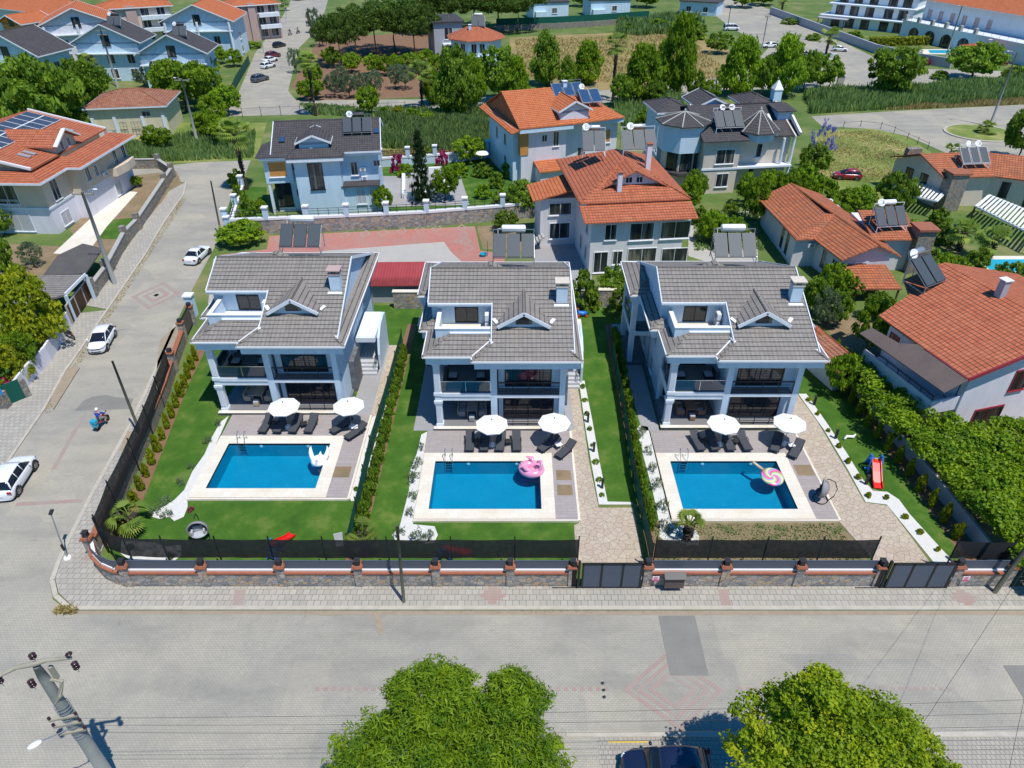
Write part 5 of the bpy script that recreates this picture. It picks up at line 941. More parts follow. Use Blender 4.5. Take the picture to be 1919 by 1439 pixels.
palm((-26.0, 34.0, 0), 1.5, 1.5, 'young palm with split fronds at the left front corner of the gardens', seed=3, n=16, thick=.32); palm((-9.9, 31.9, 0), 1.9, 1.3, 'short palm with ragged trunk by the front net between the left gardens', seed=4, n=14, thick=.30); palm((11.5, 33.2, 0), 1.4, 1.2, 'short palm in the white gravel in front of the rightmost pool', seed=5, n=16, thick=.24)
blades('lawn_tufts', [(-27, 31), (3.9, 30.6), (3.9, 34.7), (-7.2, 34.8), (-11, 36.6), (-23, 36.6), (-24.8, 46), (-28.3, 46)], 2500, .035, 'leaf_grass', 5, 'short grass blades on the front lawns of the left and middle gardens', 'grass', w=.03, z0=.01)
blades('lawn_tufts', [(9.2, 30.8), (22.6, 30.8), (22.2, 34.6), (9.2, 34.6)], 3200, .10, 'leaf_grass', 6, 'sparse grass tufts on the bare earth in front of the rightmost pool', 'grass', w=.05, z0=.01)
# hanging egg chairs
def egg(label, loc, rz, cush='cushion_grey', shell='wicker_grey'):
    t = thing('hanging_chair', label, 'swing chair', loc, rz, 'hanging egg chairs'); b = MB(); b.torus((0, 0, .05), .5, .03, 20, 6, Matrix.Diagonal((1.1, 1, 1))); b.tube([(0, .5, .05), (0, .78, .6), (0, .85, 1.3), (0, .6, 1.85), (0, .15, 2.0), (0, .05, 1.9)], .035, 7); b.build('stand', 'black_metal', t)
    b = MB(); n, m_ = 18, 12; vs = []
    for i in range(m_+1):
        el = PI*(i/m_)
        for j in range(n+1): a = PI + PI*(j/n)*1.0; vs.append((.56*math.sin(el)*math.cos(a)*1.15, -.46*math.sin(el)*math.sin(a)*1.0 - .12, 1.05-.72*math.cos(el)*(1 if el < PI/2 else .85)))
    w = n+1; b.add(vs, [(i*w+j, i*w+j+1, (i+1)*w+j+1, (i+1)*w+j) for i in range(m_) for j in range(n)]); so = b.build('basket', shell, t, True); sm = so.modifiers.new('solid', 'SOLIDIFY'); sm.thickness = .05
    MB().torus((0, -.12, 1.0), .62, .04, 24, 6, Matrix.Rotation(R(90), 3, 'X') @ Matrix.Diagonal((1, 1.12, 1))).build('rim', shell, so, True)
    MB().lathe((0, -.08, .52), [(.2, 0), (.42, .04), (.44, .12), (.3, .17)], 16, Matrix.Diagonal((1.15, .85, 1))).build('seat_cushion', cush, t, True); b = MB(); b.cbox((-.38, -.05, .85), .14, .4, .35); b.cbox((.38, -.05, .85), .14, .4, .35); b.cbox((0, .2, .95), .7, .14, .5); b.build('back_cushion', cush, t, bev=.06); return t
egg('grey hanging egg chair with pale cushions on the lawn behind the front net', (-21.2, 33.2, 0), R(15)); egg('grey wicker hanging chair on the deck right of the rightmost pool', (21.75, 36.9, .16), R(-115), 'dark_cushion')
# children's slides
def slide(label, loc, rz):
    t = thing('toy_slide', label, 'slide', loc, rz, 'red and blue toy slides'); b = MB()
    for x in (-.3, .3): b.tube([(x, -.85, 0), (x, -.5, .75), (x, -.35, 1.15), (x, -.15, 1.2), (x, 0, .8), (x, .1, 0)], .06, 7)
    for k in range(3): b.box(-.3, .3, -.83+.1*k, -.65+.1*k, .2+.22*k, .26+.22*k)
    b.box(-.55, .55, -.05, .02, .25, .32); b.build('ladder', 'toy_blue', t); b = MB(); pr = [(-.35, .85), (0, .82), (.5, .55), (1.1, .2), (1.5, .12)]
    for (y0, z0), (y1, z1) in zip(pr, pr[1:]): b.slab([(-.24, y0, z0), (.24, y0, z0), (.24, y1, z1), (-.24, y1, z1)], .04); [b.slab([(s*.26, y0, z0-.02), (s*.26, y1, z1-.02), (s*.26, y1, z1+.14), (s*.26, y0, z0+.14)], .04, (-s, 0, 0)) for s in (-1, 1)]
    b.build('chute', 'toy_red', t); MB().cbox((0, -.2, .92), .16, .05, .12).build('emblem', 'toy_yellow', t); return t
slide('red and blue toy slide on the lawn in front of the leftmost pool', (-15.7, 32.2, 0), R(-22)); slide('red and blue toy slide on the right lawn beside the thujas', (26.8, 39.9, 0), R(168)).scale = (1.25, 1.25, 1.2); slide('red and blue toy slide behind the front net of the middle garden', (-4.4, 31.6, 0), R(-75))
t = thing('tricycle', 'pale green child chair on the lawn near the left green mesh fence', 'toy', (-11.7, 32.5, 0), .3); MB().slab([(-.25, -.2, .35), (.25, -.2, .35), (.25, .2, .35), (-.25, .2, .35)], .05).build('seat', 'cushion_grey', t); MB().slab([(-.25, .2, .35), (.25, .2, .35), (.3, .4, .95), (-.3, .4, .95)], .04, (0, 1, 0)).build('backrest', 'cushion_grey', t); [MB().bar((x, y, 0), (x, y, .32), .04).build('leg', 'white_metal', t) for x in (-.2, .2) for y in (-.15, .15)]
def sandtoy(label, loc, m1, m2):
    t = thing('ride_on_toy', label, 'toy', loc, rs.uniform(0, 6)); b = MB(); b.tube([(-.5, 0, .35), (0, 0, .3), (.45, 0, .4), (.6, 0, .75)], [.18, .28, .22, .12], 8); b.build('body', m1, t, True); b = MB(); [b.torus((x, y, .14), .1, .05, 10, 5, Matrix.Rotation(PI/2, 3, 'X')) for x in (-.4, .4) for y in (-.25, .25)]; b.build('wheels', m2, t); MB().bar((.5, -.3, .8), (.5, .3, .8), .05).build('handlebar', m2, t)
sandtoy('red and teal ride-on toy on a tile pad beside the left retaining wall', (-9.0, 62.6, .05), 'toy_red', 'toy_teal'); sandtoy('red ride-on toy by the retaining wall right of the middle villa', (5.6, 62.3, .05), 'toy_red', 'toy_blue'); sandtoy('blue ride-on toy against the retaining wall right of the middle villa', (6.8, 63.6, .05), 'toy_blue', 'toy_red')
MBp = MB(); MBp.box(-9.9, -8.2, 61.6, 63.4, 0, .05); struct(MBp.build('tile_pad', 'travertine')); MBp = MB(); MBp.box(4.9, 6.6, 61.4, 63.0, 0, .05); struct(MBp.build('tile_pad', 'travertine'))
t = thing('lawn_toy', 'white and mint foam toy lying on the right lawn above the slide', 'toy', (26.6, 43.9, .05), .4); MB().tube([(-.6, 0, .1), (-.2, .15, .15), (.2, -.1, .15), (.7, .1, .1)], [.06, .12, .12, .05], 7).build('body', 'float_white', t, True)
# ---------------------------------------------------------------- vehicles
def loft(b, secs):
    n = len(secs[0]); o = len(b.v)
    for s in secs: b.v += [Vector(p) for p in s]
    for i in range(len(secs)-1):
        for j in range(n-1): b.f.append([o+i*n+j, o+i*n+j+1, o+(i+1)*n+j+1, o+(i+1)*n+j])
    b.f.append([o+j for j in range(n)][::-1]); b.f.append([o+(len(secs)-1)*n+j for j in range(n)]); return b
CARS = {   # stations: (x fraction rear->front, belt height, width factor); greenhouse: (x, z top, half width factor)
 'hatch': (4.05, 1.74, 1.45, [(0, .62, .86), (.03, .88, .95), (.12, .95, 1), (.35, .95, 1), (.62, .93, 1), (.70, .92, .99), (.85, .82, .96), (.95, .70, .88), (1, .52, .74)], [(.04, .92, .84), (.11, 1.34, .69), (.26, 1.44, .70), (.48, 1.45, .69), (.55, 1.38, .67), (.765, .88, .82)]),
 'suv': (4.45, 1.86, 1.65, [(0, .70, .86), (.03, 1.0, .95), (.12, 1.06, 1), (.35, 1.06, 1), (.62, 1.04, 1), (.72, 1.03, .98), (.88, .94, .95), (.96, .82, .88), (1, .62, .78)], [(.05, 1.02, .84), (.12, 1.5, .67), (.28, 1.62, .68), (.52, 1.63, .67), (.61, 1.54, .65), (.75, 1.02, .80)]),
 'sedan': (4.3, 1.68, 1.40, [(0, .60, .90), (.02, .86, .96), (.16, .92, 1), (.35, .92, 1), (.62, .90, 1), (.72, .88, .99), (.9, .80, .96), (.98, .72, .92), (1, .55, .88)], [(.16, .90, .80), (.27, 1.34, .66), (.4, 1.38, .66), (.56, 1.37, .66), (.66, .90, .80)]),
 'van': (4.9, 1.92, 1.95, [(0, .80, .92), (.02, 1.10, .98), (.2, 1.15, 1), (.6, 1.15, 1), (.78, 1.10, 1), (.9, .98, .95), (.97, .82, .9), (1, .60, .82)], [(.01, 1.12, .94), (.04, 1.88, .82), (.3, 1.94, .82), (.66, 1.92, .80), (.74, 1.8, .78), (.88, 1.06, .84)])}
def car(kind, paint, label, loc, rz, group='cars', detail=True, cat='car'):
    L, W, H, ST, GH = CARS[kind]; t = thing('parked_car', label, cat, loc, rz, group); X = lambda f: (f-.5)*L; hw = W/2; z0 = .22; wr = .33 if kind != 'suv' else .37
    secs = []
    for f, bz, wf in ST:
        w = hw*wf; h = [(w*.86, z0), (w*.98, z0+.14), (w, z0+(bz-z0)*.5), (w*.985, z0+(bz-z0)*.8), (w*.9, bz-.01), (w*.6, bz+.035), (0, bz+.05)]
        secs.append([(X(f), y, z) for y, z in h] + [(X(f), -y, z) for y, z in h[-2::-1]])
    body = loft(MB(), secs).build('body', paint, t, True); m = body.modifiers.new('sub', 'SUBSURF'); m.levels = 1; m.render_levels = 1
    g = []; top = []
    for f, z, wf in GH:
        w = hw*wf; bz = np.interp(f, [s[0] for s in ST], [s[1] for s in ST])-.03; wb = hw*.90
        if z < bz+.12: h = [(wb, bz), (wb*.99, bz+.01), (w, z+.02), (w*.5, z+.05), (0, z+.05)]
        else: h = [(wb, bz), (hw*.86, bz+.05), (w, z-.06), (w*.85, z-.01), (0, z)]
        g.append([(X(f), y, zz) for y, zz in h] + [(X(f), -y, zz) for y, zz in h[-2::-1]])
    loft(MB(), g).build('windows', 'car_glass', t, True)
    b = MB(); hi = [(f, z, wf) for f, z, wf in GH[1:-1]]
    rs_ = []
    for i, (f, z, wf) in enumerate(hi): w = hw*wf; e = (0.03 if i == 0 else (-0.02 if i == len(hi)-1 else 0)); rs_.append([(X(f)+e, w*1.015, z-.10), (X(f)+e, w*1.0, z-.03), (X(f)+e, w*.8, z+.022), (X(f)+e, 0, z+.035), (X(f)+e, -w*.8, z+.022), (X(f)+e, -w, z-.03), (X(f)+e, -w*1.015, z-.10)])
    loft(b, rs_); F = [(f, z, wf) for f, z, wf in GH]
    for s in (-1, 1):
        a, c = F[0], F[1]; b.bar((X(a[0])+.12, s*hw*.88, a[1]-.02), (X(c[0])+.06, s*hw*c[2]*.99, c[1]-.05), .12, .07); a, c = F[-1], F[-2]; b.bar((X(a[0])-.04, s*hw*.86, a[1]), (X(c[0]), s*hw*c[2]*.99, c[1]-.04), .07, .06)
        for q in (.40,) if kind in ('hatch', 'sedan') else (.33, .52): zt = np.interp(q, [k[0] for k in F], [k[1] for k in F]); wt = np.interp(q, [k[0] for k in F], [k[2] for k in F]); zb = np.interp(q, [k[0] for k in ST], [k[1] for k in ST]); b.bar((X(q), s*hw*.885, zb), (X(q), s*hw*wt*.995, zt-.06), .06, .035)
    b.build('roof', paint, t, True)
    for f in (.19, .81):
        for s in (-1, 1):
            Mx = Matrix.Rotation(-s*PI/2, 3, 'X'); c = V(X(f), s*(hw-.21), wr); MB().lathe(c, [(wr*.6, 0), (wr, .02), (wr*1.0, .19), (wr*.92, .215), (wr*.62, .215)], 22, Mx).build('wheel', 'tyre', t)
            b = MB(); b.lathe(c, [(wr*.62, .19), (wr*.60, .222), (wr*.50, .21)], 22, Mx); 
            for q in range(5): a = q*2*PI/5; b.bar(c+Mx @ V(0, 0, .215), c+Mx @ V(wr*.58*math.cos(a), wr*.58*math.sin(a), .215), .07, .03, up=(0, 1, 0))
            b.build('rim', 'rim', LASTW(t))
            MB().lathe(V(X(f), s*(hw-.25), wr+.01), [(wr+.07, 0), (wr+.07, .243)], 22, Mx).build('wheel_arch', 'black_plastic', t)
    if detail:
        fx, bx = X(1), X(0)
        for s in (-1, 1):
            MB().tube([(fx-.05, s*hw*.60, .66), (fx-.16, s*hw*.76, .70), (fx-.42, s*hw*.90, .76)], [.05, .085, .03], 7).build('headlight', 'headlight', t, True); MB().cbox((bx+.05, s*hw*.80, ST[1][1]-.14), .12, .28, .17).build('taillight', 'taillight', t, bev=.03)
            MB().ball((X(.66), s*(hw+.10), .96 if kind != 'suv' else 1.06), .09, .12, .07).build('wing_mirror', paint, t, True)
        MB().tube([(fx-.10, -hw*.62, .60), (fx+.0, -hw*.2, .60), (fx+.0, hw*.2, .60), (fx-.10, hw*.62, .60)], .045, 6).tube([(fx-.06, -hw*.5, .34), (fx+.02, 0, .34), (fx-.06, hw*.5, .34)], .06, 6).build('grille', 'black_plastic', t)
        MB().cbox((fx+.035, 0, .46), .02, .5, .11).build('number_plate', 'white_paint', t); MB().cbox((bx-.01, 0, .62), .02, .5, .11).build('number_plate', 'white_paint', t)
    return t
def LASTW(t): return SC.collection.objects[-1]
for nme, col, r_ in (('car_white', (.80, .81, .82), .22), ('car_navy', (.012, .018, .05), .12), ('car_red', (.33, .012, .03), .2), ('car_grey', (.09, .10, .12), .25), ('car_black', (.015, .016, .02), .2), ('car_maroon', (.16, .02, .03), .25), ('car_silver', (.5, .53, .56), .25)):
    m = mat(nme, col, r_, 0.0, 0.6); m.node_tree.nodes['Principled BSDF'].inputs['Coat Weight'].default_value = .6
dr = lambda a, c: math.atan2(c[1]-a[1], c[0]-a[0])
car('hatch', 'car_white', 'white hatchback parked facing the camera on the left side of the side street', (-39.7, 58.2, .02), R(-80)); car('suv', 'car_white', 'white sport utility car at the left edge of the photo, driving up the side street', (-36.9, 38.8, .02), R(97))
car('sedan', 'car_white', 'old white saloon car parked by the wall behind the leftmost villa', (-37.6, 77.5, .02), R(84)); car('suv', 'car_navy', 'dark blue car seen from above at the bottom edge, half under the lime green tree', (7.4, 17.7, .02), R(180)); car('hatch', 'car_red', 'dark red hatchback parked on the grass field behind the grey-roofed turret house', (*g2(1586, 335), .02), R(172))
for px, py, kd, pt, rz, lab in [(488, 152, 'suv', 'car_grey', 60, 'dark grey car parked nearest in the row on the far side street'), (503, 127, 'hatch', 'car_white', 60, 'white car second in the row on the far side street'), (507, 116, 'sedan', 'car_white', 60, 'white car third in the row on the far side street, close behind another white car'), (512, 108, 'suv', 'car_maroon', 60, 'maroon car fourth in the row on the far side street'), (524, 88, 'hatch', 'car_black', 60, 'black car farthest in the parked row on the far side street'),
    (585, 48, 'hatch', 'car_silver', 60, 'small blue-grey car at the right kerb of the far side street'), (1370, 57, 'van', 'car_white', 5, 'white minibus on the parking road at the upper right'), (1441, 89, 'hatch', 'car_white', -170, 'white car left of the boat on the upper right parking road'), (1505, 107, 'suv', 'car_navy', -8, 'dark pickup in front of the boat trailer, upper right'), (1573, 96, 'hatch', 'car_white', -15, 'white car beside the palm on the upper right parking road'), (1429, 88+2, 'hatch', 'car_grey', 0, '')]:
    if lab: car(kd, pt, lab, (*g2(px, py), .02), R(rz), detail=False)
p = g2(1520, 112); t = thing('boat', 'small white and teal motor boat on a trailer beside the dark pickup', 'boat', (*p, .5), R(-8)); b = MB(); sec = []
for f, w, zb, zt in ((0, .95, 0, .9), (.3, 1.05, 0, .9), (.6, .95, .02, .95), (.85, .5, .2, 1.05), (1, .03, .7, 1.15)): x = f*6; sec.append([(x, 0, zb), (x, w*.7, zb+.15), (x, w, zt), (x, -w, zt), (x, -w*.7, zb+.15)])
loft(b, sec).build('hull', 'boat_hull', t); MB().slab([(.3, -.8, .98), (.3, .8, .98), (4.6, .6, 1.05), (4.6, -.6, 1.05)], .05).build('deck', 'boat_stripe', t); MB().slab([(2.6, -.6, 1.0), (2.6, .6, 1.0), (2.3, .5, 1.5), (2.3, -.5, 1.5)], .03, (1, 0, 0)).build('windscreen', 'car_glass', t); [MB().torus((1.5, s*1.0, -.2), .24, .09, 14, 6, Matrix.Rotation(PI/2, 3, 'X')).build('trailer_wheel', 'tyre', t) for s in (-1, 1)]
# motorcycle, scooter, riders
def moto(label, loc, rz, col='car_red', box=True, name='motorcycle'):
    t = thing(name, label, name, loc, rz); b = MB()
    for x in (-.62, .62): MB().torus((x, 0, .30), .24, .06, 20, 8, Matrix.Rotation(PI/2, 3, 'X')).build('wheel', 'tyre', t, True); MB().lathe((x, .04, .3), [(.19, 0), (.19, .0), (.03, .03)], 14, Matrix.Rotation(PI/2, 3, 'X')).build('hub', 'rim', t)
    MB().tube([(-.55, 0, .62), (-.3, 0, .6), (0, 0, .48), (.2, 0, .42), (.38, 0, .7), (.45, 0, .95)], [.1, .15, .13, .1, .13, .08], 9).build('body', col, t, True); MB().tube([(-.62, 0, .80), (-.35, 0, .80), (-.02, 0, .76), (.08, 0, .74)], [.08, .13, .13, .05], 8).build('seat', 'black_plastic', t, True); MB().tube([(.62, 0, .3), (.5, 0, .75), (.42, 0, 1.0)], .04, 6).build('fork', 'steel', t); MB().tube([(.28, -.34, 1.05), (.42, -.15, 1.02), (.42, .15, 1.02), (.28, .34, 1.05)], .025, 6).build('handlebar', 'black_metal', t); MB().ball((.52, 0, .92), .08, .11, .1).build('headlight', 'headlight', t, True); MB().ball((-.7, 0, .7), .05, .1, .06).build('taillight', 'taillight', t, True); [MB().bar((.3, s*.3, 1.06), (.33, s*.4, 1.24), .02).cbox((.33, s*.42, 1.27), .03, .12, .08).build('mirror', 'black_plastic', t) for s in (-1, 1)]
    if box: MB().box(-1.0, -.62, -.24, .24, .82, 1.14).build('delivery_box', 'toy_teal', t, bev=.04); MB().box(-.98, -.66, -.2, .2, .5, .78).build('lower_box', 'toy_teal', t, bev=.04)
    return t
def rider(label, loc, rz, shirt, helmet='white_plastic', s=1.0):
    t = thing('person', label, 'person', loc, rz, sc=(s, s, s)); J = {'pel': (-.15, 0, .88), 'sp': (-.17, 0, 1.12), 'ch': (-.12, 0, 1.34), 'nk': (-.08, 0, 1.50), 'hd': (-.05, 0, 1.62), 'ht': (-.04, 0, 1.74)}; E = [('pel', 'sp'), ('sp', 'ch'), ('ch', 'nk'), ('nk', 'hd'), ('hd', 'ht')]; Rr = {'pel': .15, 'sp': .14, 'ch': .16, 'nk': .06, 'hd': .09, 'ht': .07}
    for s_, k in ((-1, 'r'), (1, 'l')):
        J.update({'sh'+k: (-.1, s_*.20, 1.40), 'el'+k: (.10, s_*.34, 1.18), 'wr'+k: (.28, s_*.31, 1.10), 'hn'+k: (.34, s_*.29, 1.08), 'hp'+k: (-.12, s_*.11, .86), 'kn'+k: (.26, s_*.22, .72), 'an'+k: (.12, s_*.20, .32), 'ft'+k: (.30, s_*.20, .27)}); Rr.update({'sh'+k: .085, 'el'+k: .055, 'wr'+k: .038, 'hn'+k: .045, 'hp'+k: .11, 'kn'+k: .075, 'an'+k: .05, 'ft'+k: .045}); E += [('ch', 'sh'+k), ('sh'+k, 'el'+k), ('el'+k, 'wr'+k), ('wr'+k, 'hn'+k), ('pel', 'hp'+k), ('hp'+k, 'kn'+k), ('kn'+k, 'an'+k), ('an'+k, 'ft'+k)]
    def skin(name, keys, m, grow=0.0):
        ks = [k for k in J if k in keys]; me = bpy.data.meshes.new(name); me.from_pydata([J[k] for k in ks], [(ks.index(a), ks.index(c)) for a, c in E if a in ks and c in ks], []); o = bpy.data.objects.new(name, me); SC.collection.objects.link(o); o.parent = t; me.materials.append(M_[m]); sk = o.modifiers.new('skin', 'SKIN')
        for i, k in enumerate(ks): me.skin_vertices[0].data[i].radius = (Rr[k]+grow, Rr[k]+grow); me.skin_vertices[0].data[i].use_root = (i == 0)
        su = o.modifiers.new('sub', 'SUBSURF'); su.levels = 1; su.render_levels = 2; return o
    skin('body', set(J), 'skin'); skin('jacket', {'pel', 'sp', 'ch', 'shr', 'shl', 'elr', 'ell', 'wrr', 'wrl'}, shirt, .015); skin('trousers', {'pel', 'hpr', 'hpl', 'knr', 'knl', 'anr', 'anl'}, 'grey_cloth', .018)
    [MB().tube([(.10, s_*.20, .27), (.22, s_*.20, .25), (.36, s_*.20, .25)], [.05, .055, .035], 7).build('shoe', 'black_plastic', t, True) for s_ in (-1, 1)]
    MB().ball((-.05, 0, 1.68), .145, .135, .15, 14, 9).build('helmet' if helmet else 'hair', helmet or 'dark_cloth', t, True)
    for s_ in (-1, 1):
        b = MB()
        for f in range(4): b.tube([(.35, s_*(.25+.022*f), 1.10), (.40, s_*(.25+.022*f), 1.08), (.39, s_*(.25+.022*f), 1.04)], .009, 5)
        b.tube([(.34, s_*.24, 1.08), (.37, s_*.225, 1.06)], .011, 5); b.build('fingers', 'skin', t)
    return t
p = (-33.7, 45.6, .01); moto('dark red delivery motorcycle with teal boxes riding up the side street', p, R(84)); rider('motorcycle rider in a blue jacket and white helmet on the side street', p, R(84), 'blue_cloth')
moto('dark scooter parked against the white wall beside the white hatchback', (-43.4, 59.2, .1), R(150), 'car_black', False, 'scooter')
for px, py, lab, sh, mc in ((544, 66, 'left', 'dark_cloth', 'car_white'), (559, 63, 'right', 'grey_cloth', 'car_black')):
    q = g2(px, py); moto(f'distant motorcycle on the far side street, {lab} one of the two riding abreast', (*q, .01), R(-115), mc, False); rider(f'rider of the {lab} one of two distant motorcycles on the far side street', (*q, .01), R(-115), sh, 'black_plastic')
# ---------------------------------------------------------------- poles and lamps
def wires(name, P0, Q0, n, gap, sag, label, r=.008, dirv=(0, 0, 1)):
    t = thing(name, label, 'power lines', P0, 0, None); D = Vector(dirv)
    for k in range(n):
        a = Vector(P0)+D*gap*k; c = Vector(Q0)+D*gap*k; pts = [(a+(c-a)*i/16 - V(0, 0, sag*4*(i/16)*(1-i/16))) - Vector(P0) for i in range(17)]; MB().tube(pts, r, 4).build('wire', 'black_plastic', t)
def pole(label, foot, h, r0=.17, r1=.09, arm=None, m='pole_concrete', lean=(0, 0), arms=1, rot=0.0, ins=True, lamp=None):
    t = thing('utility_pole', label, 'utility pole', foot, rot, 'utility poles'); tp = V(lean[0], lean[1], h); MB().tube([(0, 0, -.1), tp*.5, tp], [r0, (r0+r1)/2, r1], 10).build('shaft', m, t, True)
    for k in range(arms):
        z = tp*(1-(.02+k*.07)); b = MB(); b.bar(z+V(-arm/2, 0, 0), z+V(arm/2, 0, 0), .12, .14) if arm else None
        if arm:
            b.build('crossarm', 'pole_beam', t)
            for q in (-.48, 0, .48) if ins else (): MB().lathe(z+V(q*arm, 0, .07), [(.04, 0), (.1, .05), (.05, .1), (.1, .16), (.04, .22), (.03, .3)], 9).build('insulator', 'insulator', t)
    if lamp: MB().tube([tp*.97, tp*.98+V(lamp[0]*.6, lamp[1]*.6, .35), tp*.98+V(lamp[0], lamp[1], .4)], .035, 6).build('lamp_arm', 'galvanised', t); MB().ball(tp*.98+V(lamp[0]*1.2, lamp[1]*1.2, .38), .28, .13, .07).build('lamp_head', 'white_plastic', t, True)
    return t
# big near pole at the lower left
fx, fy = -19.3, 16.9; t = thing('utility_pole', 'big grey concrete power pole with dark insulator strings at the lower left corner', 'utility pole', (fx, fy, 0), 0, 'utility poles'); Hh = 10.6
MB().tube([(0, 0, -.1), (0, 0, 6), (0, 0, 9.5), (0, 0, Hh-.3)], [.30, .25, .20, .14], 14).build('shaft', 'pole_concrete', t, True); ax = V(math.cos(R(-14)), math.sin(R(-14)), 0)
ax = V(.97, .22, 0).normalized(); b = MB(); b.tube([-ax*1.55+V(0, 0, Hh-.5), -ax*.7+V(0, 0, Hh-.12), V(0, 0, Hh-.1), ax*.45+V(0, 0, Hh+.0), ax*1.35+V(0, 0, Hh-.15)], [.07, .10, .12, .10, .07], 6); b.build('crossarm', 'pole_beam', t, True)
b = MB(); b.tube([V(.15, 0, Hh-1.2), V(.5, .15, Hh-1.5), V(.3, -.1, Hh-2.2), V(0, -.2, Hh-2.6)], [.06, .1, .09, .05], 6); b.cbox((.32, .2, Hh-1.0), .16, .16, .8); b.build('bracket', 'pole_beam', t)
def string(c, nm, n=3, s=1.0, d=(0, 0, -1)):
    b = MB(); c = Vector(c); d = Vector(d); [b.lathe(c+d*(.15*k), [(.02, -.06), (.13*s, -.03), (.14*s, 0), (.04, .03)], 12) for k in range(n)]; b.build('insulator', 'insulator', t, True); b = MB(); b.tube([c-d*.15, c+d*(.15*n+.15)], .015, 5); b.build('hanger', 'galvanised', t)
for q in (-1.5, 1.32): string(ax*q+V(0, 0, Hh-.5), '', 3, .95)
string((-.35, -.25, Hh-.9), '', 3, .95); string((0, .1, Hh+.35), '', 2, 1.0)
for q in (-1.5, 1.32): string(ax*q+V(0, 0, Hh+.12), '', 1, 1.0)
for k, z in enumerate((Hh-3.6, Hh-4.1, Hh-4.7)):
    b = MB(); b.bar(-ax*.55+V(0, -.25, z), ax*.55+V(0, -.25, z), .11); b.build('crossarm', 'pole_beam', t); [MB().lathe(ax*q+V(0, -.25, z+.05), [(.03, 0), (.07, .05), (.04, .1), (.07, .14), (.02, .2)], 9).build('insulator', 'insulator', t) for q in (-.52, .52)]
b = MB(); [b.torus((0, 0, z), .28, .015, 14, 5) for z in np.linspace(Hh-5.3, Hh-3.0, 12)]; b.build('cable_wrap', 'galvanised', t); MB().tube([(-.2, -.2, Hh-4.6), (-.5, -.5, Hh-4.5), (-.9, -.9, Hh-4.3)], .03, 6).build('lamp_arm', 'galvanised', t); MB().ball((-1.05, -1.05, Hh-4.28), .30, .16, .08, M=Matrix.Rotation(R(40), 3, 'Z')).build('lamp_head', 'white_plastic', t, True)
for k in range(3): wires('power_line', (fx+.5, fy-.3, 5.95+.55*k), (60, 17.8+.6*k, 6.6+.5*k), 1, .3, 1.0, ['lowest', 'middle', 'topmost'][k] + ' power line crossing the bottom of the photo from the big pole')
wires('power_line', (-29.5, 46.5, 8.6), (-80, 34, 7.5), 1, .3, .6, 'single thin wire crossing the side street beside the thin dark pole')
pole('thin dark pole rising beside the black net near the motorcycle rider', (-29.6, 43.6, 0), 7.2, .12, .08, None, 'pole_wood', lean=(-.4, .6)); pole('thin dark pole standing on the front pavement near the kerb', (*g2(757, 1130), 0), 6.6, .11, .08, None, 'pole_wood', lean=(.2, .1)); pole('thick dark pole leaning at the front right corner beside the short wall', (*g2(1862, 1112), 0), 8.5, .15, .12, None, 'pole_wood', lean=(.9, .2))
pole('thin dark pole by the side street hedge above the old white car', (*g2(415, 442), 0), 7.0, .13, .08, None, 'pole_wood', lean=(.3, .2)); pole('grey concrete pole with a crossarm beside the dark carport roof', (*g2(216, 533), 0), 10.5, .24, .14, 2.2, arms=1, lamp=(1.0, .3)); pole('concrete pole with crossarm behind the solar-roofed house, wires to the left', (*g2(130, 240), 0), 11, .25, .15, 2.4, arms=1)
pole('concrete pole with crossarm right of the cream utility building', (*g2(371, 270), 0), 10.5, .25, .15, 2.4, arms=1, lamp=(-.9, 0)); pole('concrete pole in front of the blue gabled houses at upper left', (*g2(221, 163), 0), 11.5, .25, .15, 2.4, arms=2); pole('white concrete lamp pole standing on the right road island', (*g2(1855, 236), 0), 12.5, .22, .13, None, lamp=(-1.2, .3)); pole('thin pole among trees in front of the far octagonal house', (*g2(842, 100), 0), 9, .15, .1, 1.2); pole('brown pole at the corner of the big white arched building', (*g2(1772, 108), 0), 12, .2, .13, 1.8); pole('thin pole at the left kerb of the far side street', (*g2(495, 100), 0), 9, .15, .1); pole('thin pole beside the white minibus on the parking road', (*g2(1358, 88), 0), 10, .12, .09, None, lamp=(.9, 0)); pole('dark pole between the parking road kerb and white car', (*g2(1424, 112), 0), 10, .14, .1, 1.2); pole('thin pole at the top of the far side street by the kerb', (*g2(537, 35), 0), 11, .15, .1)
for k in range(4): wires('power_line', (*g2(130, 240), 10.8-.5*k), (-150, 112, 10.5-.5*k), 1, .3, 1.2, ['topmost', 'second highest', 'third highest', 'lowest'][k] + ' power line running left from the pole behind the solar-roofed house')
for k in range(3): wires('power_line', (*g2(371, 270), 10.4-.5*k), (*g2(842, 100), 9.0-.4*k), 1, .3, 2.5, ['top', 'middle', 'bottom'][k] + ' power line from the utility building pole across to the far orchard')
wires('power_line', (31.5, 29.3, 8.3), (8, 8, 9.6), 1, .3, 1.0, 'thin wire from the leaning corner pole down across the street, left one'); wires('power_line', (31.5, 29.3, 8.6), (14, 8, 9.8), 1, .3, 1.0, 'thin wire from the leaning corner pole down across the street, right one')
t = thing('street_lamp', 'thin leaning blue-grey lamp post on the pavement at the street corner', 'street lamp', (-29.3, 31.5, .1), 0); MB().lathe((0, 0, 0), [(.25, 0), (.22, .1), (.06, .14)], 12).build('base', 'white_paint', t); MB().tube([(0, 0, 0), (-.12, .3, 1.6), (-.28, .75, 3.2)], [.06, .05, .04], 8).build('pole', 'galvanised', t); MB().cbox((-.28, .85, 3.35), .2, .42, .12, R(15)).build('lamp_head', 'black_plastic', t); MB().cbox((-.05, .1, .9), .12, .1, .5).build('brace', 'black_metal', t)
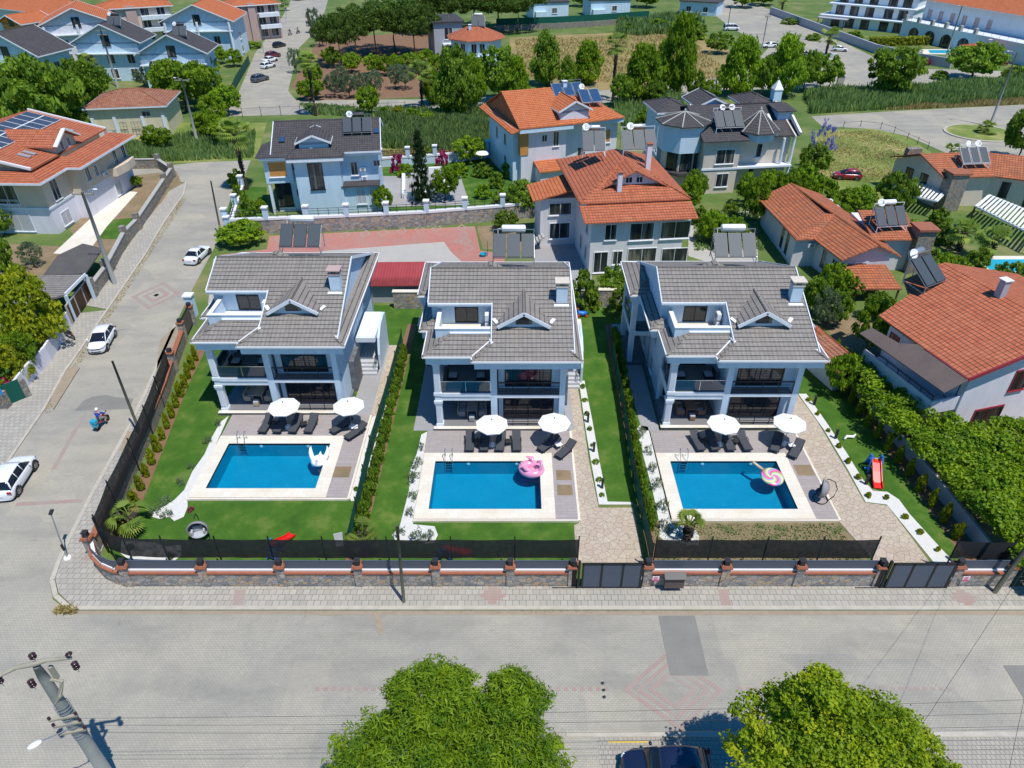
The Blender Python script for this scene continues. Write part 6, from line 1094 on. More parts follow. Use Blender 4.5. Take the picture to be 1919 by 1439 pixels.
for i, (px, py) in enumerate([(300, 548), (817, 0), (1129, 1280), (1131, 1293), (1132, 1306)]):
    if py > 600: q = g2(px, py); t = thing('drain_cover', ['', '', 'small round cover in the street, farthest of three in a line', 'small round cover in the street, middle of three in a line', 'small round cover in the street, nearest of three in a line'][i], 'drain cover', (*q, .012), 0, 'round street covers'); MB().lathe((0, 0, 0), [(.09, 0), (.09, .012), (.07, .014)], 14).build('lid', 'black_plastic', t); MB().torus((0, 0, .004), .11, .01, 16, 5).build('rim', 'galvanised', t)
blades('weeds', [(-27.9, 27.2), (-26.7, 27.2), (-26.7, 27.7), (-27.9, 27.7)], 240, .28, 'leaf_straw', 21, 'clump of dry brown weeds at the pavement corner', 'weeds', w=.04, lean=1.3); blades('weeds', [g2(*q) for q in ((80, 775), (92, 775), (350, 372), (338, 372))], 1500, .16, 'leaf_straw', 22, 'dry weeds along the left kerb of the side street', 'weeds', w=.04, lean=1.0, z0=.02); blades('weeds', [(-13.2, 27.3), (12, 27.3), (12, 27.5), (-13.2, 27.5)], 260, .08, 'leaf_straw', 23, 'sparse dry weeds in the front kerb joint', 'weeds', w=.03, lean=1.2); blades('weeds', [g2(*q) for q in ((262, 840), (300, 735), (320, 660), (333, 660), (312, 738), (276, 842))], 700, .2, 'leaf_straw', 24, 'dry weeds and dust at the foot of the side street net', 'weeds', w=.04, lean=1.0, z0=.05)
# ---------------------------------------------------------------- neighbouring houses
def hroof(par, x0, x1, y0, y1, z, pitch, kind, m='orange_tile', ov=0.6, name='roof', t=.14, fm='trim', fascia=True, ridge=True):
    x0 -= ov; x1 += ov; y0 -= ov; y1 += ov; W, D = x1-x0, y1-y0; b = MB(); rc = []
    if kind == 'gx': h = D/2*pitch; ym = (y0+y1)/2; b.slab([(x0, y0, z), (x1, y0, z), (x1, ym, z+h), (x0, ym, z+h)], t); b.slab([(x1, y1, z), (x0, y1, z), (x0, ym, z+h), (x1, ym, z+h)], t); rc = [((x0, ym, z+h), (x1, ym, z+h))]
    elif kind == 'gy': h = W/2*pitch; xm = (x0+x1)/2; b.slab([(x0, y0, z), (xm, y0, z+h), (xm, y1, z+h), (x0, y1, z)], t); b.slab([(x1, y0, z), (x1, y1, z), (xm, y1, z+h), (xm, y0, z+h)], t); rc = [((xm, y0, z+h), (xm, y1, z+h))]
    elif kind == 'hip':
        s = min(W, D)/2; h = s*pitch; a, c = ((x0+s, (y0+y1)/2, z+h), (x1-s, (y0+y1)/2, z+h)) if W >= D else (((x0+x1)/2, y0+s, z+h), ((x0+x1)/2, y1-s, z+h))
        P0, P1, P2, P3 = (x0, y0, z), (x1, y0, z), (x1, y1, z), (x0, y1, z)
        if W >= D: F = [[P0, P1, c, a], [P1, P2, c], [P2, P3, a, c], [P3, P0, a]]; rc = [(a, c), (P0, a), (P3, a), (P1, c), (P2, c)]
        else: F = [[P0, P1, a], [P1, P2, c, a], [P2, P3, c], [P3, P0, a, c]]; rc = [(a, c), (P0, a), (P1, a), (P2, c), (P3, c)]
        for f in F: b.slab(f, t)
    o = b.build(name, m, par)
    if ridge:
        c = MB()
        for p, q in rc: c.tube([V(*p)+V(0, 0, .02), V(*q)+V(0, 0, .02)], .10, 5)
        c.build('ridge_tiles', m, o)
    if fascia:
        f = MB(); zf = z-t/2-.06
        if kind == 'hip': [f.bar((*p, zf), (*q, zf), .08, .24) for p, q in zip([(x0, y0), (x1, y0), (x1, y1), (x0, y1)], [(x1, y0), (x1, y1), (x0, y1), (x0, y0)])]
        elif kind == 'gx': [f.bar((x0, y, zf), (x1, y, zf), .1, .22) for y in (y0, y1)]; [f.bar((x, y, z-.06), (x, ym, z+h-.06), .1, .22) for x in (x0, x1) for y in (y0, y1)]
        else: [f.bar((x, y0, zf), (x, y1, zf), .1, .22) for x in (x0, x1)]; [f.bar((x, y, z-.06), (xm, y, z+h-.06), .1, .22) for x in (x0, x1) for y in (y0, y1)]
        f.build('fascia', fm, o)
    return o
def gable(par, kind, x0, x1, y0, y1, z, pitch, m, ov=.6, t=.14, name='gable_wall'):
    b = MB(); 
    if kind == 'gy':
        xm = (x0+x1)/2; h = ((x1-x0)/2+ov)*pitch-t-.02; e = ov*pitch-t-.02
        for y in (y0, y1-.2): b = MB(); b.slab([(x0, y, z-.3), (x1, y, z-.3), (x1, y, z+e), (xm, y, z+h), (x0, y, z+e)], .2, (0, 1, 0)); o = b.build(name, m, par)
    else:
        ym = (y0+y1)/2; h = ((y1-y0)/2+ov)*pitch-t-.02; e = ov*pitch-t-.02
        for x in (x0, x1-.2): b = MB(); b.slab([(x, y0, z-.3), (x, y1, z-.3), (x, y1, z+e), (x, ym, z+h), (x, y0, z+e)], .2, (1, 0, 0)); o = b.build(name, m, par)
    return o
def block(par, x0, x1, y0, y1, z0, z1, m, name='wall', bev=0): return MB().box(x0, x1, y0, y1, z0, z1).build(name, m, par, bev=bev)
def place(label, A, B, z, name='house', cat='house', group=None):
    a, b = G(*A, z), G(*B, z); t = thing(name, label, cat, (a.x, a.y, 0), math.atan2(b.y-a.y, b.x-a.x), group); return t, (b-a).length
def chimney(par, x, y, z0, z1, m='white_wall', cap='trim', s=.6):
    o = block(par, x-s/2, x+s/2, y-s/2, y+s/2, z0, z1, m, 'chimney'); b = MB().box(x-s/2-.1, x+s/2+.1, y-s/2-.1, y+s/2+.1, z1+.12, z1+.2); [b.bar((x+i*s*.4, y+j*s*.4, z1), (x+i*s*.4, y+j*s*.4, z1+.14), .1) for i in (-1, 1) for j in (-1, 1)]; b.build('chimney_cap', cap, o)
def dormer(par, x, y, z, w, d, h, pitch, wm, rm, face=-1, win_=True, ov=.3):
    o = block(par, x-w/2, x+w/2, min(y, y-face*d), max(y, y-face*d), z, z+h, wm, 'dormer'); y0, y1 = sorted((y, y-face*d)); gable(o, 'gy', x-w/2, x+w/2, y0, y1, z+h, pitch, wm, ov); hroof(o, x-w/2, x+w/2, y0, y1, z+h, pitch, 'gy', rm, ov, 'dormer_roof')
    if win_: win(o, (x-w/2, y), (x+w/2, y), w/2, .8, z+.35, .9) if face < 0 else None
    return o
# left house with the solar array (axes close to the street's)
t = thing('house', 'beige and white house with orange roof and large solar array, left edge of the photo', 'house', (-76, 83.2, 0), R(-2)); X = 18.0
for z0, z1, m, n in ((0, 3.3, 'lilac_wall', 'lower_wall'), (3.3, 6.9, 'beige_wall', 'wall')): MB().prism([(0, 2.2), (X, 2.2), (X, 7.6), (X+1.2, 7.6), (X+1.2, 20.5), (0, 20.5)], z0, z1).build(n, m, t)
block(t, -.05, X+.1, 2.05, 20.6, 3.2, 3.45, 'trim', 'string_course')
b = MB(); o_ = [(-1, .9), (X+.9, .9), (X+.9, 6.8), (X+2.6, 6.8), (X+2.6, 21.6)]; i_ = [(-1, 3.2), (X-1.4, 3.2), (X-1.4, 9.1), (X-.1, 9.1), (X-.1, 19.9)]
for k in range(4): b.slab([(*o_[k], 7.0), (*o_[k+1], 7.0), (*i_[k+1], 7.75), (*i_[k], 7.75)], .14)
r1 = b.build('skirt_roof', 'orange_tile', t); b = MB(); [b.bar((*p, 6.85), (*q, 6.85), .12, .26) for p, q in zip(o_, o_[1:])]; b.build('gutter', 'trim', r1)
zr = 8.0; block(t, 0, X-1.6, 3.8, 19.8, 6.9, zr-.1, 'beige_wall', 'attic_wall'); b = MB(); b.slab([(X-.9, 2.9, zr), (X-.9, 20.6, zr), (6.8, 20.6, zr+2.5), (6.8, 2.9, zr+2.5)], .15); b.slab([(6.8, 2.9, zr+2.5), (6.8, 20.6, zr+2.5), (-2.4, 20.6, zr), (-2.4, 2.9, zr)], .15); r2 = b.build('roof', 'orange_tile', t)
b = MB(); b.slab([(0, 3.8, zr-.2), (X-1.6, 3.8, zr-.2), (X-1.6, 3.8, zr), (6.8, 3.8, zr+2.3), (0, 3.8, zr+.4)], .2, (0, 1, 0)); b.build('gable_wall', 'beige_wall', t); [MB().bar((X-.9, y, zr+.05), (6.8, y, zr+2.55), .22, .3).build('verge', 'white_paint', r2) for y in (2.85, 20.65)]
pv = MB(); fr = MB(); sl = -2.5/(X-.9-6.8)
for i in range(2):
    for k in range(9): xa, ya = 7.3+i*2.25, 5.0+k*1.65; pv.slab([(xa, ya, zr+2.5+sl*(xa-6.8)+.16), (xa+2.05, ya, zr+2.5+sl*(xa+2.05-6.8)+.16), (xa+2.05, ya+1.48, zr+2.5+sl*(xa+2.05-6.8)+.16), (xa, ya+1.48, zr+2.5+sl*(xa-6.8)+.16)], .03)
p = pv.build('solar_array', 'pv_blue', r2); xa = 7.2; fr.slab([(7.25, 4.95, zr+2.5+sl*.45+.13), (11.65, 4.95, zr+2.5+sl*4.85+.13), (11.65, 19.8, zr+2.5+sl*4.85+.13), (7.25, 19.8, zr+2.5+sl*.45+.13)], .04); fr.build('array_frame', 'white_metal', p)
d0 = MB(); d0.slab([(X-1.2, 8.9, 7.3), (X-1.2, 13.5, 7.3), (X-1.2, 13.5, 9.1), (X-1.2, 11.2, 10.3), (X-1.2, 8.9, 9.1)], 4.2, (-1, 0, 0)); dd = d0.build('dormer', 'beige_wall', t); d0 = MB(); [d0.slab([(X-.8, 11.2, 10.5), (X-.8, 11.2+s*2.8, 9.0), (X-6.5, 11.2+s*2.8, 9.0), (X-8.5, 11.2, 10.5)], .12) for s in (-1, 1)]; d0.build('dormer_roof', 'orange_tile', dd); d0 = MB(); [d0.bar((X-.75, 11.2, 10.55), (X-.75, 11.2+s*2.8, 9.05), .5, .16) for s in (-1, 1)]; d0.build('verge', 'white_paint', dd)
for y in (10.4, 12.0): win(dd, (X-1.2, 8), (X-1.2, 14), y-8, .55, 8.2, 1.0, sill=False)
for (a, c) in ((14.6, 6.0), (14.6, 7.1), (14.0, 17.0)): MB().cbox((a, c, zr+2.5+sl*(a-6.8)+.1), 1.5, .55, .14, M=Matrix.Rotation(-math.atan(sl), 4, 'Y')).build('skylight', 'grey_plastic', r2)
win(t, (0, 2.2), (X, 2.2), 13.2, 2.6, 3.9, 2.3, mull=1); win(t, (0, 2.2), (X, 2.2), 13.5, 3.0, .4, 2.2, fm='trim', shutter=True); win(t, (X, 2.2), (X, 7.6), 2.2, 1.4, 3.8, 2.4); win(t, (X, 2.2), (X, 7.6), 2.4, 1.8, .5, 1.6, shutter=True)
win(t, (X+1.2, 7.6), (X+1.2, 20.5), 2.4, .9, 4.3, 1.6); win(t, (X+1.2, 7.6), (X+1.2, 20.5), 4.4, .6, 4.3, 1.3); win(t, (X+1.2, 7.6), (X+1.2, 20.5), 9.6, .8, 3.9, 2.2); win(t, (X+1.2, 7.6), (X+1.2, 20.5), 8.2, 1.6, .4, 1.6, shutter=True); win(t, (X+1.2, 7.6), (X+1.2, 20.5), 12, .8, 3.9, 2.2)
MB().prism([(X+1.2, 14.5), (X+2.3, 14.8), (X+2.6, 17.5), (X+2.3, 20), (X+1.2, 20.4)], 3.2, 4.3).build('round_balcony', 'beige_wall', t); railing(t, [(X-3.5, 1.9), (X-6.2, 1.9)], 3.5, 1.0, 'white_metal', 3); ac_unit(t, (X+1.45, 13.4, 4.0), R(90)); block(t, 9, 11, .9, 2.6, 7.0, 9.2, 'taupe_wall', 'chimney')
# utility building
t, W = place('cream utility building with weathered brown tiled hip roof behind the side street', (152, 204), (311, 198), 5.1); block(t, .6, W-.6, .6, 10.5, 0, 5.0, 'cream_wall'); hroof(t, .6, W-.6, .6, 10.5, 5.1, .34, 'hip', 'brown_tile', .6)
for x in (1.0, 4.6, 9.2, W-1.1): block(t, x-.25, x+.25, .35, .6, 0, 3.4, 'trim', 'pilaster')
win(t, (.6, .6), (W-.6, .6), 9.4, 1.4, 3.4, .8, sill=False); railing(t, [(5.3, .1), (6.4, .1)], 0.2, 2.4, 'bark', 5, post=.5, name='ladder'); railing(t, [(7.2, .1), (8.8, .1)], 0.2, 2.4, 'bark', 4, post=.5, name='ladder')
t2 = thing('laundry', 'pink and white laundry hanging beside the cream utility building', 'laundry', (*g2(207, 262), 0)); [MB().slab([(x, 0, 1.6), (x+.55, 0, 1.6), (x+.6, .05, .5+.2*(k % 2)), (x-.05, .05, .5)], .03, (0, 1, 0)).build('cloth', ['float_white', 'float_pink', 'float_white', 'cushion_grey'][k], t2) for k, x in enumerate((-1.4, -.7, .1, .8))]; MB().tube([(-1.7, 0, 1.65), (1.7, 0, 1.62)], .015, 4).build('line', 'black_plastic', t2)
# blue-white house with dark roof, centre left
t, W = place('pale blue house with dark tiled roof and brown shutter, behind the leftmost villa', (483, 290), (711, 281), 8.0); z = 8.0; wm = 'pale_blue_wall'
block(t, 1.2, W-.5, .9, 11, 0, 7.6, wm); block(t, 4.4, 10.2, -1.1, 1, 0, 7.5, wm, 'centre_bay'); block(t, .4, 3.9, .0, 1, 4.2, 7.5, wm, 'left_bay'); block(t, .5, .85, .05, .4, 0, 4.2, 'trim', 'column'); block(t, 10.2, W-.6, -.7, 1, 0, 3.6, wm, 'right_extension')
hroof(t, 2.2, W-.4, .4, 11.4, z, .42, 'gx', 'dark_tile', .6); gable(t, 'gx', 2.2, W-.4, .4, 11.4, z, .42, wm); b = MB(); b.slab([(3.6, -1.9, z-.05), (10.9, -1.9, z-.05), (9.6, -.2, z+.62), (4.9, -.2, z+.62)], .14); b.slab([(3.6, -1.9, z-.05), (4.9, -.2, z+.62), (4.9, .4, z+.62), (3.6, .4, z-.05)], .14); b.slab([(10.9, -1.9, z-.05), (10.9, .4, z-.05), (9.6, .4, z+.62), (9.6, -.2, z+.62)], .14)
b.slab([(-.3, -.7, z-.15), (3.6, -.7, z-.15), (3.6, 1.6, z+.5), (1.6, 1.6, z+.5)], .14); b.slab([(-.3, -.7, z-.15), (1.6, 1.6, z+.5), (1.6, 5, z+.5), (-.3, 5, z-.15)], .14); lo = b.build('lower_roof', 'dark_tile', t); b = MB(); b.box(3.7, 10.8, -1.85, .9, z-.65, z-.2); b.box(.1, 3.7, -.6, .9, z-.6, z-.25); b.box(10.8, W+.1, -.1, .9, z-.6, z-.2); b.build('eaves', 'trim', lo)
d = dormer(t, 7.1, .1, z+.3, 3.6, 4.0, 1.0, .42, wm, 'dark_tile', -1, False, .45); block(t, 10.0, W-.4, -1.2, .95, 3.62, 3.8, 'dark_tile', 'canopy_roof')
win(t, (4.4, -1.1), (10.2, -1.1), 2.6, 1.7, 3.6, 3.3, fm='black_metal', pm='dark_pane'); win(t, (.4, 0), (3.9, 0), 1.7, 2.2, 5.1, 1.9, fm='trim', pm='ochre_wall', mull=0); win(t, (1.2, .9), (4.4, .9), 2.6, .6, 5.6, .7, sill=False); win(t, (4.4, -1.1), (10.2, -1.1), 0.9, .5, 1.6, .8, sill=False) if 0 else None
win(t, (10.2, .9), (W-.5, .9), 1.6, .8, 4.6, 1.7); win(t, (10.2, .9), (W-.5, .9), 4.6, .8, 5.7, .7); ac_unit(t, (12.9, .7, 5.4)); ac_unit(t, (13.0, .6, 4.2)); win(t, (10.2, -.7), (W-.6, -.7), 2.2, 1.1, 1.2, 1.9, fm='trim', pm='shutter'); win(t, (10.2, -.7), (W-.6, -.7), 3.9, 1.1, 1.2, 1.9, fm='trim', pm='shutter')
win(t, (1.2, .9), (4.4, .9), 1.0, 1.9, .8, 3.2, fm='black_metal'); win(t, (1.2, .9), (4.4, .9), 2.85, .4, 2.2, .8)
for x, y in ((3.2, 2.2), (16.0-.6, 3.2)): b = MB(); b.cbox((x-.3, y, z+.42*(y+.2)+.18), .7, .9, .12, M=Matrix.Rotation(math.atan(.42), 4, 'X')); b.build('skylight', 'blue_panel', t)
a = G(590, 285, 8.0); hx = t.matrix_basis if 0 else None
def onhouse(par, x, y, z): rz = par.rotation_euler.z; return (par.location.x+x*math.cos(rz)-y*math.sin(rz), par.location.y+x*math.sin(rz)+y*math.cos(rz), z)
solar('grey solar water heater with black tank and white dish on the dark-roofed pale blue house', '', onhouse(t, 12.6, 2.6, z+1.25), t.rotation_euler.z, 3, 1.15, 2.6, 30, tm='black_plastic', dishes=1, group=None)
# garden wall with white pillars in front of it
def balustrade(label, pts, zb=1.2, stone_=None, n=7, hp=1.5):
    o = (pts[0][0], pts[0][1], 0); t = thing('garden_wall', label, 'wall', o); P = [Vector((*p, 0)) for p in pts]; b = MB(o)
    if stone_:
        for p, q in zip(P, P[1:]): b.bar(p+V(0, 0, zb/2), q+V(0, 0, zb/2), .45, zb)
        b.build('stone_wall', stone_, t)
    b = MB(o); [b.bar(p+V(0, 0, zb+.1), q+V(0, 0, zb+.1), .55, .3) for p, q in zip(P, P[1:])]; b.build('coping', 'white_paint', t)
    L = (P[-1]-P[0]).length
    for k in range(n): c = P[0]+(P[-1]-P[0])*k/(n-1); c = min([p+(q-p)*max(0, min(1, (c-p).dot(q-p)/(q-p).length_squared)) for p, q in zip(P, P[1:])], key=lambda v: (v-c).length); k_ = MB(o).cbox(c+V(0, 0, zb+hp/2), .6, .6, hp).build('pillar', 'white_wall', t); MB(o).cbox(c+V(0, 0, zb+hp+.06), .78, .78, .14).build('pillar_cap', 'white_paint', k_)
    for p, q in zip(P, P[1:]):
        b = MB(o); m_ = int((q-p).length/1.2); [b.bar(p+(q-p)*i/m_+V(0, 0, zb+.2), p+(q-p)*i/m_+V(0, 0, zb+1.2), .05) for i in range(m_+1)]; [b.bar(p+V(0, 0, zz), q+V(0, 0, zz), .04) for zz in (zb+.5, zb+.85, zb+1.15)]; b.build('railing', 'black_metal', t)
    return t
balustrade('white coped rubble wall with white pillars and black railing below the pale blue house', [g2(430, 440), g2(640, 432), g2(800, 424), g2(945, 412), g2(1010, 405)], 1.9, 'rubble', 9)
balustrade('white garden wall with pillars and bougainvillea beside the reed ditch', [g2(715, 312), g2(860, 302), g2(960, 290)], 1.2, 'white_wall', 6); balustrade('white wall with pillars running along the side street beside the pale blue house garden', [g2(432, 442), g2(443, 405), g2(456, 362)], 1.0, 'white_wall', 3)
# raised planter by the conifer
t = thing('garden_planter', 'white walled rectangular planter around the dark conifer', 'planter', (*g2(745, 372), 0)); c0, c1, c2, c3 = [Vector((*g2(*q), 0))-t.location for q in ((757, 372), (840, 366), (828, 322), (757, 326))]; b = MB(); [b.bar(p+V(0, 0, .4), q+V(0, 0, .4), .5, .8) for p, q in ((c0, c1), (c1, c2), (c2, c3), (c3, c0))]; b.build('wall', 'white_paint', t)
# white and orange house with yellow side, upper middle
t, W = place('white house with orange tiled roof, ochre side panel and dark blue solar panels, upper middle', (1000, 238), (1179, 221), 8.2); z = 8.2; wm = 'lilac_wall'
block(t, -1.6, 5.4, .8, 15, 0, 8.0, wm); block(t, 5.4, W-.8, 1.9, 14, 0, 8.0, wm, 'side_wall'); block(t, -1.75, -.5, .7, 5.4, 4.1, 8.0, 'ochre_wall', 'wood_panel'); block(t, -2.6, -1.6, 1.6, 13, 0, 7.9, 'pale_blue_wall', 'left_bay')
b = MB(); b.slab([(-2.2, -.2, z), (6.2, -.2, z), (6.2, 8, z+3.3), (-2.2, 8, z+3.3)], .16); b.slab([(-2.2, 8, z+3.3), (6.2, 8, z+3.3), (8, 16, z), (-2.2, 16, z)], .16); b.slab([(6.2, -.2, z), (W-.3, .8, z), (W-.3, 2.6, z), (10.5, 8, z+2.3), (6.2, 8, z+3.3)], .16); b.slab([(-2.0, -.2, z-.1), (-2.0, 16, z-.1), (-3.4, 16, z-.6), (-3.4, -.2, z-.6)], .16); b.slab([(-1.9, 1, z-.1), (-1.9, 8, z+3.1), (-1.9, 15, z-.1)], .2, (1, 0, 0)); r0 = b.build('roof', 'bright_orange_tile', t)
MB().box(-2.1, 6.1, -.15, .9, z-.75, z-.2).box(6.1, W-.4, .9, 2.0, z-.75, z-.2).build('eaves', 'pale_blue_wall', t); dormer(t, 6.6, .8, z+.3, 4.4, 5.2, 1.3, .5, wm, 'bright_orange_tile', -1, False, .4)
win(t, (-1.6, .8), (5.4, .8), 3.6, .7, 5.8, .9, sill=False); win(t, (-1.6, .8), (5.4, .8), 5.4, .8, 5.0, 2.0); win(t, (5.4, 1.9), (W-.8, 1.9), 3.0, 1.2, 2.6, 1.4); win(t, (5.4, 1.9), (W-.8, 1.9), 7, 1.2, 4.4, 1.9, fm='trim', pm='ochre_wall'); [win(t, (-2.6, 13), (-2.6, 1.6), *q) for q in ((4, 1.0, 4.6, 1.6), (8, 1.0, 4.6, 1.6), (8, 1.0, 1.2, 1.8))]
block(t, .6, 4.2, -1.6, .8, 0, 2.2, wm, 'porch'); MB().slab([(.3, -2.0, 2.3), (4.5, -2.0, 2.3), (4.5, .8, 3.1), (.3, .8, 3.1)], .14).build('porch_roof', 'bright_orange_tile', t); chimney(t, 7.6, 7.5, z+2, z+4.0)
for k, (x, y, n) in enumerate(((7.9, 5.8, 3), (10.3, 3.0, 2))): solar(['row of three dark blue solar panels at the ridge of the ochre-sided house', 'pair of dark blue solar panels below the ridge of the ochre-sided house, beside the dish'][k], '', onhouse(t, x, y, z+2.0-.5*k), t.rotation_euler.z-.05, n, 1.5, 2.6, 30, tank=False, dishes=k, pm='blue_panel')
# orange-roofed house behind the middle villa
t, W = place('light grey two storey house with large orange roof behind the middle villa', (1097, 418), (1309, 408), 6.6); z = 6.6; wm = 'grey_wall'; M_['wm5'] = stucco('house_grey', (.74, .72, .72))
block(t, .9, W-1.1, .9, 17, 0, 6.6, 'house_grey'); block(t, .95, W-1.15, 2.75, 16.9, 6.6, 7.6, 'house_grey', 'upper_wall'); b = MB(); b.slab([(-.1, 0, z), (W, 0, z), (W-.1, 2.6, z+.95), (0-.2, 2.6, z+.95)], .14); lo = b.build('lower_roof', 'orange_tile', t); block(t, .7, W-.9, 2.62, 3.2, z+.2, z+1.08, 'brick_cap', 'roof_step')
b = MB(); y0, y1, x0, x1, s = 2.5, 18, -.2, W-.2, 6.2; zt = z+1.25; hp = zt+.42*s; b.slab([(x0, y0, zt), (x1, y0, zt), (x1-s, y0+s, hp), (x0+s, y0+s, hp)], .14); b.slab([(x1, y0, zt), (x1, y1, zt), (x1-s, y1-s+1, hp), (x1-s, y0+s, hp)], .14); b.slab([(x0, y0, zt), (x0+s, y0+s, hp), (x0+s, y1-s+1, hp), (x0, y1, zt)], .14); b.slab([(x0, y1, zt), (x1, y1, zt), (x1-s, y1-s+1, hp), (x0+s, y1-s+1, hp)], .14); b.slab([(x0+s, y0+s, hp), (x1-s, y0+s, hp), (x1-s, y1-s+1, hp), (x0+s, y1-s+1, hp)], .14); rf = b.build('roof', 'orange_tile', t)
b = MB(); [b.tube([p, q], .1, 5) for p, q in (((x0, y0, zt+.03), (x0+s, y0+s, hp+.03)), ((x1, y0, zt+.03), (x1-s, y0+s, hp+.03)))]; b.build('ridge_tiles', 'orange_tile', rf)
b = MB(); gx = (x0+x1)/2+.3; b.slab([(gx-2.9, y0+2.4, zt+1.05), (gx+2.9, y0+2.4, zt+1.05), (gx, y0+2.4, zt+2.5)], .2, (0, 1, 0)); gd = b.build('gable_dormer', 'lilac_wall', t); b = MB(); [b.slab([(gx+s_*3.8, y0+1.8, zt+.85), (gx, y0+1.8, zt+2.75), (gx, y0+6.6, zt+2.75), (gx+s_*3.8, y0+2.3, zt+.85)], .12) for s_ in (-1, 1)]; b.build('dormer_roof', 'orange_tile', gd); [win(gd, (gx-2, y0+2.4), (gx+2, y0+2.4), a, .7, zt+1.25, .6, sill=False) for a in (1.4, 2.6)]
chimney(t, 4.2+.3, y0+1.6, zt, zt+2.6, 'lilac_wall', 'brick_cap', .5); chimney(t, W-3.6, y0+6.2, zt+1, zt+4.2, 'lilac_wall', 'brick_cap', .55)
for s_, w_, h_, zz in ((2.2, 1.2, 1.7, 4.2), (5.7, 2.6, 1.9, 4.0), (6.9+2.6, 3.2, 1.9, 4.0)): win(t, (.9, .9), (W-1.1, .9), s_, w_, zz, h_)
for s_, w_, h_, zz in ((1.3, 1.5, 2.4, .3), (3.2, 1.0, 1.5, 1.2), (6.0, 3.2, 2.0, .9), (9.8, 2.9, 1.8, .9)): win(t, (.9, .9), (W-1.1, .9), s_, w_, zz, h_, pm='dark_pane')
win(t, (.9, 17), (.9, .9), 14.2, .9, 4.4, 1.4); win(t, (.9, 17), (.9, .9), 11.4, .9, 1.2, 1.6); win(t, (.9, 17), (.9, .9), 14.2, .9, 1.2, 1.4); block(t, -3.4, .9, 9.5, 14, 0, 5.9, 'house_grey', 'side_wing'); MB().slab([(-4.4, 8.9, 5.9), (-4.4, 14.6, 5.9), (.9, 14.6, 7.2), (.9, 8.9, 7.2)], .14).build('wing_roof', 'bright_orange_tile', t)
win(t, (-3.4, 9.5), (.9, 9.5), 2.4, 2.6, 3.9, 1.4); win(t, (-3.4, 9.5), (.9, 9.5), 2.4, 2.4, .9, 1.9); b = MB(); [b.box(-5.6+.32*k, -5.3+.32*k, 8.0, 9.3, .22*k, .22*k+.2) for k in range(8)]; b.build('stairs', 'concrete', t)
solar('solar heater with two grey panels, left one on the big middle orange roof', '', onhouse(t, 3.0, 10.8, hp+.1), t.rotation_euler.z-.1, 2, 1.25, 2.4, 48, tm='galvanised', dishes=1, group='solar heaters on the big orange roof', frame='white_metal'); solar('solar heater with three grey panels, right one on the big middle orange roof', '', onhouse(t, 8.4, 10.6, hp+.1), t.rotation_euler.z, 3, 1.25, 2.4, 48, tm='galvanised', dishes=1, group='solar heaters on the big orange roof', frame='white_metal')
# turret house with dark roof
t, W = place('beige turreted house with dark tiled roofs, blue round bay and white chimney, upper right', (1322, 266), (1503, 258), 7.6); z = 7.6; wm = 'taupe_wall'
block(t, .4, 5.6, .7, 16, 0, 7.3, wm); block(t, 5.6, W-.5, 2.0, 17, 0, 7.3, wm, 'side_wall'); block(t, .3, W-.3, .6, 1.9, 3.4, 3.65, 'trim', 'string_course')
b = MB(); b.slab([(-.2, 0, z), (6.4, 0, z), (6.4, 8, z+2.9), (-.2, 8, z+2.9)], .15); b.slab([(6.4, 1.3, z), (W+.3, 1.3, z), (W+.3, 8, z+2.7), (6.4, 8, z+2.7)], .15); b.slab([(-.2, 8, z+2.9), (W+.3, 8, z+2.9), (W+.3, 18, z), (-.2, 18, z)], .15); rf = b.build('roof', 'dark_tile', t); gable(t, 'gx', .4, W-.4, .7, 16.5, z, .36, wm)
def oct_(cx, cy, r, n=8, a0=PI/8): return [(cx+r*math.cos(a0+k*2*PI/n), cy+r*math.sin(a0+k*2*PI/n)) for k in range(n)]
for cx, cy, r, zb, z1, hh, wmat, nm in ((-1.6, 4.8, 3.4, 5.6, 9.3, 1.2, 'pale_blue_wall', 'round_bay'), (8.3, 2.2, 2.4, 7.2, 8.4, 2.6, 'pale_blue_wall', 'turret')):
    P8 = oct_(cx, cy, r); o = MB().prism(P8, zb, z1).build(nm, wmat, t); P9 = oct_(cx, cy, r+.55); b = MB(); [b.slab([(*P9[k], z1), (*P9[(k+1) % 8], z1), (cx, cy, z1+hh)], .12) for k in range(8)]; ro = b.build('conical_roof', 'dark_tile', o); b = MB(); [b.tube([(*P9[k], z1+.03), (cx, cy, z1+hh+.03)], .09, 5) for k in range(8)]; b.lathe((cx, cy, z1+hh), [(.12, 0), (.18, .15), (.05, .4)], 8); b.build('ridge_caps', 'concrete', ro)
MB().prism(oct_(-1.5, 4.8, 2.7), 0, 5.6).build('bay_wall', 'taupe_wall', t); P8 = oct_(-1.5, 4.8, 2.75); [win(t, P8[k], P8[(k+1) % 8], 1.05, 1.5, 3.1, 2.3, fm='black_metal') for k in (4, 5, 6)]; MB().prism(oct_(-1.5, 4.6, 3.5), 2.5, 2.9).build('bay_balcony', 'dark_tile', t)
hroof(t, 9.6, W-.2, 9, 15, z+2.2, .4, 'hip', 'dark_tile', .5, 'upper_roof'); hroof(t, 2.2, 6.5, 9.5, 15, z+2.3, .45, 'gy', 'dark_tile', .5, 'upper_roof'); gable(t, 'gy', 2.2, 6.5, 9.5, 15, z+2.3, .45, 'pale_blue_wall', .5); hroof(t, -3.5, 1.2, 10, 16, z+1.6, .4, 'hip', 'dark_tile', .5, 'upper_roof'); block(t, -3.4, 1.1, 10.1, 15.9, 0, z+1.5, 'pale_blue_wall', 'rear_wing')
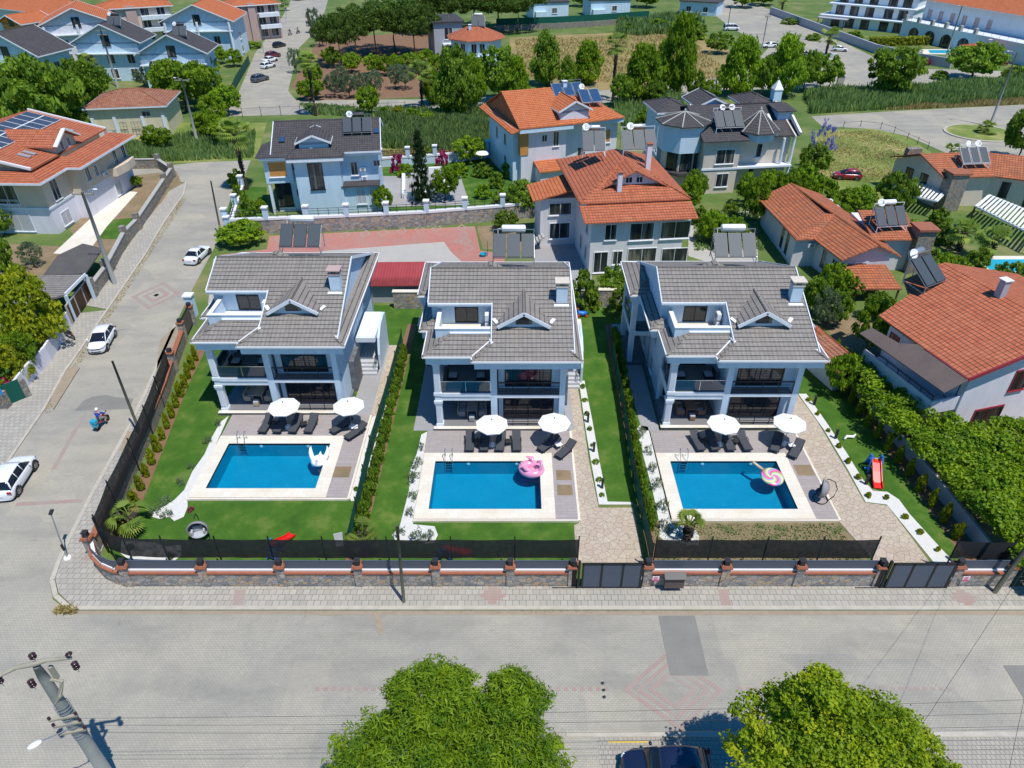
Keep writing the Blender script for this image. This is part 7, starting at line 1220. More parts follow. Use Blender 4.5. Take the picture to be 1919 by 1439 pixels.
block(t, W-1.8, W+.2, 4.5, 7.2, z, z+2.4, 'pale_blue_wall', 'side_dormer'); MB().slab([(W-2.3, 4.0, z+2.6), (W+.6, 4.0, z+2.6), (W+.6, 7.6, z+2.9), (W-2.3, 7.6, z+2.9)], .14).build('side_dormer_roof', 'dark_tile', t)
for x in (W-3.4, W+.15): b = MB(); b.bar((x, .9, z+.3), (x, 4.6, z+2.0), .3, .5); b.build('white_verge', 'white_paint', t)
co = block(t, W-.6, W+.6, 9.2, 10.4, z, z+4.2, 'sky_wall', 'chimney'); MB().lathe((W, 9.8, z+4.2), [(.95, 0), (.95, .12), (.1, 1.3)], 4, Matrix.Rotation(PI/4, 3, 'Z')).build('chimney_cap', 'white_paint', co)
for s_, w_, h_, zz in ((3.4, 2.6, 1.9, 4.3),): win(t, (.4, .7), (5.6, .7), s_-.3, w_, zz, h_)
win(t, (.4, .7), (5.6, .7), 3.2, 1.7, 1.0, 1.8, fm='trim'); win(t, (5.6, 2), (W-.5, 2), 3.4, .8, 4.6, 1.8, fm='trim', mull=0); win(t, (5.6, 2), (W-.5, 2), 2.8, .8, 1.0, 1.9, fm='trim', mull=0)
for x in (W-1.9, W-.4): MB().tube([(x, 1.2, 0), (x, 1.2, 7.3)], .2, 10).build('column', 'trim', t)
solar('solar water heater with three panels and two dishes on the turret house', '', onhouse(t, 4.0, 1.6, z+1.0), t.rotation_euler.z, 3, 1.25, 2.6, 40, tm='black_plastic', dishes=2, frame='white_metal')
# single storey L-shaped orange house
t = thing('house', 'lilac grey house with weathered orange L-shaped roof behind the rightmost villa', 'house', (34.9, 69.8, 0), R(0)); z = 3.6; om = 'old_orange_tile'
C = [(-3.9, 18.3), (-3.5, 4.6), (-1.2, 4.6), (-.2, -.2), (6.5, .6)]; b = MB(); z2 = z+1.5
E1, E2, E3, E4 = (-4.1, 18.2, z), (-3.4, 4.9, z), (-1.3, 5.1, z), (-.3, -.5, z); R1, R2, R3 = (0.2, 19.2, z2), (1.9, 8.6, z2), (3.5, .0, z2)
b.slab([E1, E2, (1.0, 9.2, z2-.05), R1], .14); b.slab([E2, E3, R2, (1.0, 9.2, z2-.05)], .14); b.slab([E3, E4, R3, R2], .14); b.slab([R1, R2, (6.0, 9.4, z), (4.6, 19.4, z)], .14); b.slab([R2, R3, (6.6, .6, z-.1), (6.0, 9.4, z)], .14); rf = b.build('roof', om, t)
b = MB(); [b.tube([p, q], .12, 5) for p, q in ((R1, R2), (R2, R3))]; b.bar(E3, R2, .3, .08); b.build('ridge_tiles', om, rf)
w = MB(); wl = [(-3.1, 18), (-3.1, 5.6), (-.6, 5.6), (.5, .7), (5.4, .7), (5.4, 18)]; w.prism(wl, 0, z-.1); w.slab([(.5, .72, z-.2), (5.4, .72, z-.2), (5.4, .72, z+.2), (3.4, .72, z2-.25), (.5, .72, z+.1)], .2, (0, 1, 0)); w.build('wall', 'lilac_wall', t); M_['lilac_shade'] = M_['lilac_wall']
win(t, (.5, .7), (5.4, .7), 2.0, 1.1, 1.2, 1.5, fm='trim', mull=0, fw=.22); win(t, (-3.1, 18), (-3.1, 5.6), 8.4, 1.0, .5, 2.6, mull=0); win(t, (-3.1, 18), (-3.1, 5.6), 10.2, 1.0, .5, 2.6, mull=0); win(t, (-.6, 5.6), (.5, .7), 1.8, .8, .6, 2.2, mull=0); win(t, (-.6, 5.6), (.5, .7), 3.8, .8, .9, 1.6); ac_unit(t, (-1.3, 5.4, 2.7))
block(t, 5.4, 9.6, 4.6, 12, 0, z+.4, 'lilac_wall', 'side_wing'); MB().slab([(4.6, 3.8, z+.5), (10.0, 3.8, z+.5), (10.0, 9.0, z+1.9), (4.6, 9.0, z+1.9)], .14).build('wing_roof', om, t); so = block(t, 9.5, 11.4, 3.6, 5.6, 0, z+1.5, 'rubble_light', 'stone_chimney'); block(t, 9.3, 11.6, 3.4, 5.8, z+1.5, z+1.75, 'brick_cap', 'brick_top')
MB().slab([(.6, -3.4, 1.7), (5.4, -3.4, 1.7), (5.1, .6, 2.6), (.3, .6, 2.6)], .14).build('porch_roof', om, t); [MB().bar((x, -3.2, 0), (x, -3.2, 1.6), .15).build('porch_post', 'bark', t) for x in (.8, 5.2)]
solar('solar water heater with three slanted panels and rusty dish on the weathered orange roof', '', onhouse(t, 7.0, 5.0, z+1.2), R(8), 3, 1.1, 2.3, 45, dishes=1, tm='white_plastic', frame='white_metal')
# right beige house with stone chimney
t, W = place('beige house with orange roof, stone chimney and white pergola at the right edge', (1773, 333), (1856, 330), 4.3); z = 4.3; wm = 'taupe_wall'
b = MB(); b.slab([(-.3, -.1, z), (7.0, -.1, z), (7.0, 4.5, z+1.9), (-1.6, 4.5, z+1.9)], .14); b.slab([(-1.6, 4.5, z+1.9), (7.0, 4.5, z+1.9), (7.0, 9.5, z), (-2.6, 9.5, z)], .14); b.slab([(7.0, -.1, z), (15, -5.5, z), (18, -1, z+1.9), (7.0, 4.5, z+1.9)], .14); b.slab([(7.0, 4.5, z+1.9), (18, -1, z+1.9), (21, 4, z), (9, 9, z)], .14); b.build('roof', 'old_orange_tile', t)
w = MB(); w.prism([(.2, .6), (7.0, .6), (7.0, 9), (-1.9, 9)], 0, z-.1); w.prism([(7.0, .6), (14.4, -4.4), (20, 3), (7, 9)], 0, z-.1); w.slab([(.2, .6, z-.1), (-1.9, 9, z-.1), (-.8, 4.7, z+1.6)], .2, (1, 0, 0)); w.build('wall', wm, t); so = block(t, .1, 2.4, -1.2, .7, 0, z+.7, 'rubble_light', 'stone_chimney'); block(t, -.1, 2.6, -1.4, .9, z+.7, z+.95, 'brick_cap', 'brick_top'); block(t, -1.3, .7, 7.5, 8.4, z, z+1.6, 'rubble_light', 'rear_chimney')
[win(t, (-1.9, 9), (.2, .6), s_, 1.1, 1.2, 2.4, fm='black_metal') for s_ in (3.0, 5.6)]; win(t, (7, .6), (14.4, -4.4), 2.0, .9, 1.6, 1.9, fm='black_metal'); win(t, (7, .6), (14.4, -4.4), 5.5, 1.6, .4, 2.8, fm='black_metal')
def pergola(label, pts, z, n, along_=True):
    t = thing('pergola', label, 'pergola', (*pts[0], 0)); P = [Vector((*p, 0))-Vector((*pts[0], 0)) for p in pts]; b = MB(); [b.bar(p+V(0, 0, z), q+V(0, 0, z), .14, .18) for p, q in zip(P, P[1:]+P[:1])]; b.build('beam', 'white_paint', t); [MB().bar(p, p+V(0, 0, z), .16).build('post', 'wood_plank', t) for p in P]; b = MB(); a, c, d, e = P[0], P[1], P[2], P[3]
    for k in range(n): f = (k+.5)/n; b.bar(a+(c-a)*f+V(0, 0, z+.14), e+(d-e)*f+V(0, 0, z+.14), .28, .06)
    b.build('slats', 'white_paint', t)
pergola('white slatted pergola over the terrace in front of the stone chimney house', [g2(1815, 420), g2(1925, 478), g2(1950, 445), g2(1840, 398)], 2.4, 16); pergola('small white slatted pergola left of the stone chimney house', [g2(1690, 395), g2(1745, 408), g2(1770, 382), g2(1712, 368)], 2.2, 8)
solar('tilted solar heater with two dishes on the stone chimney house', '', onhouse(t, 4.6, 1.2, z+1.0), t.rotation_euler.z, 3, 1.2, 2.4, 42, tm='white_plastic', dishes=2, frame='white_metal', tank=False)
t = thing('swimming_pool', 'teal plunge pool edge behind the big orange roof at right', 'swimming pool', (*g2(1890, 508), 0)); MB().box(-3, 6, -1, 4, 0, .06).build('coping', 'travertine', t); MB().box(-2, 6, -.2, 3, .06, .08).build('water', 'boat_stripe', t)
# big orange roof house on the right
Pm = Matrix.Rotation(0, 3, 'Z'); t = thing('house', 'white house with large orange roof, brown awning and red window frames, right edge', 'house', (33.4, 43.2, 0), R(16)); z = 6.3; 
w = MB(); w.prism([(1.2, .7), (16, .7), (16, 12), (5.4, 12), (4.3, 10.0), (.9, 9.1), (.7, 5)], 0, z-.1); w.build('wall', 'lilac_wall', t); b = MB()
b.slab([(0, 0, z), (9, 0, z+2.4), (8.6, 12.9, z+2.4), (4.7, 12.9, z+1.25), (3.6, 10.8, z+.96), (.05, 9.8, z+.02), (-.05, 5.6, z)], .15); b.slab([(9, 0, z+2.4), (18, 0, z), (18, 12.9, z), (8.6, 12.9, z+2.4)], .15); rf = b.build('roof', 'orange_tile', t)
b = MB(); b.bar((0, -.05, z-.1), (9, -.05, z+2.3), .12, .3); b.bar((-.05, 0, z-.12), (-.05, 4.4, z-.12), .1, .25); b.build('fascia', 'red_paint', rf); b = MB(); b.slab([(.2, .72, z-.2), (9, .72, z-.2), (9, .72, z+2.1), (1.2, .72, z+.05)], .2, (0, 1, 0)); b.slab([(9, .72, z-.2), (16, .72, z-.2), (16, .72, z+.3), (9, .72, z+2.1)], .2, (0, 1, 0)); b.build('gable_wall', 'lilac_wall', t)
b = MB(); b.slab([(0, -.1, z-.02), (.02, 5.0, z-.02), (-.9, 6.0, z-.35), (-1.1, 9, z-.55), (-2.2, 9, z-.9), (-2.0, -.2, z-.75)], .08); b.build('awning', 'brown_panel', t)
block(t, -1.3, 1.2, 1.0, 8.6, 2.6, 2.85, 'lilac_wall', 'balcony_floor'); b = MB(); b.box(-1.45, -1.3, .9, 8.7, 2.6, 3.85); b.box(-1.45, 1.2, .85, 1.0, 2.6, 3.85); b.build('balcony_parapet', 'lilac_wall', t); railing(t, [(-1.38, .95), (-1.38, 8.6)], 3.85, .45, 'black_metal', 2); win(t, (1.2, 9), (1.2, .7), 5, 5.5, 3.2, 2.3, fm='black_metal', mull=4); win(t, (.9, 9.1), (.7, 5), .9, 1.0, 3.9, 1.2, fm='red_paint')
for s_, w_, zz_, h_ in ((5.2, 1.3, 3.7, 1.7), (3.4, 2.6, .6, 1.5), (9.5, 1.3, 3.7, 1.7)): o = win(t, (1.2, .7), (16, .7), s_, w_, zz_, h_, fm='red_paint', mull=1, fw=.14)
for s_, w_, zz_, h_ in ((5.2, 1.3, 3.7, 1.7), (3.4, 2.6, .6, 1.5)): railing(t, [(1.2+s_-w_/2, .58), (1.2+s_+w_/2, .58)], zz_, h_, 'black_metal', 0, 5, 'window_bars', .03, True)
block(t, -3.6, -1.6, 8.6, 13.2, 0, 2.2, 'lilac_wall', 'outhouse'); MB().slab([(-4.2, 8.2, 2.3), (-1.2, 8.2, 2.5), (-1.2, 13.6, 2.5), (-4.2, 13.6, 2.3)], .12).build('outhouse_roof', 'brown_tile', t); ac_unit(t, (-1.0, 4.4, .6), R(-75)); chimney(t, 8.4, 6.6, z+2, z+3.6, 'grey_wall')
solar('solar heater with two long tilted panels on the big right orange roof', '', onhouse(t, 5.4, 10.2, z+1.7), R(30), 2, 1.25, 2.6, 38, tm='galvanised', dishes=1, frame='galvanised')
# far houses
def gh(label, A, B, z, D, pitch, wm, rm, group=None, kind='gy', cols=0, wins=3, ov=1.0, fl=2, hc=True, solar_=None, extra=None):
    t, W = place(label, A, B, z, group=group); block(t, ov, W-ov, ov, ov+D, 0, z, wm); hroof(t, ov, W-ov, ov, ov+D, z, pitch, kind, rm, ov); 
    if kind != 'hip': gable(t, kind, ov, W-ov, ov, ov+D, z, pitch, wm, ov)
    q = (ov, ov), (W-ov, ov)
    if kind == 'gy' and W > 7: win(t, *q, (W-2*ov)/2, 1.6, z-.6, 2.0, fm='black_metal')
    for f in range(fl):
        for k in range(wins): win(t, *q, (W-2*ov)*(k+.5)/wins, 1.5, .6+f*3.1, 1.9, fm='white_metal')
        win(t, (W-ov, ov), (W-ov, ov+D), D*.5, 1.4, .8+f*3.1, 1.5)
    if hc: MB().box(ov-.3, W-ov+.3, ov-1.0, ov, z-2.1-.2, z-2.1).build('balcony', 'trim', t); railing(t, [(ov, ov-.9), (W-ov, ov-.9)], z-2.1, .9, 'white_metal', 2, 2.0)
    for k in range(cols): x = ov+.3+(W-2*ov-.6)*k/max(1, cols-1); MB().tube([(x, .3, 0), (x, .3, z-.1)], .3, 8).build('column', 'trim', t)
    if solar_: solar(solar_, '', onhouse(t, W*.62, ov+D*.25, z+W/2*pitch*.7), t.rotation_euler.z, 2, 1.4, 2.2, 50, tm='black_plastic', dishes=1)
    return t, W
gb = 'pale blue houses with dark gable roofs'
gh('blue gabled house with dark roof, middle of three at upper left, behind the green tree', (128, 82), (262, 80), 8.0, 9, .5, 'sky_wall', 'dark_tile', gb, solar_='dark solar panels on the middle dark gable roof at upper left'); gh('blue gabled house with dark roof, rightmost of three at upper left, beside the far street', (250, 103), (388, 100), 7.0, 9, .5, 'sky_wall', 'dark_tile', gb, solar_='dark solar panels on the right dark gable roof at upper left'); gh('blue gabled house with dark roof, leftmost of three, cut by the left edge', (-60, 100), (70, 106), 7.4, 9, .5, 'sky_wall', 'dark_tile', gb)
go = 'white houses with orange gable roofs'; gh('white columned house with orange gable roof and wide cornice, right one by the far street', (296, 42), (437, 40), 9, 14, .42, 'pale_blue_wall', 'bright_orange_tile', go, cols=3, wins=2); gh('white columned house with orange gable roof behind the palm, upper left', (68, 50), (215, 42), 9, 14, .42, 'lilac_wall', 'bright_orange_tile', go, cols=3, wins=2)
gh('big white house with orange hip roof in the top left corner', (-30, 12), (118, 30), 9, 11, .4, 'white_wall', 'bright_orange_tile', None, 'hip', wins=2, hc=False); gh('small ochre house with orange roof at the left edge below the big white house', (-10, 42), (38, 46), 8, 8, .4, 'ochre_wall', 'bright_orange_tile', None, 'gy', wins=1, hc=False)
for lab, A, B, m, h in (('pinkish apartment house with white balconies, left one at the top', (185, 18), (318, 10), 'taupe_wall', 9), ('pinkish apartment house at the top beside the far street', (430, 12), (520, 6), 'pink_wall', 9)):
    t, W = place(lab, A, B, h, group='pinkish apartment houses at the top'); block(t, 0, W, 0, 9, 0, h, m); block(t, W*.35, W*.5, -.6, 0, 0, h+.5, 'pink_wall', 'tower_panel'); [win(t, (0, 0), (W, 0), W*s_, 2.0, .8+3*f, 1.9) for f in range(3) for s_ in (.15, .62, .85)]; [block(t, W*.55, W*.98, -1.4, 0, 2.9+3*f, 3.9+3*f, 'trim', 'balcony') for f in range(2)]; hroof(t, 0, W, 0, 9, h+.1, .3, 'hip', 'bright_orange_tile', .8)
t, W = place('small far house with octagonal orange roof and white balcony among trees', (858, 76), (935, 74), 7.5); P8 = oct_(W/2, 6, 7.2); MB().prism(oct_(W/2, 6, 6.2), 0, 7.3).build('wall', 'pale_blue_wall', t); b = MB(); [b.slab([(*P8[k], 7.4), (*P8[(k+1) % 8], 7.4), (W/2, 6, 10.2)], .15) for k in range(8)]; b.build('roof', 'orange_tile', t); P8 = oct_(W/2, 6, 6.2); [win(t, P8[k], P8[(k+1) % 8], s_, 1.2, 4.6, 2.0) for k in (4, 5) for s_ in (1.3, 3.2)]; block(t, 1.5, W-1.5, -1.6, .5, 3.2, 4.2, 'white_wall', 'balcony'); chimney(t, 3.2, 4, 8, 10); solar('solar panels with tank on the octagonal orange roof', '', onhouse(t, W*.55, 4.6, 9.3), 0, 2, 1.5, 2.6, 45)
for lab, A, B, h in (('light blue stone house at the top with a small window, left one', (1000, 6), (1066, 4), 5), ('light blue stone house at the top with grey lean-to roof, right one', (1108, 2), (1182, 0), 5)):
    t, W = place(lab, A, B, h, group='light blue houses at the top'); block(t, 0, W, 0, 10, 0, h, 'pale_blue_wall'); win(t, (0, 0), (W, 0), W*.6, 1.6, 1.9, 1.5); block(t, -.3, W+.3, -.3, 10.3, h, h+.4, 'dark_tile', 'roof'); block(t, .5, W*.35, -1.5, 0, 0, 2.6, 'pale_blue_wall', 'porch')
t, W = place('white modern house with flat roofs and dark glass balconies at the upper right', (1548, 20), (1700, 34), 4.2); [block(t, 3*k*.0-.5+1.5*k, W+1, 2.0*k, 16, 3.2*k, 3.2*k+2.9, 'trim', 'storey') for k in range(3)]; [block(t, -1.5+1.5*k, W+1.6, -1.0+2.0*k, 16, 3.2*k+2.9, 3.2*k+3.2, 'trim', 'roof_slab') for k in range(3)]; [win(t, (0, 2.0*k), (W, 2.0*k), W*s_, 2.4, .3+3.2*k, 2.3, fm='black_metal') for k in range(3) for s_ in (.15, .33, .52, .75, .92)]; block(t, -1, 8, -4, -1.2, 2.5, 2.75, 'grey_wall', 'carport_roof'); [MB().bar((x, -3.8, 0), (x, -3.8, 2.5), .2).build('post', 'black_metal', t) for x in (-.5, 7.5)]
t, W = place('big white house with orange roof, arches and terrace balustrade in the top right corner', (1700, 20), (1925, 62), 7.0); block(t, 0, W+14, 6, 22, 0, 9.6, 'trim'); hroof(t, 0, W+14, 6, 22, 9.7, .4, 'hip', 'bright_orange_tile', 1.0); block(t, -.5, W+14, 0, 6, 0, 4.4, 'trim', 'terrace_block'); block(t, -.8, W+14, -.3, 6, 4.4, 4.7, 'trim', 'terrace_slab'); [win(t, (0, 6), (W+14, 6), 2.5+4.2*k, 1.6, 5.0, 2.4, fm='trim', pm='pink_wall') for k in range(6)]
for k in range(4): MB().slab([(3+6*k, -.03, 0), (6.6+6*k, -.03, 0), (6.6+6*k, -.03, 2.2), (5.9+6*k, -.03, 3.0), (4.8+6*k, -.03, 3.3), (3.7+6*k, -.03, 3.0), (3+6*k, -.03, 2.2)], .04, (0, 1, 0)).build('arch_opening', 'dark_pane', t)
for k in range(6): block(t, 5*k, 5*k+.9, -.3, .5, 4.7, 6.0, 'concrete', 'balustrade_pier')
railing(t, [(0, .1), (W+8, .1)], 4.7, 1.0, 'black_metal', 3, 2.5); dormer(t, 8, 8, 10.3, 3, 4, 1.1, .4, 'trim', 'bright_orange_tile')
t, W = place('small gazebo with orange hip roof beside the far pool, top right', (1808, 92), (1878, 95), 2.8, 'gazebo', 'gazebo'); [MB().bar((x, y, 0), (x, y, 2.8), .25).build('post', 'trim', t) for x in (.6, W-.6) for y in (.6, 5)]; hroof(t, .6, W-.6, .6, 5, 2.8, .35, 'hip', 'bright_orange_tile', .6); chimney(t, W*.7, 3, 3.2, 4.6)
q = Vector((*g2(1762, 98), 0)); t = thing('swimming_pool', 'far small blue pool beside the pink bougainvillea at the upper right', 'swimming pool', q); MB().prism([(-7, -2.5), (6, -3.5), (9, 0), (6, 4), (-4, 4)], 0, .1).build('coping', 'travertine', t); MB().prism([(-3.5, -1.5), (5, -2.2), (7, 0), (5, 2.8), (-2, 2.6)], .1, .13).build('water', 'toy_teal', t)
t, W = place('grey house partly hidden behind the tall dark pines', (812, 42), (866, 40), 8.5); block(t, 0, W, 0, 12, 0, 8.3, 'grey_wall'); block(t, -.5, W+.5, -.5, 12.5, 8.3, 8.7, 'dark_tile', 'roof'); win(t, (0, 0), (W, 0), W*.5, 2, 4.6, 2.6); win(t, (0, 0), (W, 0), W*.5, 2, .8, 2.6); block(t, 2, W, -1.5, 0, 3.4, 3.7, 'trim', 'balcony')
t, W = place('white low house behind the road at the top right of centre', (1275, 2), (1345, 6), 4); block(t, 0, W, 0, 10, 0, 4, 'white_wall'); [win(t, (0, 0), (W, 0), W*s_, 1.5, 1, 1.6) for s_ in (.25, .7)]; block(t, -.5, W+.5, -.5, 10.5, 4, 4.3, 'dark_tile', 'roof')
# carports, gate roof and walls on the left
t = thing('carport', 'dark grey felt carport roof below the solar-roofed house', 'carport', (*g2(88, 560), 0)); Zr = 2.5; c4 = [G(*q, Zr)-t.location for q in ((80, 516), (160, 512), (193, 465), (155, 456), (108, 478))]; MB().slab(c4, .12).build('roof', 'awning_felt', t); [MB().bar((p.x, p.y, 0), (p.x, p.y, Zr-.1), .12).build('post', 'black_metal', t) for p in c4[:4]]
t = thing('gate_canopy', 'grey tiled canopy over the brown wooden gates on the side street', 'canopy', (*g2(150, 640), 0)); c4 = [G(*q, 3.0)-t.location for q in ((-5, 585), (122, 552), (160, 514), (78, 516), (12, 530))]; MB().slab(c4, .16).build('roof', 'grey_tile', t); MB().bar(c4[1], c4[2], .12, .3).build('fascia', 'trim', t); [MB().bar((p.x, p.y, 0), (p.x, p.y, 2.9), .25).build('post', 'white_wall', t) for p in c4[1:3]]
t = thing('wooden_gate', 'brown vertical board gates with a pale frame under the grey canopy', 'gate', (*g2(137, 608), 0)); a = Vector((0, 0, 0)); c = Vector((*g2(176, 553), 0))-t.location; MB().bar(a+V(0, 0, 1.05), c+V(0, 0, 1.05), .06, 1.9).build('boards', 'wood_plank', t); b = MB(); [b.bar(a+(c-a)*f, a+(c-a)*f+V(0, 0, 2.15), .14) for f in (0, .33, .66, 1)]; b.bar(a+V(0, 0, 2.1), c+V(0, 0, 2.1), .12); b.build('frame', 'concrete', t)
t = thing('garden_wall', 'white rendered wall along the left pavement with leaf shadows', 'wall', (*g2(38, 744), 0)); P = [Vector((*g2(*q), 0))-t.location for q in ((38, 746), (60, 716), (95, 678), (134, 612))]; b = MB(); [b.bar(p+V(0, 0, .85), q+V(0, 0, .85), .22, 1.7) for p, q in zip(P, P[1:])]; b.build('wall', 'lilac_wall', t); MB().cbox((.35, -.1, .85), .9, .5, 1.7, R(50)).build('gate_post', 'white_wall', t)
t = thing('street_sign', 'blue house number sign on a stone gate post at the left edge', 'sign', (*g2(12, 764), 0)); MB().cbox((0, 0, .8), .7, .7, 1.6).build('post', 'rubble_light', t); so = MB().cbox((.1, -.4, 1.75), .9, .06, .6, R(35)).build('board', 'blue_sign', t)
cu = bpy.data.curves.new('lettering', 'FONT'); cu.body = '29'; cu.size = .42; cu.align_x = 'CENTER'; cu.align_y = 'CENTER'; to = bpy.data.objects.new('lettering', cu); dg = None; SC.collection.objects.link(to); bpy.context.view_layer.update(); me = bpy.data.meshes.new_from_object(to); bpy.data.objects.remove(to); to = bpy.data.objects.new('lettering', me); me.materials.clear(); me.materials.append(M_['white_paint']); SC.collection.objects.link(to); to.parent = so; to.location = (.1+.035*math.sin(R(35)), -.4-.035*math.cos(R(35)), 1.75); to.rotation_euler = (PI/2, 0, R(35))
t = thing('entrance_gate', 'dark green metal gate between stone posts at the left edge', 'gate', (*g2(28, 756), 0)); MB().cbox((0, .1, 1.0), .08, 1.7, 2.0, R(-40)).build('panel', 'green_net', t); MB().cbox((.55, 1.0, .9), .5, .5, 1.8, R(-30)).build('post', 'rubble_light', t)
t = thing('street_wall', 'long rubble wall with pillars along the upper left side of the side street', 'wall', (*g2(172, 560), 0)); P = [Vector((*g2(*q), 0))-t.location for q in ((178, 556), (205, 520), (238, 455), (262, 430), (312, 352), (325, 332), (300, 315), (238, 316))]; b = MB(); [b.bar(p+V(0, 0, .7), q+V(0, 0, .7), .4, 1.4) for p, q in zip(P, P[1:])]; b.build('stone_wall', 'rubble_light', t); b = MB(); [b.bar(p+V(0, 0, 1.45), q+V(0, 0, 1.45), .5, .12) for p, q in zip(P, P[1:])]; b.build('coping', 'concrete', t)
for k in range(7): i = k*(len(P)-1)/7; p = P[int(i)].lerp(P[int(i)+1], i-int(i)); MB().cbox(p+V(0, 0, 1.1), .65, .65, 2.2).build('pillar', 'rubble_light', t)
t = thing('street_wall', 'stone faced wall along the parking road at the upper right', 'wall', (*g2(1443, 25), 0)); P = [Vector((*g2(*q), 0))-t.location for q in ((1443, 26), (1540, 62), (1640, 100), (1710, 116), (1780, 128))]; b = MB(); [b.bar(p+V(0, 0, 1.1), q+V(0, 0, 1.1), .5, 2.2) for p, q in zip(P, P[1:])]; b.build('wall', 'grey_wall', t)
b = MB(); t = thing('clipped_hedge', 'long clipped yellow-green hedge in front of the white terrace house', 'hedge', (*g2(1628, 86), 0))
rng = np.random.default_rng(4); n = 5000; C_ = np.stack([rng.uniform(0, 17, n), rng.uniform(-1, 1.2, n), rng.uniform(.1, 2.2, n)], 1); N_ = np.tile([[0, -.3, 1.0]], (n, 1)); me = leafmesh('foliage', C_, N_, rng.uniform(0, 1, n), .3, rng); me.materials.append(M_['leaf_yellow']); o = bpy.data.objects.new('foliage', me); SC.collection.objects.link(o); o.parent = t; t.rotation_euler = (0, 0, R(6)); block(t, .3, 16.7, -.7, .9, 0, 2.0, 'bark', 'branches')
t = thing('stone_fence', 'pale stone wall with green screen in front of the light blue houses at the top', 'wall', (*g2(965, 62), 0)); P = [Vector((*g2(*q), 0))-t.location for q in ((930, 58), (1040, 54), (1110, 50), (1215, 42))]; b = MB(); [b.bar(p+V(0, 0, .8), q+V(0, 0, .8), .5, 1.6) for p, q in zip(P, P[1:])]; b.build('stone_wall', 'rubble_light', t); b = MB(); [b.bar(p+V(0, .2, 2.4), q+V(0, .2, 2.4), .08, 2.0) for p, q in zip(P, P[1:])]; b.build('screen', 'green_net', t)
netfence('thin wire fence with dark posts around the grass field by the right road', [g2(1580, 240), g2(1612, 238), g2(1650, 242), g2(1675, 250), g2(1700, 262), g2(1738, 280)], 1.0, 1.05, None, m='black_metal', name='wire_fence', sag=0); netfence('wire fence with posts along the back road above the pale blue house', [g2(420, 222), g2(490, 218), g2(600, 214), g2(760, 208)], 1.6, 1.64, None, m='black_metal', name='wire_fence', sag=0); netfence('green screen and white panel fence by the far street corner', [g2(432, 190), g2(445, 160), g2(468, 120)], .1, 2.0, None, m='green_net', name='screen_fence', sag=0)
t = thing('cabinet', 'small pale utility cabinet at the kerb of the parking road', 'cabinet', (*g2(1573, 160), 0)); MB().box(-.7, .7, -.4, .4, 0, 2.0).build('body', 'concrete', t); MB().box(-.8, .8, -.5, .5, 2.0, 2.1).build('lid', 'trim', t)
t = thing('road_island', 'low round kerb with palms and grass on the right road', 'traffic island', (*g2(1838, 250), 0)); MB().lathe((0, 0, 0), [(6.2, 0), (6.2, .18), (5.8, .2)], 28, Matrix.Diagonal((1, .9, 1))).build('kerb', 'kerb_stone', t); MB().lathe((0, 0, .02), [(5.7, 0), (5.7, .2), (3, .3)], 24, Matrix.Diagonal((1, .9, 1))).build('soil', 'wild_grass', t)
t = thing('basin', 'small turquoise plastic basin on the gravel behind the middle villa', 'basin', (*g2(906, 480), 0)); MB().lathe((0, 0, 0), [(.3, 0), (.42, .35), (.45, .35), (.32, .04)], 16).build('bowl', 'toy_teal', t); MB().tube([(.5, 0, 0), (.5, 0, 1.9)], .025, 6).build('stick', 'black_metal', t)
t = thing('white_parasol', 'small round white parasol in the green garden right of the conifer', 'parasol', (*g2(905, 315), 0)); MB().lathe((0, 0, 2.3), [(1.1, 0), (1.0, .12), (.1, .35)], 12).build('canopy', 'canvas_white', t); MB().tube([(0, 0, 0), (0, 0, 2.4)], .04, 6).build('pole', 'black_metal', t)
t = thing('tiled_shelter', 'low pale tiled lean-to roof beside the rightmost villa', 'shelter', (*g2(1600, 700), 0)); c4 = [G(*q, 2.3)-t.location for q in ((1545, 630), (1556, 600), (1640, 668), (1600, 700), (1575, 668))]; MB().slab([G(1530, 608, 2.6)-t.location, G(1628, 690, 2.6)-t.location, G(1600, 705, 2.0)-t.location, G(1522, 628, 2.0)-t.location], .1).build('roof', 'old_orange_tile', t); [MB().bar((p.x, p.y, 0), (p.x, p.y, 2.1), .15).build('post', 'bark', t) for p in (c4[0], c4[3])]
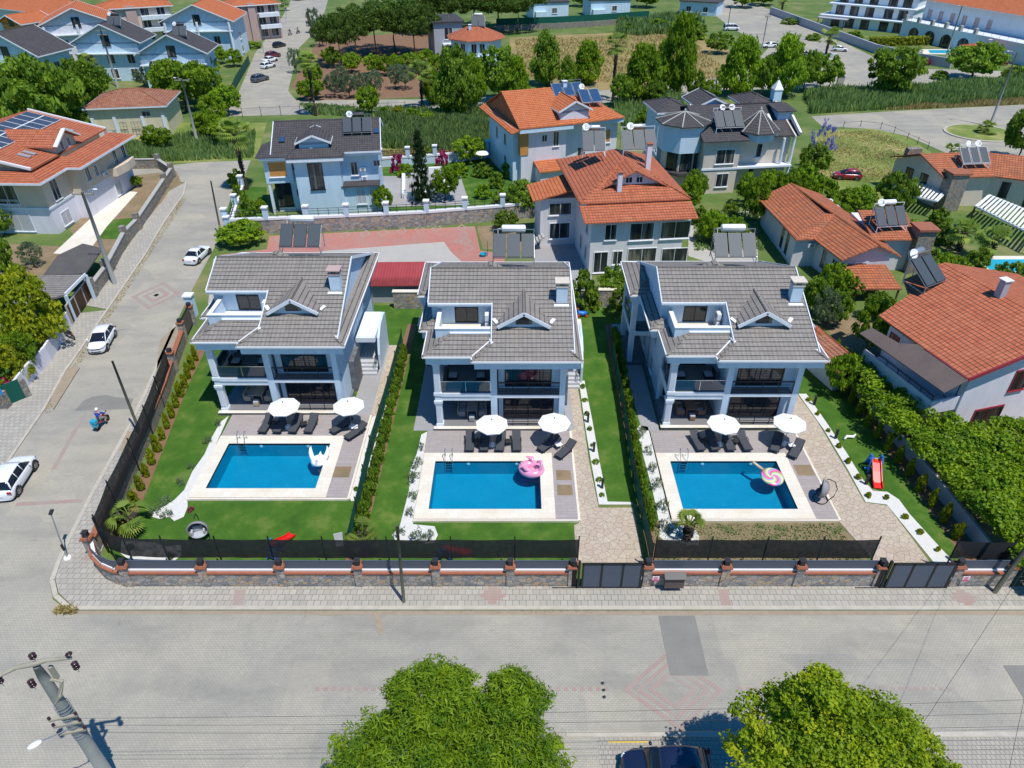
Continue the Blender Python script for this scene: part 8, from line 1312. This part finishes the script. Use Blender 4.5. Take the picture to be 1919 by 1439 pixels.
# ---------------------------------------------------------------- trees
def big_tree(label, name, P_fn, n_cl, per, leaf, m, loc, seed, aspect=.28, lobes=None, trunk_h=3.0, rcl=.5):
    rng = np.random.default_rng(seed); C = []; j = []; sh = []
    for (cx, cy, cz, rx, ry, rz_, w) in lobes:
        k = int(n_cl*w); d = rng.normal(size=(k, 3)); d /= np.linalg.norm(d, axis=1)[:, None]; r = rng.uniform(.25, 1.0, k)**.5; d[:, 2] = np.where(d[:, 2] < -.35, -d[:, 2], d[:, 2]); C.append(np.array([cx, cy, cz]) + d*r[:, None]*np.array([rx, ry, rz_]))
    C = np.concatenate(C); k = len(C); J = np.repeat(np.arange(k), per); n = len(J); o = rng.normal(size=(n, 3)); o /= np.linalg.norm(o, axis=1)[:, None]
    P = C[J] + o*rcl*rng.uniform(.5, 1.2, (n, 1))*rng.uniform(.7, 1.3, k)[J][:, None]*np.array([1, 1, .6]); T = rng.uniform(0, 1, k)[J]*.6 + rng.uniform(0, 1, n)*.4
    t = thing(name, label, 'tree', loc); me = leafmesh('crown', P, o*.6+np.array([0, 0, .7]), T, leaf, rng, aspect); me.materials.append(M_[m]); c = bpy.data.objects.new('crown', me); SC.collection.objects.link(c); c.parent = t
    b = MB(); b.tube([(0, 0, -.1), (.05, .1, trunk_h*.5), (0, 0, trunk_h)], [.32, .26, .22], 10)
    for q in C[rng.choice(k, 26, replace=False)]: q = Vector(q); b.tube([(0, 0, trunk_h-.2), q*.5+V(0, 0, .6), q], [.13, .08, .02], 6)
    b.build('trunk', 'bark', t); return t
big_tree('large dense glossy green tree with long leaves at the bottom centre', 'street_tree', None, 760, 84, .14, 'leaf_bright', (-2.7, 14.2, 0), 11, .22, [(-.8, 2.9, 7.3, 2.2, 1.6, 1.6, .24), (2.5, 2.9, 7.1, 1.5, 1.4, 1.5, .16), (-1.3, .6, 6.0, 4.1, 3.0, 2.1, .5), (2.2, .4, 6.0, 2.7, 2.7, 2.0, .3)], 3.6, .42)
big_tree('large lime green tree at the bottom right beside the dark blue car', 'street_tree', None, 820, 85, .085, 'leaf_lime', (13.3, 15.4, 0), 12, .6, [(-.6, 1.3, 7.5, 1.7, 1.5, 1.9, .16), (1.2, .8, 6.8, 2.6, 1.8, 1.5, .16), (-.4, .4, 6.0, 4.3, 2.8, 2.1, .5), (1.3, -.6, 5.6, 4.2, 2.6, 1.9, .4)], 3.2, .36)
T_ = lambda *a, **k: px_plant('tree', *a, **k)
# far row of conical street trees
for i, (cx, by, w, top, kd, lab) in enumerate([(853, 215, 95, 88, 'conic', 'tall conical green tree left of the octagonal far house'), (935, 190, 90, 85, 'broad', 'full green tree right of the conical one below the far octagonal house'), (1022, 160, 70, 58, 'conic', 'conical tree in the dry field left of centre'), (1100, 158, 72, 78, 'conic', 'conical tree in the dry field left of the tall palm'), (1200, 195, 95, 85, 'conic', 'conical tree right of the tall palm by the back road'), (1265, 180, 80, 25, 'conic', 'tallest slender yellowish tree right of centre by the back road'), (1382, 180, 95, 70, 'conic', 'conical tree above the turret house, left one'), (1462, 180, 90, 65, 'conic', 'conical tree above the turret house, right one'), (1535, 168, 80, 100, 'broad', 'green tree left of the utility cabinet'), (1663, 180, 105, 88, 'broad', 'round tree standing alone in front of the upper right road'), (1820, 150, 105, 80, 'broad', 'wide green tree before the far pool at the upper right'), (1345, 100, 55, 60, 'broad', 'round dark tree beside the white minibus'), (1290, 70, 90, 20, 'dark_shrub', 'bushy thicket left of the white minibus'), (692, 217, 45, 160, 'citrus', 'small bright tree on the back road verge above the pale blue house'), (1330, 190, 40, 150, 'citrus', 'small yellowish young tree above the turret house')]): T_(kd, cx, by, w*1.05, top, lab, 'tree', 'trees beyond the back road')
for i, (cx, by, w, top) in enumerate([(668, 105, 62, 12), (705, 95, 62, 2), (742, 100, 70, -5), (778, 105, 62, 5), (640, 120, 55, 25), (845, 60, 70, -25), (890, 52, 80, -30), (935, 55, 70, -25), (970, 60, 60, -30), (800, 60, 70, -30)]): T_('pine', cx, by, w*1.9, top, 'dark umbrella pine at the top of the orchard, %s in the group' % ORD[i], 'pine', 'umbrella pines at the top')
for i, (cx, by, w) in enumerate([(625, 118, 45), (660, 128, 42), (700, 132, 40), (722, 134, 38), (745, 130, 36), (775, 128, 52), (800, 122, 40), (590, 150, 40), (820, 130, 40), (585, 178, 60)]): T_('citrus', cx, by+8, w, by-30, 'bright yellow-green orchard tree, %s in the citrus row below the pines' % ORD[i], 'tree', 'citrus trees in the orchard')
for i, (cx, by, w) in enumerate([(628, 180, 45), (655, 182, 42), (680, 180, 42), (705, 178, 40), (640, 170, 40), (760, 165, 45), (742, 165, 35), (556, 135, 32), (590, 60, 32), (600, 85, 40)]): T_('olive', cx, by+2, w, by-48, 'grey-green olive tree, %s in the orchard grove by the back road' % ORD[i], 'olive tree', 'olive trees in the orchard')
for cx, by, w, top, kd, lab in [(95, 270, 175, 105, 'broad', 'big spreading green tree behind the solar-roofed house'), (40, 245, 100, 130, 'citrus', 'yellow-green bushy tree at the left behind the solar-roofed house'), (170, 205, 90, 105, 'broad', 'green tree behind the cream utility building, left'), (350, 205, 120, 108, 'citrus', 'dense bright green tree right of the cream utility building'), (405, 240, 60, 175, 'citrus', 'yellow-green tree by the far street corner fence'), (272, 165, 40, 125, 'olive', 'small grey tree in front of the right blue gabled house'), (455, 455, 100, 418, 'citrus', 'bright bushy tree behind the ridge of the leftmost villa'), (445, 95, 35, 70, 'citrus', 'small green tree by the far street kerb'), (10, 440, 60, 385, 'broad', 'green tree at the left edge below the solar-roofed house'), (65, 500, 50, 455, 'olive', 'small grey-leaved tree beside the dark carport'), (10, 520, 60, 440, 'broad', 'dark green tree at the left edge beside the grey canopy'), (215, 345, 60, 295, 'broad', 'green bush tree at the right corner of the solar-roofed house'), (720, 398, 42, 348, 'citrus', 'small bright tree at the right corner of the pale blue house'), (835, 375, 60, 310, 'citrus', 'pale green loose tree right of the white planter'), (985, 400, 80, 340, 'broad', 'bushy tree in front of the ochre-sided house'), (948, 432, 55, 395, 'broad', 'round bush tree on the bare earth above the red path'), (880, 305, 70, 258, 'citrus', 'round bright tree by the white garden wall'), (1245, 270, 80, 195, 'broad', 'tall bush between the ochre-sided house and turret house'), (1150, 560, 70, 500, 'broad', 'bushy tree behind the wall right of the middle villa'), (1095, 575, 75, 495, 'dark_shrub', 'reddish green bush tree right of the middle villa roof'), (1290, 395, 50, 330, 'citrus', 'light green tree left of the turret house'), (1410, 420, 55, 330, 'citrus', 'light green tree in front of the turret house'), (1470, 380, 55, 320, 'citrus', 'bright tree at the right front of the turret house'), (1345, 430, 50, 395, 'shrub', 'green bush below the turret house front'), (1555, 560, 70, 495, 'citrus', 'bright tree beside the chimney of the rightmost villa'), (1540, 620, 60, 540, 'olive', 'grey-green olive beside the roof edge of the rightmost villa'), (1620, 660, 75, 565, 'citrus', 'bright round tree left of the big right orange roof'), (1670, 400, 80, 325, 'broad', 'dark bushes at the near end of the grass field'), (1520, 330, 70, 270, 'broad', 'bushy tree between turret house and red car'), (1600, 400, 80, 350, 'citrus', 'bright bushes below the red car'), (1905, 300, 80, 205, 'broad', 'dark tree at the right edge beside the road island'), (1765, 545, 90, 480, 'citrus', 'bright shrubbery behind the big right orange roof'), (1880, 560, 90, 495, 'broad', 'green bank of shrubs at the right edge behind the orange roof'), (1570, 740, 70, 665, 'citrus', 'bright climbing tree at the back of the right garden'), (55, 700, 70, 620, 'citrus', 'green bush behind the white wall on the left'), (-2, 740, 70, 680, 'fuchsia', 'pink flowering bush at the left edge by the gate')]: T_(kd, cx, by, w, top, lab, 'tree')
plant('lime_cypress', 'lime', (-45.3, 57.6, 0), 7.6, 8.0, 'big yellow-green conical tree behind the white wall on the left', 'tree'); plant('lime_cypress', 'lime', (-44.2, 51.6, 0), 4.2, 3.8, 'lower yellow-green tree at the near end of the white wall', 'tree')
T_('conifer', 792, 380, 62, 235, 'tall dark layered conifer in the white planter', 'conifer'); T_('jacaranda', 1530, 320, 60, 215, 'violet flowering jacaranda right of the turret house', 'tree')
for i, (cx, by, w, top) in enumerate([(700, 318, 30, 290), (745, 322, 35, 278), (830, 312, 30, 272), (1735, 122, 20, 105), (1765, 120, 16, 106), (1880, 122, 20, 105), (1690, 385, 30, 368)]): T_('fuchsia', cx, by, w, top, ['pink bougainvillea on the white garden wall, leftmost', 'pink bougainvillea on the white garden wall, largest, middle', 'pink bougainvillea on the white garden wall, right of the conifer', 'pink bougainvillea left of the far pool', 'small pink bougainvillea right of the far pool', 'red flowering bush by the far gazebo', 'purple bougainvillea by the small white pergola'][i], 'flowering shrub', 'bougainvilleas')
for i, (cx, by, w, top, kd) in enumerate([(245, 345, 26, 318, 'shrub'), (258, 350, 24, 330, 'citrus'), (465, 405, 40, 355, 'dark_shrub'), (490, 395, 35, 365, 'shrub'), (450, 380, 35, 340, 'dark_shrub'), (720, 218, 30, 195, 'shrub'), (745, 216, 26, 198, 'thuja'), (770, 222, 30, 198, 'dark_shrub'), (800, 225, 40, 205, 'shrub'), (780, 222, 26, 200, 'dark_shrub'), (905, 330, 50, 300, 'dark_shrub'), (845, 345, 30, 325, 'shrub'), (930, 350, 40, 315, 'dark_shrub'), (1370, 400, 40, 375, 'dark_shrub'), (1310, 420, 40, 380, 'dark_shrub'), (1385, 440, 40, 410, 'shrub'), (1700, 440, 50, 405, 'dark_shrub'), (1760, 420, 50, 385, 'dark_shrub'), (1740, 500, 60, 460, 'dark_shrub'), (1590, 420, 40, 392, 'shrub'), (1640, 420, 50, 380, 'dark_shrub'), (30, 520, 40, 485, 'dark_shrub'), (10, 150, 60, 120, 'shrub'), (475, 90, 40, 75, 'shrub')]): px_plant('garden_shrub', kd, cx, by, w, top, 'garden shrub, ' + ['by the stone wall left of the side street, farther', 'by the stone wall left of the side street, nearer', 'left of the pale blue house, nearest the wall', 'left of the pale blue house, against its porch', 'left of the pale blue house, farthest back', 'yellow one on the verge behind the pale blue roof', 'yellow pointed one on the verge behind the pale blue roof', 'dark round one on the verge right of the pale blue roof', 'broad one on the verge near the reeds', 'dark small one on the verge between two others', 'under the small white parasol', 'right of the white planter', 'in the corner by the ochre-sided house', 'low in front of the turret house', 'low left of the turret house front', 'by the railing below the turret house', 'between the weathered orange roof and pergola', 'right of the small white pergola', 'left of the white tanks on the right', 'beside the red car', 'dark one between red car and pergola', 'beside the dark carport on the left', 'far left edge below the blue gabled house', 'by the pinkish apartment'][i], 'shrub')
# vine canopy and hedge on the right
t = thing('vine_canopy', 'wide bright green vine canopy over the driveway in front of the big right house', 'vine', (31.5, 36, 0)); rng = np.random.default_rng(9)
VP = np.array([tuple(G(*q, 2.9))[:2] for q in ((1592, 662), (1650, 694), (1725, 775), (1800, 792), (1960, 780), (1990, 1060), (1925, 1040), (1872, 985), (1815, 925), (1775, 885), (1730, 850), (1675, 795), (1622, 732))]) - np.array([31.5, 36]); Cs = []
while len(Cs) < 620:
    q = rng.uniform(VP.min(0), VP.max(0)); ins = False; j = len(VP)-1
    for i in range(len(VP)):
        if (VP[i, 1] > q[1]) != (VP[j, 1] > q[1]) and q[0] < (VP[j, 0]-VP[i, 0])*(q[1]-VP[i, 1])/(VP[j, 1]-VP[i, 1])+VP[i, 0]: ins = not ins
        j = i
    if ins: Cs.append((q[0], q[1], 2.9+rng.uniform(-.7, .45)+.3*math.sin(q[0]*1.3)*math.cos(q[1]*1.1)))
Cs = np.array(Cs); k = len(Cs); J = np.repeat(np.arange(k), 62); n = len(J); o3 = rng.normal(size=(n, 3)); o3 /= np.linalg.norm(o3, axis=1)[:, None]; Pq = Cs[J]+o3*np.array([.6, .6, .3])*rng.uniform(.4, 1.1, (n, 1)); me = leafmesh('foliage', Pq, o3*.4+np.array([0, 0, .9]), rng.uniform(0, 1, k)[J]*.6+rng.uniform(0, 1, n)*.4, .13, rng, .7); me.materials.append(M_['leaf_bright']); c = bpy.data.objects.new('foliage', me); SC.collection.objects.link(c); c.parent = t
b = MB(); [b.tube([(x, y, 0), (x+.1, y, 1.5), (x, y+.1, 2.9)], [.09, .07, .06], 7) for x, y in ((1.2, 1.2), (4, -1.5), (6.5, 1), (8.5, -3), (.6, 4.5), (10.5, .5))]; b.build('stems', 'bark', t); b = MB(); [b.bar((x, -6, 2.75), (x, 6, 2.75), .08) for x in (1, 4, 7, 10)]; [b.bar((0, y, 2.85), (12, y, 2.85), .06) for y in (-4, -1, 2, 5)]; b.build('trellis', 'pole_wood', t)
for i, (x, y, w, h) in enumerate([(30.7, 43.5, 2.6, 3.0), (30.5, 45.8, 2.5, 2.9), (30.2, 48.0, 2.6, 3.0), (29.9, 50.2, 2.5, 3.0), (29.6, 52.4, 2.4, 3.1), (29.2, 54.6, 2.4, 3.0), (31.2, 41.5, 2.6, 3.1)]): plant('climbing_hedge', 'shrub', (x, y, 0), w, h, 'bright leafy hedge bush over the right garden wall, %s from the back' % ORD[6-i], 'hedge', 'leafy hedge over the right garden wall')
plant('tree', 'citrus', (40.2, 38.5, 0), 6.5, 6.8, 'bright green tree at the right edge below the red framed windows', 'tree'); plant('tree', 'citrus', (33.4, 28.6, 0), 4.0, 4.6, 'yellow-green tree at the lower right edge behind the leaning pole', 'tree')
# palms
for cx, by, top, rr, lab, sd in [(462, 355, 238, 3.4, 'palm with thick ragged trunk left of the pale blue house', 11), (592, 217, 108, 3.0, 'tall palm with rough trunk on the back road verge, left one', 12), (792, 205, 125, 3.4, 'palm with dead fronds on the back road verge, right one', 13), (1148, 190, 75, 3.6, 'tallest slim palm behind the ochre-sided house', 14), (130, 110, 45, 4.2, 'palm in front of the columned orange-roofed house at upper left', 15), (1545, 113, 62, 4.0, 'palm beside the boat on the upper right parking road', 16), (175, 160, 110, 3.4, 'palm right of the big tree before the blue gabled house', 17), (20, 165, 125, 3.0, 'palm at the left edge below the blue gabled house', 18), (1846, 252, 238, 2.6, 'low palm on the road island', 19), (1795, 470, 425, 2.6, 'bright palm in front of the stone chimney house, left', 20), (1850, 490, 440, 2.6, 'bright palm in front of the stone chimney house, right', 21), (1772, 320, 278, 2.0, 'small palm behind the stone chimney house', 22), (1345, 20, -20, 3.0, 'far palm by the road at the top', 23), (1715, 110, 92, 2.0, 'small palm beside the far pool', 24), (1465, 20, 0, 3.0, 'small far palm behind the parking road wall', 25), (535, 20, 2, 2.6, 'small palm by the far street at the top', 26)]:
    p = G(cx, by); h = max(.8, zat(top, p.y)-rr*.25); palm(tuple(p), h, rr*.8, lab, 'palms', sd, 26 if cx > 1000 or cx < 200 else 36, .28)
# reeds, tall grass
blades('reeds', [g2(*q) for q in ((712, 278), (705, 222), (940, 205), (955, 275), (900, 290))], 15000, 1.7, 'leaf_reed', 31, 'dense green reeds in the ditch behind the pale blue house', 'reeds', w=.10); blades('reeds', [g2(*q) for q in ((1180, 262), (1150, 200), (1280, 185), (1290, 210), (1260, 275))], 6000, 2.0, 'leaf_reed', 32, 'green reeds left of the turret house', 'reeds', w=.11)
blades('reeds', [g2(*q) for q in ((1520, 214), (1505, 175), (1700, 170), (1925, 150), (1925, 188), (1680, 205))], 17000, 2.4, 'leaf_reed', 33, 'dark green reeds along the ditch above the right road', 'reeds', w=.13); blades('dry_grass', [g2(*q) for q in ((1660, 207), (1925, 196), (1925, 188), (1680, 200))], 2500, 1.1, 'leaf_straw', 34, 'straw coloured grass along the edge of the right road', 'grass', w=.10); blades('dry_grass', [g2(*q) for q in ((720, 300), (712, 285), (950, 276), (955, 290))], 2600, .9, 'leaf_straw', 35, 'dry orange grass between the reeds and the white garden wall', 'grass', w=.08)
blades('reeds', [g2(*q) for q in ((205, 305), (200, 275), (330, 262), (480, 250), (475, 296), (330, 303))], 9000, 1.5, 'leaf_reed', 36, 'rough green growth in the ditch beside the cream utility building', 'reeds', w=.09); blades('reeds', [g2(*q) for q in ((1150, 70), (1160, 40), (1310, 35), (1320, 60))], 5000, 3.0, 'leaf_reed', 37, 'bright reed bed in the dry field at the top', 'reeds', w=.25); blades('dry_grass', [g2(*q) for q in ((975, 145), (965, 75), (1290, 65), (1330, 110), (1390, 145), (1200, 158))], 9000, .8, 'leaf_straw', 38, 'tall dry grass over the far field', 'grass', w=.16, lean=.8); blades('dry_grass', [g2(*q) for q in ((1528, 340), (1532, 250), (1640, 244), (1740, 290), (1720, 345))], 5000, .3, 'leaf_straw', 39, 'uncut green grass on the field around the red car', 'grass', w=.10, lean=.9); blades('ground_cover', [g2(*q) for q in ((1300, 470), (1300, 400), (1420, 400), (1430, 470))], 3000, .5, 'leaf_reed', 40, 'weeds in the yard beneath the turret house', 'ground cover', w=.1, lean=.8)
blades('ground_cover', [g2(*q) for q in ((585, 215), (560, 196), (830, 206), (950, 204), (948, 214), (700, 222))], 3500, .9, 'leaf_reed', 41, 'low verge growth along the back road', 'ground cover', w=.14, lean=.6)

# fillers: rows of shrubs and trees told apart by their order in the row
for kd, nm, cat, lab, grp, pts in [
 ('broad', 'tree', 'tree', 'bushy green tree in the belt behind the reeds above the turret house, %s from left', 'belt trees above the turret house', [(1165, 200, 55, 140), (1228, 205, 50, 150), (1300, 185, 40, 130), (1425, 182, 50, 105), (1505, 172, 50, 95)]),
 ('conic', 'tree', 'tree', 'green tree in the mixed belt around the far octagonal house, %s from left', 'belt trees around the octagonal house', [(812, 195, 55, 125), (888, 200, 60, 100), (968, 195, 60, 105), (1062, 165, 45, 105), (1240, 150, 45, 75)]),
 ('citrus', 'tree', 'tree', 'bright green tree between the turret house and weathered orange roof, %s from left', 'trees by the weathered orange roof', [(1330, 455, 60, 395), (1365, 470, 60, 405), (1400, 385, 55, 325), (1440, 372, 60, 318), (1500, 372, 60, 310), (1530, 395, 70, 330), (1560, 430, 60, 375), (1630, 440, 70, 385)]),
 ('broad', 'tree', 'tree', 'green tree along the garden edge left of the turret house, %s from the top', 'trees left of the turret house', [(1215, 270, 70, 205), (1250, 300, 60, 235), (1270, 345, 50, 290), (1300, 380, 50, 320)]),
 ('dark_shrub', 'garden_shrub', 'shrub', 'dark leafy shrub in the strip right of the stone chimney, %s from left', 'shrubs by the stone chimney', [(1720, 470, 60, 420), (1765, 455, 60, 410), (1740, 540, 70, 490), (1800, 560, 80, 510), (1860, 575, 90, 520), (1830, 500, 60, 460)]),
 ('broad', 'tree', 'tree', 'green tree in the thicket left of the cream utility building, %s from left', 'thicket trees at left', [(20, 215, 90, 130), (60, 235, 90, 140), (130, 225, 90, 130), (185, 190, 70, 118), (150, 262, 60, 205)]),
 ('citrus', 'tree', 'tree', 'yellowish green tree in the thicket right of the cream utility building, %s from left', 'thicket trees by the far corner', [(325, 180, 80, 112), (385, 190, 80, 120), (430, 215, 60, 160), (395, 262, 60, 205), (300, 280, 60, 235), (425, 275, 60, 225)]),
 ('shrub', 'garden_shrub', 'shrub', 'leafy shrub in the garden of the pale blue house, %s from left', 'shrubs in the pale blue house garden', [(455, 430, 40, 395), (500, 425, 30, 402), (445, 350, 40, 310), (760, 330, 36, 300), (800, 300, 40, 270), (860, 330, 46, 298), (905, 370, 40, 340), (940, 385, 46, 350), (960, 330, 50, 290)]),
 ('dark_shrub', 'street_shrub', 'shrub', 'low shrub along the parking road verge, %s from left', 'parking road verge shrubs', [(1180, 60, 50, 40), (1235, 55, 50, 30), (1480, 45, 40, 30), (1525, 75, 40, 60), (1600, 70, 40, 55), (1700, 145, 40, 128), (1760, 148, 40, 128), (1900, 150, 60, 118), (1880, 70, 50, 45)]),
 ('broad', 'tree', 'tree', 'green tree at the very top edge behind the light blue houses, %s from left', 'trees at the top edge', [(1000, 20, 60, -30), (1090, 12, 50, -20), (1210, 14, 60, -25), (1390, 14, 60, -20), (1430, 10, 60, -25), (470, 8, 40, -15), (560, 0, 30, -15), (250, -2, 40, -25)]),
 ('citrus', 'tree', 'tree', 'small bright tree in the gardens at the far left, %s from left', 'far left garden trees', [(60, 132, 50, 95), (118, 140, 60, 95), (200, 130, 50, 105), (240, 108, 30, 85), (405, 120, 50, 85), (440, 125, 40, 92), (395, 150, 50, 105)]),
 ('broad', 'tree', 'tree', 'green tree at the back of the right hand gardens, %s from left', 'right back garden trees', [(1520, 590, 60, 520), (1560, 610, 60, 545), (1590, 560, 50, 520), (1640, 600, 60, 550), (1160, 590, 50, 540)])]:
    for i, (cx, by, w, top) in enumerate(pts): px_plant(nm, kd, cx, by, w, top, lab % ORD[i], cat, grp)
